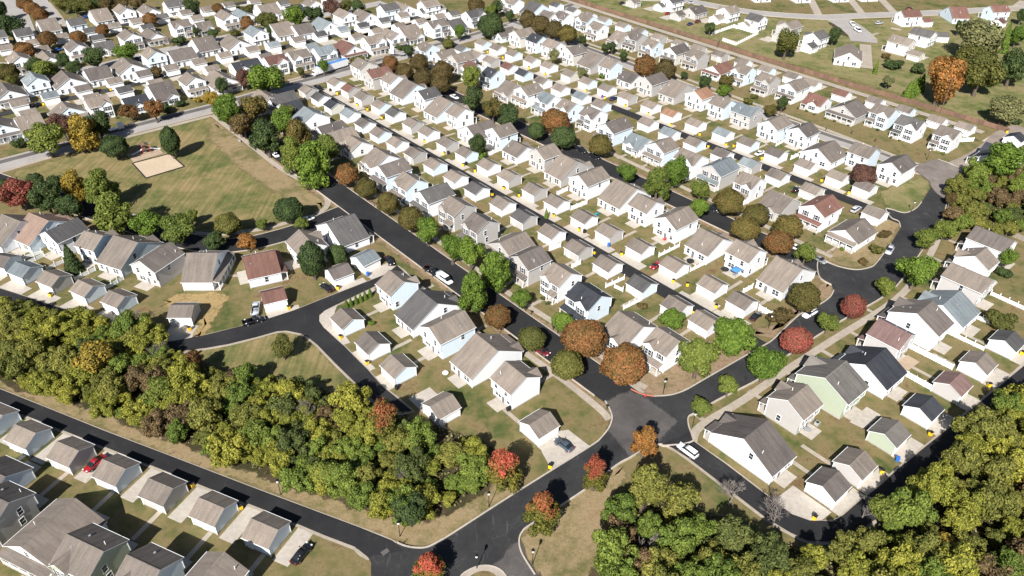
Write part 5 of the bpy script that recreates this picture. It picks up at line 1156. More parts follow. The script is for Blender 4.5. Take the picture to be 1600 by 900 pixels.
PATCH = {"park_lawn":["park",[[-172.36,231.76],[-160.9,242.15],[-145.2,258.99],[-121.12,280.44],[-98.44,253.89],[-80.88,233.75],[-65.43,219.37],[-61.4,213.4],[-61.97,208.36],[-69.74,202.47],[-79.61,198.28],[-90.65,195.68],[-105.69,199.08],[-127.91,208.87],[-152.61,221.14],[-168.21,226.17]]],"corner_lawn":["green",[[124.71,226.15],[136.98,233.03],[142.73,237.06],[144.63,234.23],[143.38,230.41],[135.44,219.8],[131.45,214.96],[127.16,212.73],[123.72,215.57]]],"fence_field":["green",[[36.64,478.01],[56.34,440.04],[87.02,405.25],[106.89,386.65],[123.74,363.61],[147.54,341.37],[172.26,315.28],[182.53,301.26],[194.04,281.87],[209.24,272.64],[320.09,464.78],[214.88,432.98],[142.15,431.76],[96.17,458.26]]],"yard_lawn":["green2",[[110.76,404.15],[116.85,411.28],[125.95,399.34],[113.06,384.86]]],"dry_corner":["dry",[[2.14,85.85],[4.95,89.17],[14.65,96.92],[21.99,103.6],[23.46,101.45],[20.13,94.21],[18.06,85.43],[18.47,77.49],[18.41,71.42],[8.51,71.26],[5.13,78.54],[2.5,82.7]]],"dry_verge":["dry",[[-117.27,124.7],[-120.45,130.31],[-98.41,122.17],[-62.67,106.65],[-29.4,93.32],[-19.05,90.5],[-11.79,92.12],[-0.72,100.17],[1.87,102.71],[0.61,96.97],[-10.23,87.75],[-15.02,84.72],[-18.38,84.94],[-23.43,86.81],[-50.67,97.62],[-87.93,112.52]]],"dry_slope":["park",[[-77.81,137.73],[-63.84,143.43],[-57.32,146.11],[-52.99,144.94],[-37.69,127.7],[-43.45,123.33],[-59.18,127.24]]],"park_dry":["dry",[[-117.86,276.75],[-95.7,250.17],[-64.22,216.77],[-62.51,210.84],[-72.81,214.77],[-95.31,237.22],[-114.85,261.78]]],"corner_dirt":["dirt",[[29.85,125.3],[27.89,127.39],[37.84,138.44],[50.12,144.81],[59.53,143.78],[58.0,140.81],[41.47,128.32],[37.1,126.3]]],"corner_dirt_two":["dirt",[[60.8,148.88],[69.34,153.04],[88.28,172.33],[88.47,168.64],[85.63,164.38],[69.65,151.18],[66.01,146.95]]],"corner_dirt_three":["dry",[[87.18,186.13],[95.08,187.04],[121.01,208.85],[122.25,204.88],[114.35,193.28],[105.91,182.53],[99.25,179.69],[94.34,181.55]]],"wood_floor":["litter",[[-135.97,157.71],[-108.6,150.12],[-84.06,138.54],[-71.15,131.84],[-53.26,127.37],[-36.9,123.47],[-26.85,119.6],[-20.68,115.79],[-10.59,112.2],[-4.25,108.68],[-4.53,97.68],[-11.79,92.12],[-17.13,89.8],[-29.4,93.32],[-45.73,98.36],[-62.5,106.12],[-83.35,114.13],[-101.08,121.7],[-119.21,128.12]]],"wood_floor_two":["litter",[[24.83,96.63],[36.87,93.0],[45.63,88.01],[54.33,84.67],[60.95,83.15],[71.89,89.91],[85.03,100.14],[103.05,112.61],[122.73,122.69],[93.83,72.61],[17.31,71.4],[20.76,88.3]]],"wood_floor_three":["litter",[[150.12,226.93],[166.06,236.83],[190.44,240.06],[170.96,206.29],[142.01,205.46]]],"old_asphalt":["oldroad",[[21.43,114.35],[22.74,117.65],[22.42,120.21],[21.66,122.84],[24.15,124.34],[27.79,126.53],[30.27,125.1],[36.98,116.96],[32.14,111.21],[29.43,109.52],[25.39,106.6]]],"old_asphalt_two":["oldroad",[[-2.73,80.36],[0.72,84.03],[2.14,85.43],[2.85,82.71],[5.13,78.54],[6.96,74.21],[0.8,74.11]]],"straw_patch":["straw",[[-91.97,157.38],[-90.49,161.15],[-76.99,162.07],[-76.85,156.35],[-77.4,145.64],[-79.36,144.32],[-80.68,151.32],[-90.26,156.02]]],"corner_island":["island",[[-8.77,76.8],[-8.18,78.32],[-6.64,79.51],[-4.82,80.19],[-2.73,80.09],[-0.85,78.96],[0.33,76.57],[0.81,72.91],[-9.71,72.74]]],"corner_green":["green2",[[-42.2,192.57],[-40.66,192.61],[-37.75,188.7],[-34.46,184.21],[-32.42,181.53],[-32.4,178.51],[-34.42,175.83],[-36.03,179.41],[-38.32,184.8]]],"dirt_end":["dirtroad",[[143.44,245.05],[144.26,240.05],[145.08,234.24],[143.85,229.5],[144.54,219.64],[153.24,232.6],[160.75,243.58],[156.18,252.25]]],"corner_pad":["conc",[[52.76,96.2],[57.51,99.79],[59.13,97.89],[63.1,93.31],[60.61,91.47],[58.11,90.99],[55.07,92.42]]],"white_patio":["conc",[[81.05,122.64],[83.25,120.07],[77.86,115.67],[75.36,117.74]]],"gravel_patio":["mulch",[[98.12,140.99],[100.0,138.41],[95.62,135.06],[93.3,137.32]]],"garage_pad":["conc",[[8.81,113.34],[12.75,114.17],[17.14,109.46],[13.27,106.19],[8.73,102.84],[6.74,107.82]]],"sw_apron":["conc",[[-46.27,159.94],[-48.2,157.62],[-49.9,153.69],[-49.64,151.0],[-47.93,148.4],[-41.68,141.46],[-39.97,142.48],[-46.29,151.61],[-46.4,155.42]]],"hydrant_bed":["litter",[[174.06,423.57],[181.57,428.81],[184.61,419.32],[183.86,407.71],[177.5,399.62],[173.86,402.75]]],"mulch":["mulch",[[-140.11,245.99],[-132.79,253.8],[-127.26,247.49],[-135.02,239.94]]],"sand_court":["sand",[[-135.04,238.92],[-124.99,247.03],[-115.99,237.04],[-125.83,227.99]]]}
WFENCE = [
[-47.15,543.41],
[-11.1,501.82],
[35.45,458.44],
[71.54,417.22],
[121.96,357.03],
[149.75,326.69],
[179.61,294.99],
[195.61,277.59]]
GFENCE = [
[146.7,208.39],
[152.12,201.45],
[157.87,193.76]]
SPOT = {"playset":[-133.88,248.33],"truck":[-89.27,329.7],"truck_end":[-78.54,342.02],"cab2a":[-58.49,359.22],"cab2b":[-53.32,357.58],"trailer_a":[-159.08,261.95],"trailer_b":[-152.27,266.91],"dish":[-15.46,131.27],"grill":[-0.31,119.94],"blue_chair":[26.66,207.3],"red_chair":[46.08,192.84],"blue_canopy":[63.19,174.52],"canopy_two":[53.9,184.89],"tramp":[51.62,180.75],"tramp_two":[60.77,176.71],"ac":[67.81,116.81],"table":[65.01,114.65],"ac2":[89.76,132.0],"plane_tree":[-139.22,163.46],"cone":[30.95,124.69],"drain":[-22.6,82.81],"drain_two":[71.19,94.52],"bench":[-103.08,258.19],"dish_two":[87.32,135.57],"pond":[-238.43,419.55],"chairs":[76.15,118.74]}
# ------------------------------------------------------------------ materials
MATS = {}
class NT:
    def __init__(s, name, rough=.85, spec=.3):
        s.m = bpy.data.materials.new(name); s.m.use_nodes = True; s.t = s.m.node_tree
        s.b = s.t.nodes['Principled BSDF']; s.b.inputs['Roughness'].default_value = rough
        s.b.inputs['Specular IOR Level'].default_value = spec
    def n(s, ty, **k):
        x = s.t.nodes.new(ty)
        for a, v in k.items(): setattr(x, a, v)
        return x
    def l(s, a, b): s.t.links.new(a, b)
    def pos(s, scale=(1, 1, 1), rot=0, obj=False):
        if obj: src = s.n('ShaderNodeTexCoord').outputs['Object']
        else: src = s.n('ShaderNodeNewGeometry').outputs['Position']
        mp = s.n('ShaderNodeMapping'); mp.inputs['Scale'].default_value = scale; mp.inputs['Rotation'].default_value = (0, 0, rot)
        s.l(src, mp.inputs[0]); return mp.outputs[0]
    def noise(s, vec, scale, detail=4, rough=.6):
        x = s.n('ShaderNodeTexNoise'); x.inputs['Scale'].default_value = scale; x.inputs['Detail'].default_value = detail; x.inputs['Roughness'].default_value = rough
        s.l(vec, x.inputs['Vector']); return x.outputs['Fac']
    def ramp(s, fac, stops):
        x = s.n('ShaderNodeValToRGB'); e = x.color_ramp.elements
        while len(e) < len(stops): e.new(.5)
        for i, (p, c) in enumerate(stops):
            e[i].position = p; e[i].color = (*c, 1) if len(c) == 3 else c
        s.l(fac, x.inputs[0]); return x.outputs[0]
    def mix(s, fac, a, b, mode='MIX'):
        x = s.n('ShaderNodeMix', data_type='RGBA', blend_type=mode)
        for sock, v in ((x.inputs[0], fac), (x.inputs[6], a), (x.inputs[7], b)):
            if hasattr(v, 'links'): s.l(v, sock)
            elif isinstance(v, (int, float)): sock.default_value = v
            else: sock.default_value = (*v, 1)
        return x.outputs[2]
    def math(s, op, a, b=0.):
        x = s.n('ShaderNodeMath', operation=op)
        for i, v in enumerate((a, b)):
            if hasattr(v, 'links'): s.l(v, x.inputs[i])
            else: x.inputs[i].default_value = v
        return x.outputs[0]
    def col(s, c):
        if hasattr(c, 'links'): s.l(c, s.b.inputs['Base Color'])
        else: s.b.inputs['Base Color'].default_value = (*c, 1)
    def bump(s, h, strength=.3, dist=.05):
        x = s.n('ShaderNodeBump'); x.inputs['Strength'].default_value = strength; x.inputs['Distance'].default_value = dist
        s.l(h, x.inputs['Height']); s.l(x.outputs[0], s.b.inputs['Normal'])
    def objrand(s): return s.n('ShaderNodeObjectInfo').outputs['Random']

def plain(name, c, rough=.7, spec=.3, metal=0):
    k = NT(name, rough, spec); k.col(c); k.b.inputs['Metallic'].default_value = metal; return k.m
def grainy(name, c, var=.18, scale=3., rough=.85, bump=0., tint=None):
    k = NT(name, rough); v = k.pos(); a = k.noise(v, scale, 5); b = k.noise(v, scale*.13, 3)
    f = k.math('ADD', k.math('MULTIPLY', a, .55), k.math('MULTIPLY', b, .45))
    lo = tuple(x*(1-var*1.6) for x in c); hi = tuple(x*(1+var*1.6) for x in (tint or c))
    k.col(k.ramp(f, [(.3, lo), (.7, hi)]))
    if bump: k.bump(a, bump, .08)
    return k.m
def lawn_mat(name, dry, mid, green, brown, gscale=.045, bias=0., stripe=0., edge=True):
    k = NT(name, .95, .1); v = k.pos()
    big = k.noise(v, gscale, 4, .65); med = k.noise(v, gscale*5, 5, .72); fine = k.noise(v, 2.2, 6, .75); vf = k.noise(v, 9, 3, .8)
    f = k.math('ADD', k.math('MULTIPLY', big, .5), k.math('MULTIPLY', med, .5))
    f = k.math('ADD', f, bias)
    c = k.ramp(f, [(.36, brown), (.45, dry), (.52, mid), (.60, green)])
    c2 = k.ramp(fine, [(.28, (.62, .60, .55)), (.5, (1, 1, 1)), (.75, (1.28, 1.25, 1.15))])
    c = k.mix(.8, c, c2, 'MULTIPLY')
    c3 = k.ramp(vf, [(.3, (.72, .72, .7)), (.7, (1.2, 1.2, 1.2))]); c = k.mix(.7, c, c3, 'MULTIPLY')
    if stripe:
        for ang, sc in ((R(8), 1.6), (R(82), 2.4)):
            sv = k.pos((1, .03, 1), ang); st = k.noise(sv, sc*.5, 2)
            c = k.mix(stripe, c, k.ramp(st, [(.35, (.72, .76, .7)), (.65, (1.2, 1.15, 1.12))]), 'MULTIPLY')
    k.col(c); k.bump(fine, .5, .12)
    if edge:
        at = k.n('ShaderNodeAttribute', attribute_name='edge').outputs['Fac']; en = k.noise(v, .35, 5, .7); e2 = k.math('ADD', at, k.math('MULTIPLY', k.math('SUBTRACT', en, .5), 1.5))
        k.l(k.ramp(e2, [(.38, (0, 0, 0)), (.62, (1, 1, 1))]), k.b.inputs['Alpha'])
    return k.m
def build_mats():
    M = MATS
    M['grass'] = lawn_mat('grass', (0.187, 0.144, 0.070), (0.137, 0.120, 0.049), (0.066, 0.085, 0.026), (0.137, 0.090, 0.045), .055, -.005, 0., False)
    M['green'] = lawn_mat('green_lawn', (0.218, 0.183, 0.090), (0.153, 0.147, 0.058), (0.086, 0.110, 0.033), (0.203, 0.158, 0.079), .045, .0)
    M['green2'] = lawn_mat('mown_green_lawn', (0.056, 0.086, 0.026), (0.046, 0.079, 0.022), (0.036, 0.069, 0.019), (0.061, 0.081, 0.027), .05, .1)
    M['park'] = lawn_mat('park_grass', (0.233, 0.184, 0.090), (0.171, 0.150, 0.065), (0.098, 0.113, 0.040), (0.256, 0.186, 0.100), .03, .005, .6)
    M['dry'] = lawn_mat('dry_grass', (0.264, 0.198, 0.113), (0.208, 0.162, 0.082), (0.122, 0.113, 0.046), (0.223, 0.147, 0.084), .07, -.01)
    M['straw'] = lawn_mat('straw', (0.335, 0.239, 0.111), (0.274, 0.193, 0.090), (0.162, 0.143, 0.058), (0.243, 0.162, 0.084), .2, -.02)
    M['dirt'] = lawn_mat('bare_dirt_verge', (0.258, 0.183, 0.119), (0.218, 0.158, 0.093), (0.142, 0.122, 0.058), (0.182, 0.113, 0.075), .12, -.01)
    M['litter'] = lawn_mat('leaf_litter', (0.071, 0.056, 0.031), (0.051, 0.042, 0.022), (0.036, 0.041, 0.016), (0.086, 0.060, 0.037), .1)
    # asphalt
    def asphalt(name, lo, hi, seam, streak=.5):
        k = NT(name, .9, .25); v = k.pos(); a = k.noise(v, .12, 4, .7); b = k.noise(v, 6, 4, .8); s2 = k.noise(k.pos((1, .12, 1), R(40.7)), .9, 4, .7)
        c = k.ramp(a, [(.3, lo), (.75, hi)]); c = k.mix(.6, c, k.ramp(b, [(.3, (.6, .6, .6)), (.7, (1.35, 1.35, 1.35))]), 'MULTIPLY')
        c = k.mix(k.math('MULTIPLY', k.ramp(s2, [(.62, (0, 0, 0)), (.78, (1, 1, 1))]), streak), c, seam)
        if name in ('worn_black_asphalt', 'old_asphalt', 'muddy_road', 'fresh_asphalt'):
            for sc, dd in ((.09, 2), (.16, 3)):
                q = k.noise(v, sc, dd, .55); ln = k.math('LESS_THAN', k.math('ABSOLUTE', k.math('SUBTRACT', q, .5)), .0028); lm = k.math('MULTIPLY', ln, k.math('MULTIPLY', k.ramp(a, [(.45, (0, 0, 0)), (.6, (1, 1, 1))]), .07 if name == 'fresh_asphalt' else .22)); c = k.mix(lm, c, (.2, .18, .165))
        k.col(c); k.bump(b, .3, .02)
        if name in ('old_asphalt', 'muddy_road'):
            at = k.n('ShaderNodeAttribute', attribute_name='edge').outputs['Fac']; e2 = k.math('ADD', at, k.math('MULTIPLY', k.math('SUBTRACT', s2, .5), 1.1)); k.l(k.ramp(e2, [(.35, (0, 0, 0)), (.65, (1, 1, 1))]), k.b.inputs['Alpha'])
        return k.m
    M['asphalt'] = asphalt('fresh_asphalt', (.0150, .0148, .0160), (.0275, .0268, .0275), (.06, .055, .052), .28)
    M['asphalt_worn'] = asphalt('worn_black_asphalt', (.020, .020, .021), (.042, .041, .041), (.17, .15, .135), .5)
    M['oldroad'] = asphalt('old_asphalt', (.055, .050, .047), (.115, .103, .094), (.030, .029, .029), .85)
    M['oldroad'].name = 'old_scraped_asphalt'
    M['overlay'] = asphalt('overlay_asphalt', (.085, .078, .072), (.14, .126, .115), (.04, .038, .037), .6)
    M['greyroad'] = asphalt('grey_concrete_road', (.28, .255, .235), (.35, .325, .30), (.12, .105, .1), .45)
    M['dirtroad2'] = asphalt('mud_lane', (.20, .16, .13), (.30, .25, .21), (.07, .05, .04), .9)
    M['dirtroad'] = asphalt('muddy_road', (.13, .108, .092), (.24, .205, .18), (.045, .036, .032), .95)
    M['concrete'] = grainy('pale_concrete', (.40, .355, .30), .14, 1.2, .85, .1)
    M['pavement'] = grainy('pavement_concrete', (.33, .28, .225), .14, .9, .9, .1)
    M['kerb'] = grainy('kerb_concrete', (.40, .35, .29), .15, 1.5)
    M['redkerb'] = grainy('red_painted_kerb', (.42, .15, .10), .2, 2.)
    M['mulch'] = grainy('wood_mulch', (.36, .27, .19), .15, 2.5, .95, .3)
    M['sand'] = grainy('playground_sand', (.45, .35, .245), .10, 1., .95, .2)
    # roofs
    for key, c in dict(t=(.186, .158, .134), g=(.092, .089, .087), k=(.042, .046, .053), l=(.175, .20, .21), r=(.15, .082, .066), d=(.124, .108, .098), o=(.22, .128, .085), p=(.25, .178, .142), m=(.18, .118, .108), s=(.158, .146, .131)).items():
        k = NT('roof_shingles_' + dict(t='taupe', g='grey', k='charcoal', l='blue_grey', r='red_brown', d='brown_grey', o='orange', p='salmon', m='mauve', s='stone')[key], .95, .15)
        v = k.pos(obj=True); vr = k.n('ShaderNodeVectorMath', operation='ADD'); k.l(v, vr.inputs[0])
        cx = k.n('ShaderNodeCombineXYZ'); ro = k.objrand(); k.l(k.math('MULTIPLY', ro, 90.), cx.inputs[0]); k.l(cx.outputs[0], vr.inputs[1]); v = vr.outputs[0]
        mp = k.n('ShaderNodeMapping'); mp.inputs['Scale'].default_value = (.7, 4.2, 4.2); k.l(v, mp.inputs[0])
        a = k.noise(mp.outputs[0], 2.2, 5, .8); st = k.n('ShaderNodeMapping'); st.inputs['Scale'].default_value = (1.6, .16, .16); k.l(v, st.inputs[0]); streak = k.noise(st.outputs[0], .8, 4, .7); big = k.noise(v, .25, 3)
        cc = k.mix(.85, c, k.ramp(a, [(.25, (.68, .68, .68)), (.75, (1.3, 1.3, 1.3))]), 'MULTIPLY')
        cc = k.mix(.75, cc, k.ramp(streak, [(.32, (.68, .68, .69)), (.6, (1.12, 1.11, 1.1))]), 'MULTIPLY')
        cc = k.mix(.7, cc, k.ramp(big, [(.3, (.82, .82, .83)), (.7, (1.14, 1.12, 1.1))]), 'MULTIPLY')
        cc = k.mix(1., cc, k.ramp(ro, [(0., (.78, .78, .79)), (1., (1.18, 1.16, 1.13))]), 'MULTIPLY')
        k.col(cc)
        sp = k.n('ShaderNodeSeparateXYZ'); k.l(v, sp.inputs[0])
        h = k.math('FRACT', k.math('MULTIPLY', sp.outputs[2], 7.)); k.bump(k.math('ADD', h, a), .35, .03)
        M['roof_' + key] = k.m
    for key, c in dict(w=(.80, .805, .81), b=(.68, .77, .83), g=(.46, .435, .41), c=(.66, .63, .57), n=(.385, .425, .32)).items():
        k = NT('siding_' + dict(w='white', b='pale_blue', g='light_grey', c='cream', n='pale_green')[key], .55, .35)
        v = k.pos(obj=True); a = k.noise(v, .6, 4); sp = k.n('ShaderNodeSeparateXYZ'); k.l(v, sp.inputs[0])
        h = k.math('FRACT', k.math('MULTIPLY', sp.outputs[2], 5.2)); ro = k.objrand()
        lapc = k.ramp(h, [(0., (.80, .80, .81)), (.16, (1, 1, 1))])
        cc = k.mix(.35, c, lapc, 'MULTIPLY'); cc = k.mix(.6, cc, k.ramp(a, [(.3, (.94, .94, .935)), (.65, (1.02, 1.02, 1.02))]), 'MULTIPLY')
        cc = k.mix(1., cc, k.ramp(ro, [(0., (.93, .93, .92)), (1., (1.02, 1.02, 1.03))]), 'MULTIPLY')
        k.col(cc); k.bump(h, .25, .03); M['wall_' + key] = k.m
    M['trim'] = plain('white_trim', (.80, .80, .79), .5)
    M['glass'] = plain('window_glass', (.035, .04, .048), .12, .5)
    M['shutter'] = plain('dark_shutter', (.05, .05, .056), .6)
    M['door'] = plain('entry_door', (.16, .15, .145), .5)
    M['gdoor'] = plain('garage_door_white', (.78, .775, .75), .5)
    M['found'] = grainy('foundation_block', (.33, .31, .29), .15, 2.)
    M['solar'] = plain('solar_cells', (.012, .014, .025), .15, .6)
    M['metal'] = plain('galvanised_metal', (.55, .55, .56), .4, .5, .6)
    M['vinyl'] = plain('white_vinyl', (.80, .80, .79), .45)
    M['fencewood'] = None
    k = NT('weathered_red_wood', .9, .1); v = k.pos(obj=True); a = k.noise(k.pos((3, 3, .3), obj=True), 3, 4); ro = k.objrand()
    c = k.ramp(a, [(.3, (.135, .082, .06)), (.7, (.235, .145, .108))]); k.col(k.mix(1., c, k.ramp(ro, [(0, (.78, .78, .78)), (1, (1.2, 1.15, 1.1))]), 'MULTIPLY')); M['fencewood'] = k.m
    k = NT('weathered_grey_wood', .9, .1); a = k.noise(k.pos((3, 3, .3), obj=True), 3, 4); k.col(k.ramp(a, [(.3, (.2, .17, .14)), (.7, (.34, .29, .25))])); M['greywood'] = k.m
    k = NT('bark', .95, .1); a = k.noise(k.pos((4, 4, .8), obj=True), 2, 5); k.col(k.ramp(a, [(.3, (.06, .045, .035)), (.7, (.16, .125, .10))])); M['bark'] = k.m
    k = NT('pale_bark', .95, .1); a = k.noise(k.pos((4, 4, .8), obj=True), 2, 5); k.col(k.ramp(a, [(.3, (.13, .11, .095)), (.7, (.27, .235, .21))])); M['palebark'] = k.m
    LEAF = dict(green=((0.071, 0.136, 0.017), (0.124, 0.181, 0.027)), lime=((0.091, 0.133, 0.024), (0.150, 0.177, 0.035)), dark=((0.034, 0.060, 0.021), (0.063, 0.091, 0.028)), olive=((0.080, 0.090, 0.022), (0.124, 0.122, 0.030)),
        rust=((0.104, 0.087, 0.028), (0.215, 0.091, 0.035)), rustolive=((0.078, 0.086, 0.022), (0.138, 0.100, 0.030)), brown=((0.064, 0.055, 0.020), (0.130, 0.090, 0.035)), red=((0.144, 0.071, 0.041), (0.260, 0.064, 0.054)), maroon=((0.067, 0.040, 0.032), (0.135, 0.065, 0.049)),
        orange=((0.165, 0.101, 0.028), (0.279, 0.128, 0.037)), gold=((0.183, 0.154, 0.027), (0.326, 0.224, 0.038)), pale=((0.135, 0.139, 0.057), (0.217, 0.211, 0.093)),
        wy=((0.146, 0.161, 0.026), (0.260, 0.258, 0.042)), wo=((0.108, 0.124, 0.027), (0.189, 0.186, 0.042)), wg=((0.081, 0.130, 0.024), (0.155, 0.201, 0.036)), wd=((0.058, 0.083, 0.025), (0.111, 0.127, 0.035)), wp=((0.140, 0.144, 0.058), (0.239, 0.238, 0.100)), wb=((0.104, 0.077, 0.039), (0.177, 0.120, 0.059)), weed=((0.103, 0.106, 0.038), (0.207, 0.183, 0.082)))
    for key, (a_, b_) in LEAF.items(): M['leaf_' + key] = leaf(key, a_, b_)
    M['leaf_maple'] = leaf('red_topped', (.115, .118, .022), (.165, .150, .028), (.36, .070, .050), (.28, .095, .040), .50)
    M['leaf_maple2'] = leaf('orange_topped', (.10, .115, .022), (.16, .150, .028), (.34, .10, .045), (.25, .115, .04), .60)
    for key, c, r in (('white', (.78, .78, .77), .3), ('slate', (.055, .075, .095), .25), ('black', (.012, .012, .014), .2), ('red', (.26, .014, .02), .25), ('silver', (.42, .43, .45), .3), ('maroon', (.13, .015, .02), .25), ('navy', (.02, .035, .09), .25), ('yellow', (.75, .48, .02), .3), ('grey', (.2, .2, .21), .3), ('blue', (.03, .10, .30), .25)):
        k = NT('car_paint_' + key, r, .5); k.col(c); k.b.inputs['Coat Weight'].default_value = .5; M['car_' + key] = k.m
    M['tyre'] = plain('tyre_rubber', (.018, .018, .019), .9); M['rim'] = plain('wheel_rim', (.4, .4, .42), .35, .5, .7)
    M['carglass'] = plain('car_glass', (.015, .018, .022), .08, .6)
    M['lens'] = plain('clear_lens', (.7, .7, .68), .15, .5); M['redlens'] = plain('red_lens', (.35, .02, .02), .2, .5)
    M['blackplastic'] = plain('black_plastic', (.02, .02, .021), .55); M['yellow'] = plain('yellow_plastic', (.80, .50, .02), .45)
    M['bluep'] = plain('blue_plastic', (.03, .13, .42), .45); M['purplep'] = plain('purple_plastic', (.12, .05, .35), .45)
    M['teal'] = plain('teal_paint', (.02, .32, .44), .5); M['redp'] = plain('red_paint', (.55, .05, .05), .45); M['canvasblue'] = plain('blue_canvas', (.06, .20, .42), .8); M['canvasgrey'] = plain('grey_blue_canvas', (.32, .38, .48), .8)
    M['orangep'] = plain('orange_plastic', (.8, .18, .04), .5); M['woodp'] = plain('pole_wood', (.13, .085, .06), .9); M['border'] = plain('dark_timber_edging', (.022, .02, .02), .8)
    M['boxblue'] = plain('faded_blue_tarp', (.07, .20, .46), .6)
def leaf(name, a, b, ta=None, tb=None, split=.45):
    k = NT('leaves_' + name, .75, .25)
    geo = k.n('ShaderNodeNewGeometry'); isl = geo.outputs['Random Per Island']; v = k.pos(obj=True)
    nz = k.noise(v, 1.6, 3); ro = k.objrand()
    f = k.math('ADD', k.math('MULTIPLY', isl, .45), k.math('MULTIPLY', nz, .75)); c = k.ramp(f, [(.25, a), (.85, b)])
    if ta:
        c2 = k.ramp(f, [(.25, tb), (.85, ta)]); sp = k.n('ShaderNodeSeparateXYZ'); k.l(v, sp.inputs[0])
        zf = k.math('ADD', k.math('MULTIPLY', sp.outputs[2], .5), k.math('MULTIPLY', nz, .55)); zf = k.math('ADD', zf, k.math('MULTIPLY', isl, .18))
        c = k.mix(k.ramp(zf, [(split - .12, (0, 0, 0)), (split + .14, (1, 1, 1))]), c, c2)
    c = k.mix(1., c, k.ramp(isl, [(0, (.62, .64, .62)), (1, (1.4, 1.36, 1.3))]), 'MULTIPLY')
    c = k.mix(1., c, k.ramp(ro, [(0, (.80, .84, .8)), (1, (1.22, 1.15, 1.1))]), 'MULTIPLY')
    k.col(c)
    tr = k.n('ShaderNodeBsdfTranslucent'); k.l(c, tr.inputs['Color']); mx = k.n('ShaderNodeMixShader'); mx.inputs[0].default_value = .26
    k.l(k.b.outputs[0], mx.inputs[1]); k.l(tr.outputs[0], mx.inputs[2]); k.l(mx.outputs[0], k.t.nodes['Material Output'].inputs['Surface'])
    return k.m
build_mats()
M = MATS
# ------------------------------------------------------------------ mesh helpers
class MB:
    def __init__(s): s.v = []; s.f = []; s.mi = []
    def face(s, pts, mi=0):
        n = len(s.v); s.v += [tuple(p) for p in pts]; s.f.append(tuple(range(n, n+len(pts)))); s.mi.append(mi)
    def box(s, x0, y0, z0, x1, y1, z1, mi=0, rot=0, c=None, top=None):
        P = [(x0, y0), (x1, y0), (x1, y1), (x0, y1)]
        if rot:
            cx, cy = c or ((x0+x1)/2, (y0+y1)/2); ca, sa = math.cos(rot), math.sin(rot)
            P = [(cx+(x-cx)*ca-(y-cy)*sa, cy+(x-cx)*sa+(y-cy)*ca) for x, y in P]
        n = len(s.v); s.v += [(x, y, z0) for x, y in P]+[(x, y, z1) for x, y in P]
        for q in ((3, 2, 1, 0), (4, 5, 6, 7), (0, 1, 5, 4), (1, 2, 6, 5), (2, 3, 7, 6), (3, 0, 4, 7)):
            s.f.append(tuple(n+i for i in q)); s.mi.append(mi)
        if top is not None: s.mi[-5] = top
    def prism(s, prof, a0, a1, axis='x', mi=0, side=None, cap=None):
        """profile (u,z) extruded along x or y from a0 to a1"""
        N = len(prof); P = lambda a, u, z: (a, u, z) if axis == 'x' else (u, a, z)
        n = len(s.v); s.v += [P(a0, u, z) for u, z in prof]+[P(a1, u, z) for u, z in prof]
        for i in range(N):
            j = (i+1) % N; q = (n+i, n+j, n+N+j, n+N+i); s.f.append(q if axis == 'y' else q[::-1]); s.mi.append(side[i] if side else mi)
        a = tuple(n+i for i in range(N)); b = tuple(n+N+i for i in range(N))
        s.f += [a[::-1] if axis == 'y' else a, b if axis == 'y' else b[::-1]]; s.mi += [mi if cap is None else cap]*2
    def tube(s, pts, rad, seg=6, mi=0, cap=True):
        rings = []
        for i, p in enumerate(pts):
            p = Vector(p); d = (Vector(pts[min(i+1, len(pts)-1)])-Vector(pts[max(i-1, 0)])).normalized()
            e1 = d.cross(Vector((0, 0, 1)) if abs(d.z) < .9 else Vector((1, 0, 0))).normalized(); e2 = d.cross(e1)
            r = rad[i] if isinstance(rad, (list, tuple)) else rad; n = len(s.v)
            s.v += [tuple(p+e1*(r*math.cos(2*math.pi*k/seg))+e2*(r*math.sin(2*math.pi*k/seg))) for k in range(seg)]; rings.append(n)
        for a, b in zip(rings, rings[1:]):
            for k in range(seg): s.f.append((a+k, a+(k+1) % seg, b+(k+1) % seg, b+k)); s.mi.append(mi)
        if cap: s.f.append(tuple(rings[-1]+k for k in range(seg))); s.mi.append(mi); s.f.append(tuple(rings[0]+k for k in reversed(range(seg)))); s.mi.append(mi)
    def mesh(s, name, mats):
        me = bpy.data.meshes.new(name); me.from_pydata(s.v, [], s.f)
        for x in mats: me.materials.append(x)
        if len(mats) > 1: me.polygons.foreach_set('material_index', s.mi)
        me.update(); return me
    def obj(s, name, mats, parent=None):
        if not isinstance(mats, (list, tuple)): mats = [mats]
        return link(name, s.mesh(name, mats), parent)
def link(name, me, parent=None, loc=None, rz=0, scale=None):
    o = bpy.data.objects.new(name, me); COL.objects.link(o)
    if parent: o.parent = parent
    if loc: o.location = loc
    if rz: o.rotation_euler = (0, 0, rz)
    if scale: o.scale = scale
    return o
def thing(name, label, cat, loc=(0, 0, 0), rz=0, group=None):
    o = link(name, None, None, loc, rz); o.empty_display_size = .5; tag(o, label, cat, group); return o
def tag(o, label, cat, group=None):
    o['label'] = label; o['category'] = cat
    if group: o['group'] = group
    return o
def struct(o): o['kind'] = 'structure'; return o
def smooth_curve(P, n=6):
    Q = []
    for i in range(len(P)-1):
        p0, p1, p2, p3 = (Vector(P[max(0, min(len(P)-1, i+k))]) for k in (-1, 0, 1, 2))
        for j in range(n):
            t = j/n; Q.append(.5*((2*p1)+(p2-p0)*t+(2*p0-5*p1+4*p2-p3)*t*t+(3*p1-p0-3*p2+p3)*t**3))
    return Q+[Vector(P[-1])]
def normals(P):
    N = []
    for i in range(len(P)):
        d = (P[min(i+1, len(P)-1)]-P[max(i-1, 0)]); N.append(Vector((-d.y, d.x)).normalized())
    return N
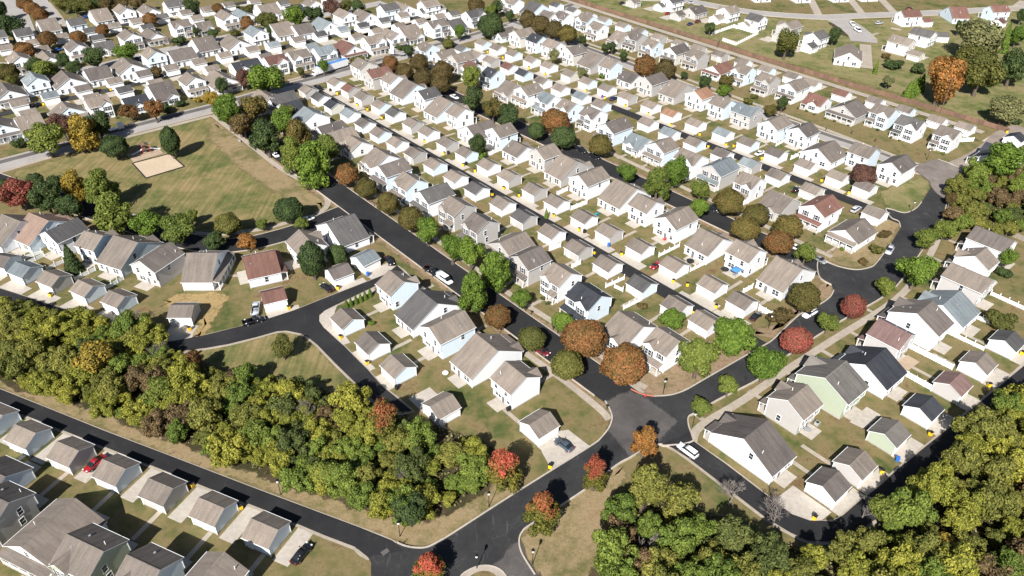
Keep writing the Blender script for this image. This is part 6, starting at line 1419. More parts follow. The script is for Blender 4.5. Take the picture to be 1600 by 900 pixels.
def ribbon(mb, P, o0, o1, z, z0=None, mi=0):
    P = [Vector(p) for p in P]; N = normals(P); a = [p+n*o0 for p, n in zip(P, N)]; b = [p+n*o1 for p, n in zip(P, N)]
    for i in range(len(P)-1):
        mb.face([(*a[i], z), (*a[i+1], z), (*b[i+1], z), (*b[i], z)][::1 if o1 > o0 else -1][::-1], mi)
        if z0 is not None:
            mb.face([(*a[i], z0), (*a[i+1], z0), (*a[i+1], z), (*a[i], z)], mi); mb.face([(*b[i+1], z0), (*b[i], z0), (*b[i], z), (*b[i+1], z)], mi)
def soft_poly(name, pts, z, mat, w_=2.2):
    import mathutils
    P = [Vector(p) for p in pts]; n = len(P); area = sum(P[i].x*P[(i+1) % n].y-P[(i+1) % n].x*P[i].y for i in range(n))
    if area < 0: P = P[::-1]
    N = []
    for i in range(n):
        d = P[(i+1) % n]-P[i-1]; N.append(Vector((d.y, -d.x)).normalized())
    inn = [p-q*w_*.6 for p, q in zip(P, N)]; out = [p+q*w_*.9 for p, q in zip(P, N)]
    tris = mathutils.geometry.tessellate_polygon([[Vector((*p, 0)) for p in inn]]); fs = []
    for t in tris:
        a, b, c = (inn[i] for i in t); fs.append(tuple(t) if (b-a).cross(c-a) > 0 else tuple(t[::-1]))
    for i in range(n): j = (i+1) % n; fs.append((i, n+i, n+j, j))
    me = bpy.data.meshes.new(name); me.from_pydata([(p.x, p.y, z) for p in inn]+[(p.x, p.y, z) for p in out], [], fs)
    at = me.attributes.new('edge', 'FLOAT', 'POINT'); at.data.foreach_set('value', [1.]*n+[0.]*n); me.materials.append(mat); me.update(); return struct(link(name, me))
def poly(name, pts, z, mat, wob=0):
    import mathutils
    P = [Vector((*p, 0)) for p in pts]; tris = mathutils.geometry.tessellate_polygon([P])
    me = bpy.data.meshes.new(name); fs = []
    for t in tris:
        a, b, c = (P[i] for i in t); fs.append(t if (b-a).cross(c-a).z > 0 else t[::-1])
    me.from_pydata([(p.x, p.y, z) for p in P], [], [tuple(t) for t in fs]); me.materials.append(mat); me.update()
    return struct(link(name, me))
# ------------------------------------------------------------------ ground, roads, pavements
def ground():
    mb = MB(); S = 1500; n = 12
    for i in range(n):
        for j in range(n):
            x0, x1, y0, y1 = (-S+2*S*i/n, -S+2*S*(i+1)/n, -S+2*S*j/n, -S+2*S*(j+1)/n); mb.face([(x0, y0, 0), (x1, y0, 0), (x1, y1, 0), (x0, y1, 0)])
    struct(mb.obj('ground', M['grass']))
    z = .008
    for k, (mt, P) in PATCH.items():
        if mt in ('oldroad', 'dirtroad', 'island'): continue
        Q = smooth_curve(P+[P[0]], 3)[:-1] if mt not in ('mulch', 'sand', 'conc') else [Vector(p) for p in P]
        if mt == 'dry' or mt == 'straw' or mt == 'litter' or mt == 'dirt': Q = [q+Vector((rnd.uniform(-.5, .5), rnd.uniform(-.5, .5))) for q in Q]
        (poly if mt in ('mulch', 'sand', 'green2', 'conc') else soft_poly)(dict(park='lawn', green='lawn', green2='lawn', dry='dry_grass', dirt='bare_earth', conc='concrete_pad', litter='wood_floor', mulch='play_surface', sand='sand_court', straw='straw_patch')[mt], Q, z+(.03 if mt == 'conc' else 0), M['concrete' if mt == 'conc' else mt], **({'w_': 3.4} if k == 'park_dry' else {})); z += .005
    # dirt verges beside the two black streets
    for nm, offs in (('park_street', ((-4.3, -7.2), (4.3, 6.6))), ('tree_street', ((-4., -7.), (4., 7.)))):
        a, b = (Vector(p) for p in LINES[nm][0]); n = 60
        for o0, o1 in offs:
            P = [a.lerp(b, i/n) for i in range(n+1)]; N = normals(P); mb = MB()
            e = [p+nn*(o1*1.12+rnd.uniform(-.7, .9)*(1 if o1 > 0 else -1)) for p, nn in zip(P, N)]; s = [p+nn*o0 for p, nn in zip(P, N)]
            for i in range(n):
                q = [(*s[i], .075), (*s[i+1], .075), (*e[i+1], .075), (*e[i], .075)]; mb.face(q if o0 < 0 else q, 0)
            o = mb.obj('bare_earth', M['dirt']); at = o.data.attributes.new('edge', 'FLOAT', 'POINT'); at.data.foreach_set('value', [1., 1., .0, .0]*n); struct(o)
    z = .100
    for k, (P, w_) in CURVES.items():
        Q = smooth_curve(P, 6); mb = MB(); mt = 'greyroad'
        if k == 'park_road': mt = 'asphalt'
        if k == 'dirt_road': mt = 'dirtroad2'
        if k in ('block_alley', 'top_alley'): mt = 'asphalt_worn'
        ribbon(mb, Q, -w_/2, w_/2, z); struct(mb.obj('road', M[mt]))
        if k in ('upper_street', 'fence_street'):
            mb = MB(); ribbon(mb, Q, w_*.08, w_*.40, z+.006); struct(mb.obj('road_overlay', M['overlay']))
        kb = MB()
        for sd in (-1, 1): ribbon(kb, Q, sd*w_/2, sd*(w_/2+.22), z+.10, 0)
        if k not in ('block_alley', 'top_alley', 'dirt_road'): struct(kb.obj('kerb', M['kerb']))
        z += .011
    for k, ((a, b), w_) in LINES.items():
        n = 30; P = [Vector(a).lerp(Vector(b), i/n) for i in range(n+1)]; mb = MB(); ribbon(mb, P, -w_/2, w_/2, z)
        struct(mb.obj('alley' if 'alley' in k else 'road', M['asphalt' if k != 'back_alley' else 'pavement']))
        if 'alley' not in k:
            for sd in (-1, 1):
                kb = MB(); ribbon(kb, P[(0 if k == 'tree_street' else 8):-2], sd*w_/2, sd*(w_/2+.22), z+.11, 0); struct(kb.obj('kerb', M['kerb']))
        z += .011
    for k, P in POLY.items():
        if k != 'main_road':
            kb = MB(); ribbon(kb, smooth_curve(P+[P[0]], 2), -.5, .5, .07); struct(kb.obj('earth_edge', M['pavement']))
        poly('road' if k == 'main_road' else 'alley', P, z, M['asphalt_worn' if k in ('main_road',) else 'asphalt']); z += .011
    for k, (mt, P) in PATCH.items():
        if mt in ('oldroad', 'dirtroad'): soft_poly('old_road_surface', P, z, M[mt], 1.5); z += .008
    P = PATCH['corner_island'][1]; Q = smooth_curve(P+[P[0]], 3); poly('pavement', Q[:-1], z+.1, M['pavement']); c = sum((Vector(p) for p in P), Vector((0, 0)))/len(P)
    poly('lawn', [c+(q-c)*.62 for q in Q[:-1]], z+.11, M['grass']); kb = MB(); ribbon(kb, Q, -.12, .14, z+.13, 0); struct(kb.obj('kerb', M['kerb']))
    mr = POLY['main_road']
    def kerb(idx, mat='kerb'):
        kb = MB(); P = smooth_curve([mr[i] for i in idx], 5); ribbon(kb, P, -.02, .26, z+.10, 0); struct(kb.obj('kerb', M[mat]))
    kerb(range(5, 14)); kerb(range(13, 18)); kerb(range(18, 21), 'redkerb'); kerb(range(20, 31)); kerb(range(31, 39)); kerb(range(39, 46), 'kerb')
    N = len(mr); kerb([i for i in range(50, 64)]); kerb(range(63, N-1))
    zz = .085
    for P, w_ in WALKS:
        Q = smooth_curve(P, 5); mb = MB(); L = 0; ribbon(mb, Q, -w_/2, w_/2, zz+.02, 0); struct(mb.obj('pavement', M['pavement'])); zz += .004
    # timber edging of the sand court
    S = PATCH['sand_court'][1]; t = thing('sand_court_edging', 'dark timber edging round the pale sand court in the park', 'edging')
    for i in range(4):
        a, b = Vector(S[i]), Vector(S[(i+1) % 4]); d = b-a; mb = MB(); mb.box(0, -.12, 0, d.length, .12, .34); o = mb.obj('board', M['border'], t); o.location = (a.x, a.y, 0); o.rotation_euler = (0, 0, math.atan2(d.y, d.x))
    for k, nm in (('drain', 'drain_cover'), ('drain_two', 'drain_cover')):
        mb = MB(); x, y = SPOT[k]; mb.box(x-.7, y-.45, .1, x+.7, y+.45, z+.03, 0, .7); o = mb.obj(nm, M['concrete' if k == 'drain_two' else 'overlay']); tag(o, 'pale square drain cover in the shaded black alley' if k == 'drain_two' else 'rectangular drain cover in the black road near bottom junction', 'drain cover')
ground()
# ------------------------------------------------------------------ houses
TY = dict(G=(2.8, 3.3, .5), C=(2.9, 7.9, .57), T=(5.3, 4.6, .56), O=(2.9, 5.0, .55), M=(3.1, 6.4, .55), D=(5.3, 6.6, .5))
NEAR = {'R1', 'R2', 'SW', 'RB', 'BL', 'L', 'R3'}
def win_mesh(w_, h, pane=True, both=True):
    f = MB()
    f.box(-w_/2-.09, -.05, -.09, w_/2+.09, .06, 0, 0); f.box(-w_/2-.09, -.05, h, w_/2+.09, .06, h+.11, 0)
    f.box(-w_/2-.09, -.05, 0, -w_/2, .06, h, 0); f.box(w_/2, -.05, 0, w_/2+.09, .06, h, 0); f.box(-w_/2, -.035, h/2-.035, w_/2, .05, h/2+.035, 0)
    if w_ > 1.4: f.box(-.06, -.045, 0, .06, .055, h, 0)
    p = MB(); p.box(-w_/2, -.015, 0, w_/2, .045, h, 1 if both else 0)
    if both:
        n = len(f.v); f.v += p.v; f.f += [tuple(i+n for i in q) for q in p.f]; f.mi += p.mi; return f.mesh('window', [M['trim'], M['glass']]), None
    return f.mesh('window', [M['trim']]), p.mesh('pane', [M['glass']])
WIN = {(w_, n): win_mesh(w_, 1.55 if w_ < 1.8 else 1.5, both=not n) for w_ in (.95, 1.9) for n in (True, False)}
sm = MB(); sm.box(-.2, -.05, -.05, .2, .03, 1.6); SHUT = sm.mesh('shutter', [M['shutter']])
dm = MB(); dm.box(-.48, -.06, 0, .48, .05, 2.1); DOOR = dm.mesh('door', [M['door']])
GSD = dm.mesh('door', [M['gdoor']])
dm = MB(); dm.box(-.62, -.04, 0, -.48, .07, 2.25); dm.box(.48, -.04, 0, .62, .07, 2.25); dm.box(-.62, -.04, 2.1, .62, .07, 2.25); DFR = dm.mesh('door_frame', [M['trim']])
pm = MB(); pm.box(-.09, -.09, 0, .09, .09, 1); POST = pm.mesh('porch_post', [M['trim']])
vm = MB(); vm.tube([(0, 0, -.5), (0, 0, .8)], .075, 8); PIPE = vm.mesh('vent_pipe', [M['trim']])
vm = MB(); vm.box(-.15, -.15, -.3, .15, .15, .1); vm.box(-.19, -.19, .1, .19, .19, .15); RVENT = vm.mesh('roof_vent', [M['metal']])
gm = MB()
for i in range(4): gm.box(-2.35, -.05, .02+i*.56, 2.35, .05, .02+i*.56+.535)
GDOOR = gm.mesh('garage_door', [M['gdoor']])
gm = MB(); gm.box(-2.52, -.03, 0, -2.37, .08, 2.4); gm.box(2.37, -.03, 0, 2.52, .08, 2.4); gm.box(-2.52, -.03, 2.26, 2.52, .08, 2.42); GFR = gm.mesh('door_frame', [M['trim']])
RT = {'S': 0, 'N': math.pi, 'E': math.pi/2, 'W': -math.pi/2}
def roof(parent, name, hl, hd, e, s, mat, x0=None, cap=True):
    zr = e+hd*s; th = .125; mb = MB(); prof = [(-hd, e-th), (0, zr-th), (hd, e-th), (hd, e), (0, zr), (-hd, e)]
    mb.prism(prof, -hl, hl, 'x', 1, [1, 1, 1, 0, 0, 1], 1); o = mb.obj(name, [mat, M['trim']], parent)
    if cap:
        c = MB(); c.prism([(-.16, zr-.05), (0, zr+.035), (.16, zr-.05), (0, zr-.06)], -hl+.02, hl-.02, 'x'); c.obj('ridge_cap', mat, o)
        for sd in (-1, 1):
            gtr = MB(); gtr.prism([(sd*hd, e-.15), (sd*(hd+.09), e-.12), (sd*(hd+.09), e-.01), (sd*hd, e-.01)][::sd], -hl, hl, 'x'); gtr.obj('gutter', M['trim'], o)
    return o
def house(t, x, y, ang, L, rf, wl_, case, row, opt, label, idx):
    r = random.Random(idx*7+3); e, hd, s = TY[t]; near = row in NEAR
    kind = {'G': 'garage', 'C': 'cottage', 'O': 'cottage'}.get(t, 'house')
    root = thing(kind, label, 'garage' if t == 'G' else 'house', (x, y, 0), R(ang), ROWGROUP.get(row, 'garages of the neighbourhood' if t == 'G' else 'houses of the neighbourhood'))
    rm, wm = M['roof_'+rf], M['wall_'+wl_]; hl = L/2; wx = hl-.26; wy = hd-.36; zr = e+hd*s; under = lambda v: e+(hd-abs(v))*s-.2
    two = t in 'TD'; mb = MB()
    if two:
        y1 = wy-.45 if case == 'F' else wy; x0 = -wx+.45 if case == 'E' else -wx
        mb.box(x0, -wy+.004, 0, wx-.004, y1, 2.62); mb.prism([(-wy, 2.6), (wy, 2.6), (wy, under(wy)), (0, zr-.2), (-wy, under(wy))], -wx, wx)
    else: y1, x0 = wy, -wx; mb.prism([(-wy, 0), (wy, 0), (wy, under(wy)), (0, zr-.2), (-wy, under(wy))], -wx, wx)
    W_ = mb.obj('wall', wm, root)
    fd = MB(); fd.box(x0-.025, -wy-.02, 0, wx+.02, y1+.025, .28); fd.obj('foundation', M['found'], root)
    for sx in (-1, 1):
        for sy in (-1, 1):
            if near or t == 'G':
                cb = MB(); cy = sy*wy; cz0 = 2.62 if two and ((case == 'F' and sy > 0) or (case == 'E' and sx < 0)) else .0; cb.box(sx*wx-.07, cy-.07, cz0, sx*wx+.07, cy+.07, under(wy)-.05); cb.obj('corner_trim', M['trim'], root)
    ro = roof(root, 'roof', hl, hd, e, s, rm)
    Y = {'S': -wy, 'N': y1}; X = {'E': wx, 'W': x0}
    def at(side, a, z, up=False):
        if side == 'S': return (a, -wy-.03, z)
        if side == 'N': return (a, (wy if up else y1)+.03, z)
        if side == 'E': return (wx+.03, a, z)
        return ((-wx if up else x0)-.03, a, z)
    def window(side, a, z, wd=.95, sh=False, up=False, pos=None):
        fm, pn = WIN[(wd, near)]; p = pos or at(side, a, z, up); o = link('window', fm, root, p, RT[side])
        if pn: link('pane', pn, o)
        if sh:
            for q in (-1, 1):
                d = q*(wd/2+.32); dx, dy = (d, 0) if side in 'SN' else (0, d)
                link('shutter', SHUT, root, (p[0]+dx, p[1]+dy, p[2]), RT[side])
    def door(side, a, z=.16, pos=None):
        p = pos or at(side, a, z); o = link('door', DOOR, root, p, RT[side]); link('door_frame', DFR, o)
    if t == 'G':
        o = link('garage_door', GDOOR, root, at('S', .0, .05), 0); link('door_frame', GFR, o)
        p = at('N', r.uniform(-1.8, 1.8), .06); o = link('door', GSD, root, p, RT['N']); link('door_frame', DFR, o)
        if 's' in opt: pass
        return root
    # vents
    for i in range(r.choice([1, 2, 2, 3])):
        a = r.uniform(-hl*.7, hl*.7); b = r.choice([-1, 1])*r.uniform(.25, .75)*hd; link('vent_pipe' if i == 0 else 'roof_vent', PIPE if i == 0 else RVENT, root, (a, b, e+(hd-abs(b))*s))
    if 's' in opt:
        sp = MB(); c = math.cos(math.atan(s))
        for i in range(4):
            for j in range(3):
                if t == 'C' and (i, j) in ((0, 2), (3, 0)): continue
                xa = -hl*.62+i*hl*.31; ya = -hd*.85+j*hd*.26; sp.face([(xa, ya, e+(hd+ya)*s+.06), (xa+hl*.3, ya, e+(hd+ya)*s+.06), (xa+hl*.3, ya+hd*.25, e+(hd+ya+hd*.25)*s+.06), (xa, ya+hd*.25, e+(hd+ya+hd*.25)*s+.06)])
        sp.obj('solar_panel', M['solar'], ro)
    upz = 3.35
    # windows on the plain sides
    ends = ('E', 'W') if case == 'F' else ('S', 'N')
    for sd in ends:
        span = wy if case == 'F' else wx
        if r.random() < .75: window(sd, r.uniform(-.35, .35)*span, upz if two or (t == 'C' and case == 'F') else 1.0, up=True)
        if two and r.random() < .5: window(sd, r.uniform(-.6, .6)*span, .95, up=False)
    back = 'N' if case == 'F' else 'W'; bs_ = wx if case == 'F' else wy
    if two:
        for a in (-.5, .5): window(back, a*bs_, upz+.1, up=True)
        window(back, .42*bs_, .85, 1.9); door(back, -.1*bs_); window(back, -.62*bs_, 1.0)
        lg = MB(); bp = at(back, 0, 2.6, True)
        if case == 'F': lg.box(-wx-.02, wy-.02, 2.56, wx+.02, wy+.05, 2.68)
        else: lg.box(-wx-.05, -wy-.02, 2.56, -wx+.02, wy+.02, 2.68)
        lg.obj('floor_band', M['trim'], root)
    else:
        window(back, -.5*bs_, .9, 1.9); door(back, .25*bs_); window(back, .68*bs_, .9)
        if case == 'E': window(back, 0, 3.3)
    # front
    def porch(x0_, x1_, face, dep, vertical):
        """lean-to roof, posts and floor along a front wall; face = wall plane"""
        z1, z0 = 3.15, 2.62; mb = MB()
        P = [(face, z1), (face-dep, z0), (face-dep, z0-.13), (face, z1-.13)]
        if vertical: P = [(-face, z1), (-face+dep, z0), (-face+dep, z0-.13), (-face, z1-.13)]
        side = [0, 1, 1, 1]
        if not vertical: mb.prism(P, x0_, x1_, 'x', 1, side, 1)
        else: mb.prism(P, x0_, x1_, 'y', 1, side, 1)
        pr = mb.obj('porch_roof', [rm, M['trim']], root)
        mb = MB(); d = dep-.15
        if not vertical: mb.box(x0_+.1, face-d, 0, x1_-.1, face-.01, .18)
        else: mb.box(-face+.01, x0_+.1, 0, -face+d, x1_-.1, .18)
        mb.obj('porch_floor', M['concrete'], root)
        n = max(2, int((x1_-x0_)/2.2)+1)
        for i in range(n):
            a = x0_+.25+(x1_-x0_-.5)*i/(n-1); p = (a, face-dep+.25, .18) if not vertical else (-face+dep-.25, a, .18)
            link('porch_post', POST, root, p, 0, (1, 1, z0-.24))
        if (x1_-x0_) > 3:
            rl = MB()
            for i in range(n-1):
                a = x0_+.3+(x1_-x0_-.5)*i/(n-1); b = a+(x1_-x0_-.5)/(n-1)-.1
                if i == n//2: continue
                for zz in (.45, .95):
                    if not vertical: rl.box(a, face-dep+.22, zz, b, face-dep+.28, zz+.07)
                    else: rl.box(-face+dep-.28, a, zz, -face+dep-.22, b, zz+.07)
            rl.obj('porch_railing', M['trim'], root)
    if case == 'F':
        big = t in 'TD' or r.random() < .65
        sg = r.choice([-1, 1]); gw = (hl*.52 if two else hl*.5)*r.uniform(.95, 1.1); gx = sg*(wx-gw+.02)
        if t in 'MCO' and r.random() < .5: gx = r.uniform(-.2, .2)*hl
        gs = .78 if two else .62; gz = min(e+gw*gs, zr-.25); gs = (gz-e)/gw; yo = -(hd+.45); yi = -hd+(gz-e)/s+.35; ww = gw-.26; yf = -(wy+.55)
        gb = MB(); gb.prism([(gx-ww, 0.001), (gx+ww, 0.001), (gx+ww, e+(gw-ww)*gs-.2), (gx, gz-.2), (gx-ww, e+(gw-ww)*gs-.2)], yf, -wy+.1, 'y')
        gb.prism([(gx-ww, e-.35), (gx+ww, e-.35), (gx+ww, e+(gw-ww)*gs-.22), (gx, gz-.22), (gx-ww, e+(gw-ww)*gs-.22)], -wy+.11, yi-.5, 'y')
        gb.obj('gable_wall', wm, root)
        g2 = MB(); th = .12; g2.prism([(gx-gw, e-th), (gx, gz-th), (gx+gw, e-th), (gx+gw, e), (gx, gz), (gx-gw, e)], yo, yi, 'y', 1, [1, 1, 1, 0, 0, 1], 1); g2.obj('gable_roof', [rm, M['trim']], root)
        p = lambda a, z: (a, yf-.03, z)
        if two:
            window('S', 0, 0, 1.9, near or True, pos=p(gx, 3.2)); ox = -sg*hl*.48
            window('S', ox, upz, .95 if hl < 4.4 else 1.9, True)
            if r.random() < .55:
                porch(-wx if sg > 0 else gx+ww, gx-ww if sg > 0 else wx, -wy, 2.0, False); window('S', 0, 0, 1.9, True, pos=p(gx, .9)); door('S', ox-.6); window('S', ox+.9, .95)
            else:
                porch(-wx, wx, yf, 1.9, False); window('S', 0, 0, 1.9, False, pos=p(gx, .9)); door('S', ox)
        else:
            window('S', 0, 0, 1.9, True, pos=p(gx, .9))
            if t == 'C': window('S', 0, 0, .95, False, pos=p(gx, 3.0)) if gz > 5.2 else None
            lo, hi = (-wx, gx-ww), (gx+ww, wx); a, b = lo if lo[1]-lo[0] > hi[1]-hi[0] else hi
            if b-a > 1.6: porch(a, b, -wy, 1.7, False); door('S', (a+b)/2-.4); window('S', (a+b)/2+1., .95) if b-a > 3.2 else None
    else:
        if two:
            for a in (-.45, .45): window('E', a*wy, upz, 1.9 if hd > 5 or r.random() < .3 else .95, True)
        elif t in 'MC': window('E', 0, 3.6 if t == 'C' else 3.3)
        porch(-wy, wy, -wx, 1.9, True); door('E', -.1*wy); window('E', .5*wy, .95, 1.9); window('E', -.6*wy, .95)
    return root
ROWGROUP = {}
for i, b in enumerate(BUILD): house(*b, i)
# driveways and garden paths of the garages
LW = {}
def slab(name, x, y, ang, x0, y0, x1, y1, z, mat):
    mb = MB(); mb.box(x0, y0, 0, x1, y1, z); o = mb.obj(name, mat); o.location = (x, y, 0); o.rotation_euler = (0, 0, R(ang)); return struct(o)
for i, b in enumerate(BUILD):
    t, x, y, ang, L, rf, wl_, case, row, opt, lab = b; r = random.Random(i)
    zj = .035+(i % 7)*.004
    if t == 'G':
        d = {'G1': 6.5, 'G2': 6.5, 'G3': 6., 'G4': 6., 'G5': 6, 'RBg': 6.5, 'Lg': 8, 'SWg': 6., 'BLg': 2.5}.get(row, 6.)
        if row == 'BLg': slab('driveway', x, y, ang, *((-6.9, -5.4, -3.5, 3.4) if True else (0, 0, 0, 0)), zj, M['concrete'])
        else: slab('driveway', x, y, ang, -2.95, -2.95-d, 2.95+(2.6 if r.random() < .75 else 0), -2.94, zj, M['concrete'])
        if row in ('G1', 'G2', 'RBg', 'BLg', 'G3', 'G4', 'SWg'):
            px = r.choice([-1.8, 1.6]); slab('garden_path', x, y, ang, px, 2.96, px+1.0, 2.96+r.uniform(6, 8.5), zj, M['pavement'])
    elif row in ('R1', 'R2', 'R3', 'R4', 'SW', 'RB', 'BL', 'L'):
        e, hd, s = TY[t]; hl = L/2
        if case == 'F': slab('patio', x, y, ang, -hl*.5, hd-.85, hl*.55, hd+2.2, zj+.02, M['concrete']); slab('garden_path', x, y, ang, -.9, -hd-6.5, .2, -hd-1.6, zj, M['pavement'])
        else: slab('patio', x, y, ang, -hl-2.2, -hd*.5, -hl+.75, hd*.55, zj+.02, M['concrete']); slab('garden_path', x, y, ang, hl+1.6, -.9, hl+6.5, .2, zj, M['pavement'])
# ------------------------------------------------------------------ trees
import numpy as np
def leaf_mesh(name, seed, style, n, ls):
    g = np.random.default_rng(seed)
    def unit(k):
        v = g.normal(size=(k, 3)); return v/np.linalg.norm(v, axis=1)[:, None]
    if style == 'round':
        d = unit(n); d[:, 2] = np.where(d[:, 2] < -.75, -d[:, 2], d[:, 2]); bump = 1+.10*np.sin(d[:, 0]*5+seed)*np.sin(d[:, 1]*6+seed*2)+.07*np.sin(d[:, 2]*7+d[:, 0]*4)
        rad = (.70+.30*g.random(n)**.5)*bump; P = d*rad[:, None]; out = d
    elif style == 'conifer':
        z = g.random(n)**1.25*2-1; rr = (1-(z+1)/2)**.8*(.75+.25*g.random(n))*(1+.12*np.sin(z*22)); a = g.random(n)*2*np.pi
        P = np.stack([rr*np.cos(a), rr*np.sin(a), z], 1); out = np.stack([np.cos(a), np.sin(a), np.full(n, .5)], 1)
    elif style == 'oval':
        d = unit(n); pinch = 1-.35*np.clip(d[:, 2], 0, 1)**2; P = d*(.72+.28*g.random(n)**.5)[:, None]*(1+.08*np.sin(d[:, 2]*9+d[:, 0]*6))[:, None]; P[:, :2] *= pinch[:, None]; out = d
    else:
        k = {'loose': 26, 'wood': 40, 'ovate': 44}.get(style, 16); C = unit(k)*(g.uniform(.30, .80 if style != 'wood' else 1.0, k)[:, None]); C[:, 2] = C[:, 2]*.85+.02
        if style == 'bush': C[:, 2] *= .8
        if style == 'ovate':
            zz = g.uniform(-.85, .82, k); pr = np.sqrt(np.clip(1-((zz+.30)/1.18)**2, 0, 1))*.74; aa = g.uniform(0, 6.283, k); q = pr*g.random(k)**.4; C = np.stack([q*np.cos(aa), q*np.sin(aa), zz], 1)
        sz = g.uniform(.20, .32, k) if style == 'ovate' else g.uniform(.26, .44, k) if style != 'wood' else g.uniform(.15, .36, k); C = np.vstack([C, [[0, 0, 0]]]); sz = np.append(sz, .55); wgt = sz**2; wgt /= wgt.sum(); ci = g.choice(k+1, n, p=wgt)
        d = unit(n); P = C[ci]+d*(sz[ci]*(.55+.5*g.random(n)**.6))[:, None]; out = d*.95+P*.35
    out = out/np.maximum(np.linalg.norm(out, axis=1)[:, None], 1e-6)
    nr = out*1.15+g.normal(size=(n, 3))*.5+np.array([0, 0, .2]); nr /= np.linalg.norm(nr, axis=1)[:, None]
    t1 = np.cross(nr, g.normal(size=(n, 3))); t1 /= np.linalg.norm(t1, axis=1)[:, None]; t2 = np.cross(nr, t1)
    s1 = ls*g.uniform(.7, 1.35, n)[:, None]; s2 = s1*g.uniform(.5, .8, n)[:, None]
    V = np.stack([P-t1*s1*.5, P+t2*s2*.5+nr*s1*.08, P+t1*s1*.5, P-t2*s2*.5+nr*s1*.08], 1).reshape(-1, 3)
    me = bpy.data.meshes.new(name); me.vertices.add(4*n); me.vertices.foreach_set('co', V.ravel()); me.loops.add(4*n); me.loops.foreach_set('vertex_index', np.arange(4*n)); me.polygons.add(n)
    me.polygons.foreach_set('loop_start', np.arange(n)*4); me.polygons.foreach_set('loop_total', np.full(n, 4)); me.materials.append(M['leaf_green']); me.update(); me.validate(); return me
CROWN = {'round': [leaf_mesh('crown', 10+i, 'round', 9000, .115) for i in range(4)], 'loose': [leaf_mesh('crown', 30+i, 'loose', 9000, .12) for i in range(7)], 'wood': [leaf_mesh('crown', 60+i, 'wood', 10000, .115) for i in range(9)],
         'conifer': [leaf_mesh('crown', 80+i, 'conifer', 3600, .16) for i in range(3)], 'ovate': [leaf_mesh('crown', 110+i, 'ovate', 9500, .11) for i in range(4)], 'oval': [leaf_mesh('crown', 90, 'oval', 8000, .12)], 'bush': [leaf_mesh('crown', 95+i, 'bush', 2600, .2) for i in range(3)]}
def trunk_mesh(seed):
    r = random.Random(seed); mb = MB(); mb.tube([(0, 0, -.05), (.01, .0, .25), (.02*r.uniform(-1, 1), .02, .5), (.0, .0, .8)], [.075, .05, .042, .015], 7)
    for i in range(6):
        a = r.uniform(0, 6.28); z = r.uniform(.28, .6); l = r.uniform(.18, .3); mb.tube([(0, 0, z), (l*.5*math.cos(a), l*.5*math.sin(a), z+.10), (l*math.cos(a), l*math.sin(a), z+.24)], [.028, .018, .006], 5)
    return mb.mesh('trunk', [M['bark']])
TRUNK = [trunk_mesh(i) for i in range(3)]
def bare_mesh(seed, deep=5):
    r = random.Random(seed); t = MB(); b = MB()
    def grow(p, d, l, rad, k):
        q = p+d*l; q2 = p+d*l*.5+Vector((r.uniform(-1, 1), r.uniform(-1, 1), 0))*l*.08; (t if k == deep else b).tube([p, q2, q], [rad, rad*.8, rad*.55], 6 if k > 3 else 3, cap=False)
        if k <= 0: return
        for i in range(4 if k >= deep-1 else 3):
            a = Vector((r.gauss(0, 1), r.gauss(0, 1), r.gauss(0, .4))).normalized(); nd = (d+a*.68+Vector((0, 0, .12))).normalized(); grow(p.lerp(q, r.uniform(.5, 1)), nd, l*r.uniform(.62, .82), max(rad*.55, .0024), k-1)
    grow(Vector((0, 0, 0)), Vector((0, 0, 1)), .26, .02, deep); return t.mesh('trunk', [M['palebark']]), b.mesh('branches', [M['palebark']])
BAREM = [bare_mesh(s) for s in (4, 9)]
def tree(x, y, r, Hc, tr, col, st, label, group, i, name='tree'):
    rr = random.Random(i*13+1)
    cat = 'bush' if st == 'bush' else 'tree'; nm = {'conifer': 'conifer_tree', 'bush': 'bush'}.get(st, {'tree': 'street_tree', 'wood': 'woodland_tree'}[name])
    o = thing('bare_tree' if st == 'bare' else nm, label, cat, (x, y, 0), rr.uniform(0, 6.28), group)
    if st == 'bare':
        a, b = BAREM[i % 2]; h = Hc+tr; link('trunk', a, o, None, 0, (h*.9, h*.9, h*.8)); link('branches', b, o, None, 0, (h*.9, h*.9, h*.8)); return
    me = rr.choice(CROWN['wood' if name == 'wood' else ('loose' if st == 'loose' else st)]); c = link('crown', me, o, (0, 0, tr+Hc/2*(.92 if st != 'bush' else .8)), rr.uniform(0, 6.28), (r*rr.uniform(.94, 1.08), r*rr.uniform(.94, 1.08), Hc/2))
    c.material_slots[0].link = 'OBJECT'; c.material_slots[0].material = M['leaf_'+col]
    if st != 'bush':
        h = tr+Hc*.55; link('trunk', rr.choice(TRUNK), o, None, 0, (h*1.0, h*1.0, h))
for i, t in enumerate(TREES): tree(*t, 'trees and bushes of the streets and yards', i)
WL = dict(wy='yellow-green', wo='olive', wg='mid green', wd='dark green', wb='brownish', wp='pale grey-green'); WW = ['the left wood', 'the lower right wood', 'the right edge thicket']
for i, (x, y, r, Hc, tr, c, wi, zn) in enumerate(WOODS): tree(x, y, r, Hc, tr, c, 'loose', ('small ' if r < 2.7 else 'big ' if r > 3.6 else '')+WL[c]+' tree '+zn+' of '+WW[wi], WL[c]+' trees of '+WW[wi], 1000+i, 'wood')
BL_ = ['leafless pale tree beside the alley below the corner house', 'leafless pale tree overhanging the bend by the corner garage', 'leafless tree at the left side of lower right wood', 'leafless tree at the upper edge of left wood by the alley', 'leafless tree near the right end of the left wood', 'leafless tree in the middle of the left wood', 'leafless tree near the right edge in lower right wood', 'small leafless bush tree by the last garage above the wood', 'leafless tree in the middle of lower right wood', 'leafless tree near the lower frame in lower right wood']
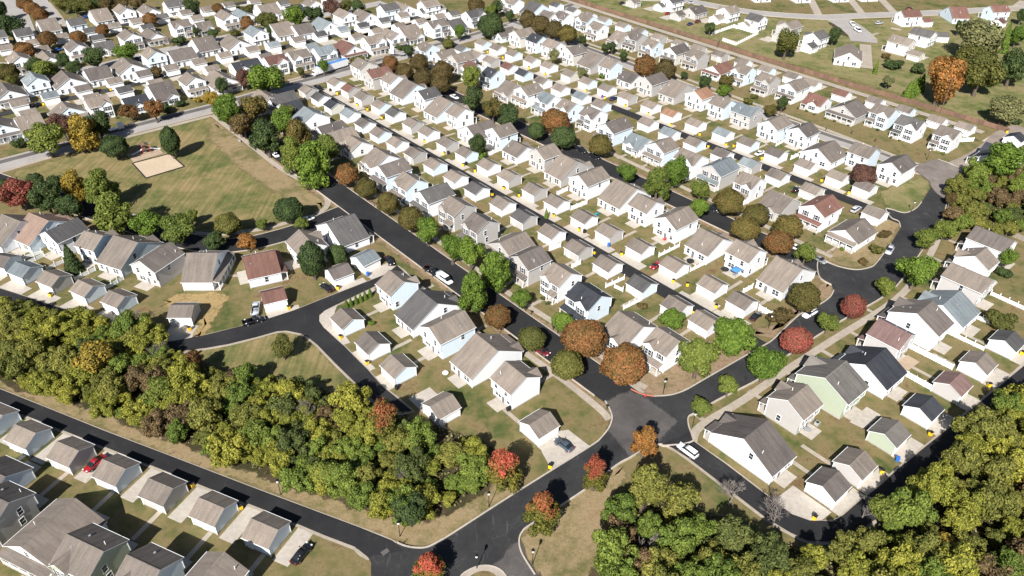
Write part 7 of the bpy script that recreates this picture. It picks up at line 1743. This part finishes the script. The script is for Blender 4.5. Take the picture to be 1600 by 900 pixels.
for i, (b, l) in enumerate(zip(BARE, BL_)): tree(b[0], b[1], b[2], b[3], b[4], 'wb', 'bare', l, None, 2000+i)
def shrubs():
    n = 0
    for i, b in enumerate(BUILD):
        t, x, y, ang, L, rf, wl_, case, row, opt, lab = b
        if row not in SHRUB: continue
        r = random.Random(i*5+2); e, hd, s = TY[t]; hl = L/2; ca, sa = math.cos(R(ang)), math.sin(R(ang))
        for k in range(r.choice([1, 2, 2, 3])):
            a = r.uniform(-.95, .95)
            lx, ly = (a*hl, -hd-r.uniform(1.6, 2.6)) if case == 'F' else (hl+r.uniform(1.9, 2.8), a*hd)
            q = r.uniform(.45, .8); o = thing('shrub', 'small green shrub planted before the houses, '+SHRUB[row], 'shrub', (x+lx*ca-ly*sa, y+lx*sa+ly*ca, .02), 0, 'small shrubs, '+SHRUB[row])
            c = link('foliage', r.choice(CROWN['bush']), o, (0, 0, q*.7), r.uniform(0, 6), (q, q, q*.75)); c.material_slots[0].link = 'OBJECT'; c.material_slots[0].material = M['leaf_'+r.choice(['green', 'dark', 'lime', 'olive', 'rustolive'])]
SHRUB = dict(R1='row along the broad park street', R3='row beyond the tree-lined street', R5='far side of the fence street', T1='row facing the park from above', T3='upper left middle street')
shrubs()
def undergrowth():
    g = np.random.default_rng(2); n = 0; Ps = []
    for k in ('wood_floor', 'wood_floor_two', 'wood_floor_three'):
        P = PATCH[k][1]; X = np.array(P); lo, hi = X.min(0), X.max(0); cnt = 26000 if k != 'wood_floor_three' else 9000; q = lo+g.random((cnt, 2))*(hi-lo); ins = np.zeros(cnt, bool)
        for (x0, y0), (x1, y1) in zip(P, P[1:]+P[:1]):
            c = ((y0 > q[:, 1]) != (y1 > q[:, 1])) & (q[:, 0] < (x1-x0)*(q[:, 1]-y0)/(y1-y0+1e-9)+x0); ins ^= c
        q = q[ins]; h = .3+1.7*np.clip(np.sin(q[:, 0]*.9)*np.sin(q[:, 1]*1.1)+.55, 0, 1.5)*g.random(len(q)); Ps.append(np.column_stack([q, h*g.random(len(q))**.5+.1]))
    P = np.vstack(Ps); n = len(P); nr = g.normal(size=(n, 3))*.7+np.array([0, 0, .8]); nr /= np.linalg.norm(nr, axis=1)[:, None]; t1 = np.cross(nr, g.normal(size=(n, 3))); t1 /= np.linalg.norm(t1, axis=1)[:, None]; t2 = np.cross(nr, t1)
    s = g.uniform(.35, .8, n)[:, None]; V = np.stack([P-t1*s*.5, P+t2*s*.35, P+t1*s*.5, P-t2*s*.35], 1).reshape(-1, 3)
    me = bpy.data.meshes.new('undergrowth'); me.from_pydata(V.tolist(), [], np.arange(4*n).reshape(-1, 4).tolist()); me.materials.append(M['leaf_weed']); o = link('undergrowth', me); o['kind'] = 'stuff'; tag(o, 'tangled olive undergrowth on the floor of the woods', 'undergrowth')
undergrowth()
# ------------------------------------------------------------------ fences
def fence_run(name, label, a, b, h, panel, pan, post, mat, group=None):
    a, b = Vector(a), Vector(b); d = b-a; n = max(1, round(d.length/panel)); st = d.length/n
    t = thing(name, label, 'fence', (a.x, a.y, 0), math.atan2(d.y, d.x), group)
    for i in range(n): link('fence_panel', pan, t, (i*st, 0, 0), 0, (st/panel, 1, 1))
    for i in range(n+1): link('fence_post', post, t, (i*st, 0, 0))
    return t
def panel_mesh(nm, w_, h, mat, slats):
    mb = MB()
    for z in (.25, h-.2): mb.box(0, -.03, z, w_, .03, z+.1)
    k = int(w_/.16) if slats else 8
    for i in range(k):
        x0 = i*w_/k; mb.box(x0+.012 if not slats else x0+.03, -.015, .06, x0+w_/k-(.012 if not slats else .03), .035, h)
    return mb.mesh(nm, [mat])
PAN_P = panel_mesh('fence_panel', 2.2, 1.2, M['vinyl'], True); PAN_S = panel_mesh('fence_panel', 2.2, 1.6, M['vinyl'], False)
mb = MB(); mb.box(-.08, -.08, 0, .08, .08, 1.75); mb.box(-.11, -.11, 1.75, .11, .11, 1.84); PST = mb.mesh('fence_post', [M['vinyl']])
for a, b, k, lab in FENCES: fence_run('vinyl_fence', lab, a, b, 1.5, 2.2, PAN_S if k == 's' else PAN_P, PST, None, 'white vinyl yard fences')
mb = MB(); W0 = 2.4
for i in range(8): mb.box(i*.3+.006, -.02+(i % 2)*.012, .05, i*.3+.294, .02+(i % 2)*.012, 1.85+(i % 3)*.012)
mb.box(0, .03, .4, W0, .09, .5); mb.box(0, .03, 1.4, W0, .09, 1.5); WPAN = mb.mesh('fence_panel', [M['fencewood']])
mb = MB(); mb.box(-.09, -.1, 0, .09, .1, 2.02); WPST = mb.mesh('fence_post', [M['fencewood']])
t = thing('wooden_fence', 'long red-brown wooden fence behind the upper right houses', 'fence', (0, 0, 0))
for (ax, ay), (bx, by) in zip(WFENCE, WFENCE[1:]):
    d = math.hypot(bx-ax, by-ay); n = max(1, round(d/W0)); an = math.atan2(by-ay, bx-ax)
    for i in range(n):
        p = (ax+(bx-ax)*i/n, ay+(by-ay)*i/n, 0); link('fence_panel', WPAN, t, p, an, (d/n/W0, 1, 1)); link('fence_post', WPST, t, p, an)
mb = MB()
for i in range(14): mb.box(i*.17+.01, -.015, .05, i*.17+.16, .015, 1.75+.03*(i % 2))
mb.box(0, .02, .4, 2.4, .07, .5); mb.box(0, .02, 1.3, 2.4, .07, 1.4); GPAN = mb.mesh('fence_panel', [M['greywood']]); mb = MB(); mb.box(-.07, -.07, 0, .07, .07, 1.9); GPST = mb.mesh('fence_post', [M['greywood']])
for (a, b), nm in zip(zip(GFENCE, GFENCE[1:]), ('left half of weathered grey board fence by the right edge thicket', 'right half of weathered grey board fence by the right edge thicket')):
    fence_run('board_fence', nm, a, b, 1.8, 2.4, GPAN, GPST, None)
# ------------------------------------------------------------------ vehicles
def loft(mb, secs, mi=0, n=10, power=3.2, caps=True):
    rings = []
    for (x, z0, z1, hw) in secs:
        ring = []
        zc, hh = (z0+z1)/2, (z1-z0)/2
        for k in range(n*2):
            a = math.pi*k/n; ca, sa = math.cos(a), math.sin(a)
            ring.append((x, hw*math.copysign(abs(ca)**(2/power), ca), zc+hh*math.copysign(abs(sa)**(2/power), sa)))
        rings.append(len(mb.v)); mb.v += ring
    N = 2*n
    for a, b in zip(rings, rings[1:]):
        for k in range(N): mb.f.append((a+k, b+k, b+(k+1) % N, a+(k+1) % N)); mb.mi.append(mi)
    if caps: mb.f.append(tuple(rings[0]+k for k in range(N))); mb.mi.append(mi); mb.f.append(tuple(rings[-1]+k for k in reversed(range(N)))); mb.mi.append(mi)
def wheel_meshes(r):
    a = MB(); a.tube([(0, -.11, 0), (0, .11, 0)], r, 16); b = MB(); b.tube([(0, -.125, 0), (0, .125, 0)], r*.6, 10); return a.mesh('wheel', [M['tyre']]), b.mesh('rim', [M['rim']])
WH = wheel_meshes(.34)
SPEC = dict(
 sedan=dict(L=4.8, w=.91, body=[(-2.4, .42, .80, .70), (-2.3, .30, .95, .84), (-1.6, .26, 1.0, .90), (0, .24, .98, .91), (1.2, .26, .95, .90), (2.1, .30, .82, .84), (2.4, .40, .66, .66)], cab=[(-1.75, .93, 1.02, .70), (-1.0, .92, 1.40, .66), (-.2, .92, 1.47, .65), (.45, .92, 1.42, .66), (1.25, .92, .98, .72)], top=[(-1.05, 1.36, 1.445, .58), (-.2, 1.40, 1.505, .58), (.42, 1.36, 1.455, .57)]),
 suv=dict(L=4.9, w=.96, body=[(-2.42, .45, 1.0, .80), (-2.35, .34, 1.12, .90), (-1.6, .30, 1.16, .95), (0, .28, 1.12, .96), (1.2, .30, 1.08, .95), (2.15, .34, .98, .88), (2.42, .45, .78, .72)], cab=[(-2.3, 1.06, 1.3, .76), (-2.0, 1.06, 1.70, .74), (-.3, 1.06, 1.78, .74), (.35, 1.06, 1.70, .74), (1.15, 1.05, 1.12, .78)], top=[(-2.1, 1.64, 1.745, .60), (-.3, 1.70, 1.815, .61), (.36, 1.66, 1.735, .59)]),
 van=dict(L=5.6, w=1.0, body=[(-2.8, .42, 1.1, .92), (-2.75, .34, 1.16, .98), (-1.6, .30, 1.2, 1.0), (0, .28, 1.18, 1.0), (1.6, .30, 1.12, .98), (2.5, .34, 1.0, .92), (2.8, .45, .8, .78)], cab=[(-2.74, 1.1, 1.85, .90), (-2.6, 1.1, 2.05, .88), (.5, 1.1, 2.08, .88), (1.1, 1.1, 1.95, .86), (1.95, 1.05, 1.2, .86)], top=[(-2.7, 1.78, 2.06, .84), (-1.5, 1.8, 2.12, .84), (.6, 1.8, 2.12, .84), (1.08, 1.8, 1.99, .8)]),
 pickup=dict(L=5.7, w=1.0, body=[(.0, .34, 1.1, .98), (1.4, .34, 1.12, .98), (2.5, .36, 1.05, .92), (2.85, .48, .85, .78)], cab=[(-.25, 1.0, 1.3, .84), (-.05, 1.05, 1.78, .76), (.6, 1.05, 1.84, .76), (1.05, 1.05, 1.76, .76), (1.75, 1.05, 1.16, .82)], top=[(-.1, 1.7, 1.80, .68), (.55, 1.72, 1.875, .68), (1.05, 1.7, 1.79, .67)]))
CARM = {}
def car_meshes(kind):
    if kind in CARM: return CARM[kind]
    S = SPEC[kind]; b = MB(); loft(b, S['body'])
    if kind == 'pickup':
        b.box(-2.8, -.98, .45, .02, -.86, 1.12); b.box(-2.8, .86, .45, .02, .98, 1.12); b.box(-2.85, -.98, .45, -2.75, .98, 1.1); b.box(-2.78, -.9, .45, .02, .9, .62)
    c = MB(); loft(c, S['cab'], power=4.); t = MB(); loft(t, S['top'], power=3.)
    if kind == 'van':
        c2 = MB(); loft(c2, [(-2.79, 1.08, 1.9, .915), (-1.2, 1.08, 1.95, .915)], power=5); n = len(t.v); t.v += c2.v; t.f += [tuple(i+n for i in q) for q in c2.f]; t.mi += c2.mi
    me = [b.mesh('body', [M['car_white']]), c.mesh('windows', [M['carglass']]), t.mesh('roof', [M['car_white']])]
    for k in me:
        for p in k.polygons: p.use_smooth = len(p.vertices) == 4
    L = S['L']/2; hl = MB(); hl.box(L-.28, -.16, .68, L-.03, .16, .82); tl = MB(); tl.box(-L+.0, -.16, .72, -L+.16, .16, .9); mr = MB(); mr.box(-.09, -.1, 0, .09, .1, .16)
    CARM[kind] = (*me, hl.mesh('headlight', [M['lens']]), tl.mesh('taillight', [M['redlens']]), mr.mesh('wing_mirror', [M['blackplastic']])); return CARM[kind]
def car(kind, x, y, ang, c, label):
    S = SPEC[kind]; t = thing(kind if kind != 'sedan' else 'parked_car', label, 'car' if kind in ('sedan', 'suv') else ('van' if kind == 'van' else 'pickup truck'), (x, y, .16), R(ang), 'vehicles parked in the neighbourhood')
    b, cg, tp, hl, tl, mr = car_meshes(kind)
    for nm, me in (('body', b), ('windows', cg), ('roof', tp)):
        o = link(nm, me, t)
        if nm != 'windows': o.material_slots[0].link = 'OBJECT'; o.material_slots[0].material = M['car_'+c]
    xw = S['L']*.30
    for sx in (-1, 1):
        for sy in (-1, 1): o = link('wheel', WH[0], t, (sx*xw, sy*(S['w']-.10), .33)); link('rim', WH[1], o)
    for sy in (-1, 1): link('headlight', hl, t, (0, sy*S['w']*.62, .02)); link('taillight', tl, t, (0, sy*S['w']*.70, .05)); link('wing_mirror', mr, t, (S['L']*.17, sy*(S['w']+.08), .98))
for c in CARS: car(*c)
def box_truck(name, label, a, b, boxcol, topcol, long):
    a, b = Vector(a), Vector(b); d = b-a; t = thing(name, label, 'truck', (a.x, a.y, .16), math.atan2(d.y, d.x)); L = max(d.length, 5.5)
    cb = MB(); loft(cb, [(-2.2, .5, 2.4, 1.0), (-2.1, .4, 2.7, 1.12), (-.6, .4, 2.8, 1.15), (-.1, .4, 2.75, 1.12)], power=5); cb.obj('cab', M['car_white'], t)
    ws = MB(); ws.box(-2.235, -.9, 1.5, -2.12, .9, 2.35); ws.obj('windscreen', M['carglass'], t)
    ch = MB(); ch.box(-.3, -.5, .55, L, .5, .8); ch.obj('chassis', M['blackplastic'], t)
    if boxcol:
        bx = MB(); bx.box(.15, -1.25, .85, L, 1.25, 3.7, 0, top=1); bx.obj('cargo_box', [boxcol, topcol], t)
    else:
        bx = MB(); bx.box(.1, -1.15, .82, L, 1.15, .98); bx.obj('flatbed', M['metal'], t)
    for x in (-1.5, L-1.6, L-2.9 if L > 7 else L-1.6):
        for sy in (-1, 1): o = link('wheel', WH[0], t, (x, sy*1.0, .45), 0, (1.35, 1.4, 1.35)); link('rim', WH[1], o)
box_truck('box_truck', 'white box truck with faded blue roof on the upper street', SPOT['truck'], SPOT['truck_end'], M['car_white'], M['boxblue'], True)
box_truck('flatbed_truck', 'white flatbed truck cab parked on the street near rust trees', SPOT['cab2a'], SPOT['cab2b'], None, None, False)
box_truck('flatbed_truck', 'white truck with dark flatbed parked under trees above the park', SPOT['trailer_b'], SPOT['trailer_a'], None, None, False)
# ------------------------------------------------------------------ small things
bb = MB(); bb.prism([(-.28, .08), (.28, .08), (.33, 1.0), (-.33, 1.0)], -.31, .31, 'y'); BINB = bb.mesh('bin_body', [M['yellow']])
bb = MB(); bb.prism([(-.36, 1.0), (.38, 1.0), (.38, 1.06), (.0, 1.14), (-.36, 1.1)], -.34, .34, 'y'); BINL = bb.mesh('lid', [M['blackplastic']])
bb = MB(); bb.tube([(-.25, -.34, .13), (-.25, -.26, .13)], .13, 10); bb.tube([(-.25, .26, .13), (-.25, .34, .13)], .13, 10); BINW = bb.mesh('wheels', [M['blackplastic']])
for i, (x, y, c, lab) in enumerate(BINS):
    t = thing('wheelie_bin', lab, 'bin', (x, y, .05), rnd.uniform(0, 6.28), 'wheelie bins by the garages'); o = link('bin_body', BINB, t, None, 0, (1.15, 1.15, 1.1)); o.material_slots[0].link = 'OBJECT'; o.material_slots[0].material = M[dict(y='yellow', b='bluep', k='blackplastic', p='purplep')[c]]
    l = link('lid', BINL, t, None, 0, (1.15, 1.15, 1.1)); link('wheels', BINW, t)
    if c in 'bp': l.material_slots[0].link = 'OBJECT'; l.material_slots[0].material = M['bluep' if c == 'b' else 'purplep']
pb = MB(); pb.tube([(0, 0, 0), (0, 0, .5), (0, 0, 3.7)], [.13, .08, .06], 8); LP = pb.mesh('pole', [M['blackplastic']])
pb = MB(); pb.prism([(-.14, 3.7), (.14, 3.7), (.24, 4.2), (-.24, 4.2)], -.2, .2, 'y'); LG = pb.mesh('lantern', [M['lens']]); pb = MB(); pb.prism([(-.3, 4.2), (.3, 4.2), (0, 4.5)], -.26, .26, 'y'); LC = pb.mesh('lantern_cap', [M['blackplastic']])
for x, y, lab in LAMPS: t = thing('lamp_post', lab, 'lamp post', (x, y, .05), 0, 'lamp posts'); link('pole', LP, t); link('lantern', LG, t); link('lantern_cap', LC, t)
pb = MB(); pb.box(-.06, -.06, 0, .06, .06, 1.1); MP = pb.mesh('post', [M['blackplastic']]); pb = MB(); pb.prism([(-.14, 1.05), (.14, 1.05), (.14, 1.25), (.07, 1.36), (-.07, 1.36), (-.14, 1.25)], -.3, .3, 'y'); MBX = pb.mesh('letter_box', [M['blackplastic']])
for x, y, lab in MAILS: t = thing('mailbox', lab, 'mailbox', (x, y, .08), R(40), 'roadside mailboxes'); link('post', MP, t); link('letter_box', MBX, t)
for x, y, lab, h in POLES:
    t = thing('utility_pole', lab, 'utility pole', (x, y, 0)); pb = MB(); pb.tube([(0, 0, -.1), (0, 0, h)], [.17, .11], 8); pb.obj('pole', M['woodp'], t)
    if h > 10: pb = MB(); pb.box(-1.2, -.06, h-.9, 1.2, .06, h-.75); pb.obj('crossarm', M['woodp'], t)
x, y = SPOT['playset']; t = thing('climbing_frame', 'red and white climbing frame with slides on the park play surface', 'climbing frame', (x, y, .02), R(35))
for sx in (-1, 1):
    for sy in (-1, 1): pb = MB(); pb.tube([(sx*1.2, sy*1.2, 0), (sx*1.2, sy*1.2, 3.1)], .09, 8); pb.obj('post', M['redp'], t)
pb = MB(); pb.box(-1.3, -1.3, 1.4, 1.3, 1.3, 1.52); pb.obj('deck', M['woodp'], t)
pb = MB(); pb.prism([(-1.3, 3.0), (1.3, 3.0), (0, 3.7)], -1.2, 1.2, 'y'); pb.obj('canopy', M['woodp'], t)
for s_, c in ((1, 'trim'), (-1, 'trim')):
    pb = MB(); pb.prism([(s_*1.3, 1.45), (s_*4.2, .25), (s_*4.9, .2), (s_*4.9, .32), (s_*4.2, .37), (s_*1.3, 1.6)], -.45, .45, 'y'); pb.box(min(s_*1.3, s_*4.2), -.5, .9, max(s_*1.3, s_*4.2), -.45, 1.2) if 0 else None; pb.obj('slide', M[c], t)
pb = MB(); pb.tube([(-2.5, 2.2, 0), (-2.5, 2.2, 2.3), (2.5, 2.2, 2.3), (2.5, 2.2, 0)], .07, 6); pb.obj('swing_frame', M['metal'], t)
for k, c, lab in (('blue_chair', 'teal', 'teal garden chair on the patio behind the straight alley garages'), ('red_chair', 'redp', 'red garden chair on the patio behind a white house')):
    x, y = SPOT[k]; t = thing('garden_chair', lab, 'chair', (x, y, .1), R(130))
    for sx in (-1, 1):
        for sy in (-1, 1): pb = MB(); pb.box(sx*.38-.05, sy*.38-.05, 0, sx*.38+.05, sy*.38+.05, .5); pb.obj('leg', M[c], t)
    pb = MB(); pb.box(-.45, -.45, .5, .45, .45, .58); pb.obj('seat', M[c], t); pb = MB(); pb.prism([(-.45, .5), (-.35, .5), (-.6, 1.35), (-.7, 1.35)], -.45, .45, 'y'); pb.obj('backrest', M[c], t)
for k, c, lab in (('blue_canopy', 'canvasgrey', 'square grey-blue garden canopy behind a white house'), ('canopy_two', 'canvasblue', 'square blue garden canopy behind the white house')):
    x, y = SPOT['canopy_two' if c == 'canvasgrey' else 'blue_canopy']; t = thing('garden_canopy', lab, 'canopy', (x, y, .1), R(40))
    for sx in (-1, 1):
        for sy in (-1, 1): pb = MB(); pb.tube([(sx*1.2, sy*1.0, 0), (sx*1.2, sy*1.0, 2.1)], .05, 6); pb.obj('leg', M['metal'], t)
    pb = MB(); pts = [(-1.4, -1.2, 2.1), (1.4, -1.2, 2.1), (1.4, 1.2, 2.1), (-1.4, 1.2, 2.1), (0, 0, 2.6)]
    for q in ((0, 1, 4), (1, 2, 4), (2, 3, 4), (3, 0, 4), (3, 2, 1, 0)): pb.face([pts[j] for j in q])
    pb.obj('canopy_roof', M[c], t); pb = MB(); pb.box(-.8, -.4, .68, .8, .4, .74); pb.box(-.06, -.06, 0, .06, .06, .68); pb.obj('table', M['metal'], t)
for k, lab in (('tramp', 'round black trampoline on the fenced patio'), ('tramp_two', 'round black trampoline beside the blue canopy')):
    x, y = SPOT[k]; t = thing('trampoline', lab, 'trampoline', (x, y, .1)); pb = MB(); pb.tube([(0, 0, .72), (0, 0, .78)], 1.15, 20); pb.obj('mat', M['blackplastic'], t)
    for q in range(4): pb = MB(); a = q*1.57+.4; pb.tube([(1.05*math.cos(a), 1.05*math.sin(a), 0), (1.05*math.cos(a), 1.05*math.sin(a), .74)], .05, 6); pb.obj('leg', M['metal'], t)
for k, lab in (('ac', 'grey air conditioner on the grass beside the taupe house'), ('ac2', 'grey air conditioner beside the patio of the charcoal-roofed house'), ('dish_two', 'grey air conditioner on the lawn behind the pale-blue house')):
    x, y = SPOT[k]; t = thing('air_conditioner', lab, 'air conditioner', (x, y, .05), R(40)); pb = MB(); pb.box(-.5, -.5, 0, .5, .5, .85); pb.obj('casing', M['metal'], t); pb = MB(); pb.tube([(0, 0, .85), (0, 0, .9)], .36, 14); pb.obj('fan_grille', M['blackplastic'], t)
x, y = SPOT['grill']; t = thing('barbecue_grill', 'black barbecue grill on the concrete patio of corner house', 'grill', (x, y, .1), R(40)); pb = MB(); pb.box(-.55, -.3, 0, .55, .3, .8); pb.obj('cabinet', M['blackplastic'], t); pb = MB(); pb.tube([(-.5, 0, .85), (.5, 0, .85)], .3, 12); pb.obj('hood', M['blackplastic'], t)
x, y = SPOT['dish']; t = thing('garden_table', 'round white garden table on brown lawn behind the house', 'table', (x, y, 0)); pb = MB(); pb.tube([(0, 0, .7), (0, 0, .76)], .75, 18); pb.obj('tabletop', M['trim'], t); pb = MB(); pb.tube([(0, 0, 0), (0, 0, .7)], .08, 8); pb.obj('leg', M['trim'], t)
x, y = SPOT['table']; t = thing('garden_table', 'round grey garden table on the patio of the taupe house', 'table', (x, y, .1)); pb = MB(); pb.tube([(0, 0, .7), (0, 0, .76)], .8, 18); pb.obj('tabletop', M['metal'], t); pb = MB(); pb.tube([(0, 0, 0), (0, 0, .7)], .08, 8); pb.obj('leg', M['metal'], t)
x, y = SPOT['cone']; t = thing('fire_hydrant', 'small red hydrant at the red kerb of the junction', 'hydrant', (x, y, .1)); pb = MB(); pb.tube([(0, 0, 0), (0, 0, .1), (0, 0, .11), (0, 0, .65), (0, 0, .8)], [.22, .22, .15, .15, .06], 10); pb.obj('barrel', M['redp'], t)
for s_ in (-1, 1): pb = MB(); pb.tube([(s_*.12, 0, .5), (s_*.27, 0, .5)], .07, 8); pb.obj('outlet', M['redp'], t)
x, y = SPOT['bench']; t = thing('park_bench', 'grey bench beside the park pavement under the trees', 'bench', (x, y, .02), R(-49)); pb = MB(); pb.box(-.9, -.25, .42, .9, .25, .48); pb.obj('seat', M['metal'], t); pb = MB(); pb.box(-.9, .22, .5, .9, .28, .9); pb.obj('backrest', M['metal'], t)
for s_ in (-1, 1): pb = MB(); pb.box(s_*.75-.05, -.22, 0, s_*.75+.05, .28, .42); pb.obj('leg', M['metal'], t)
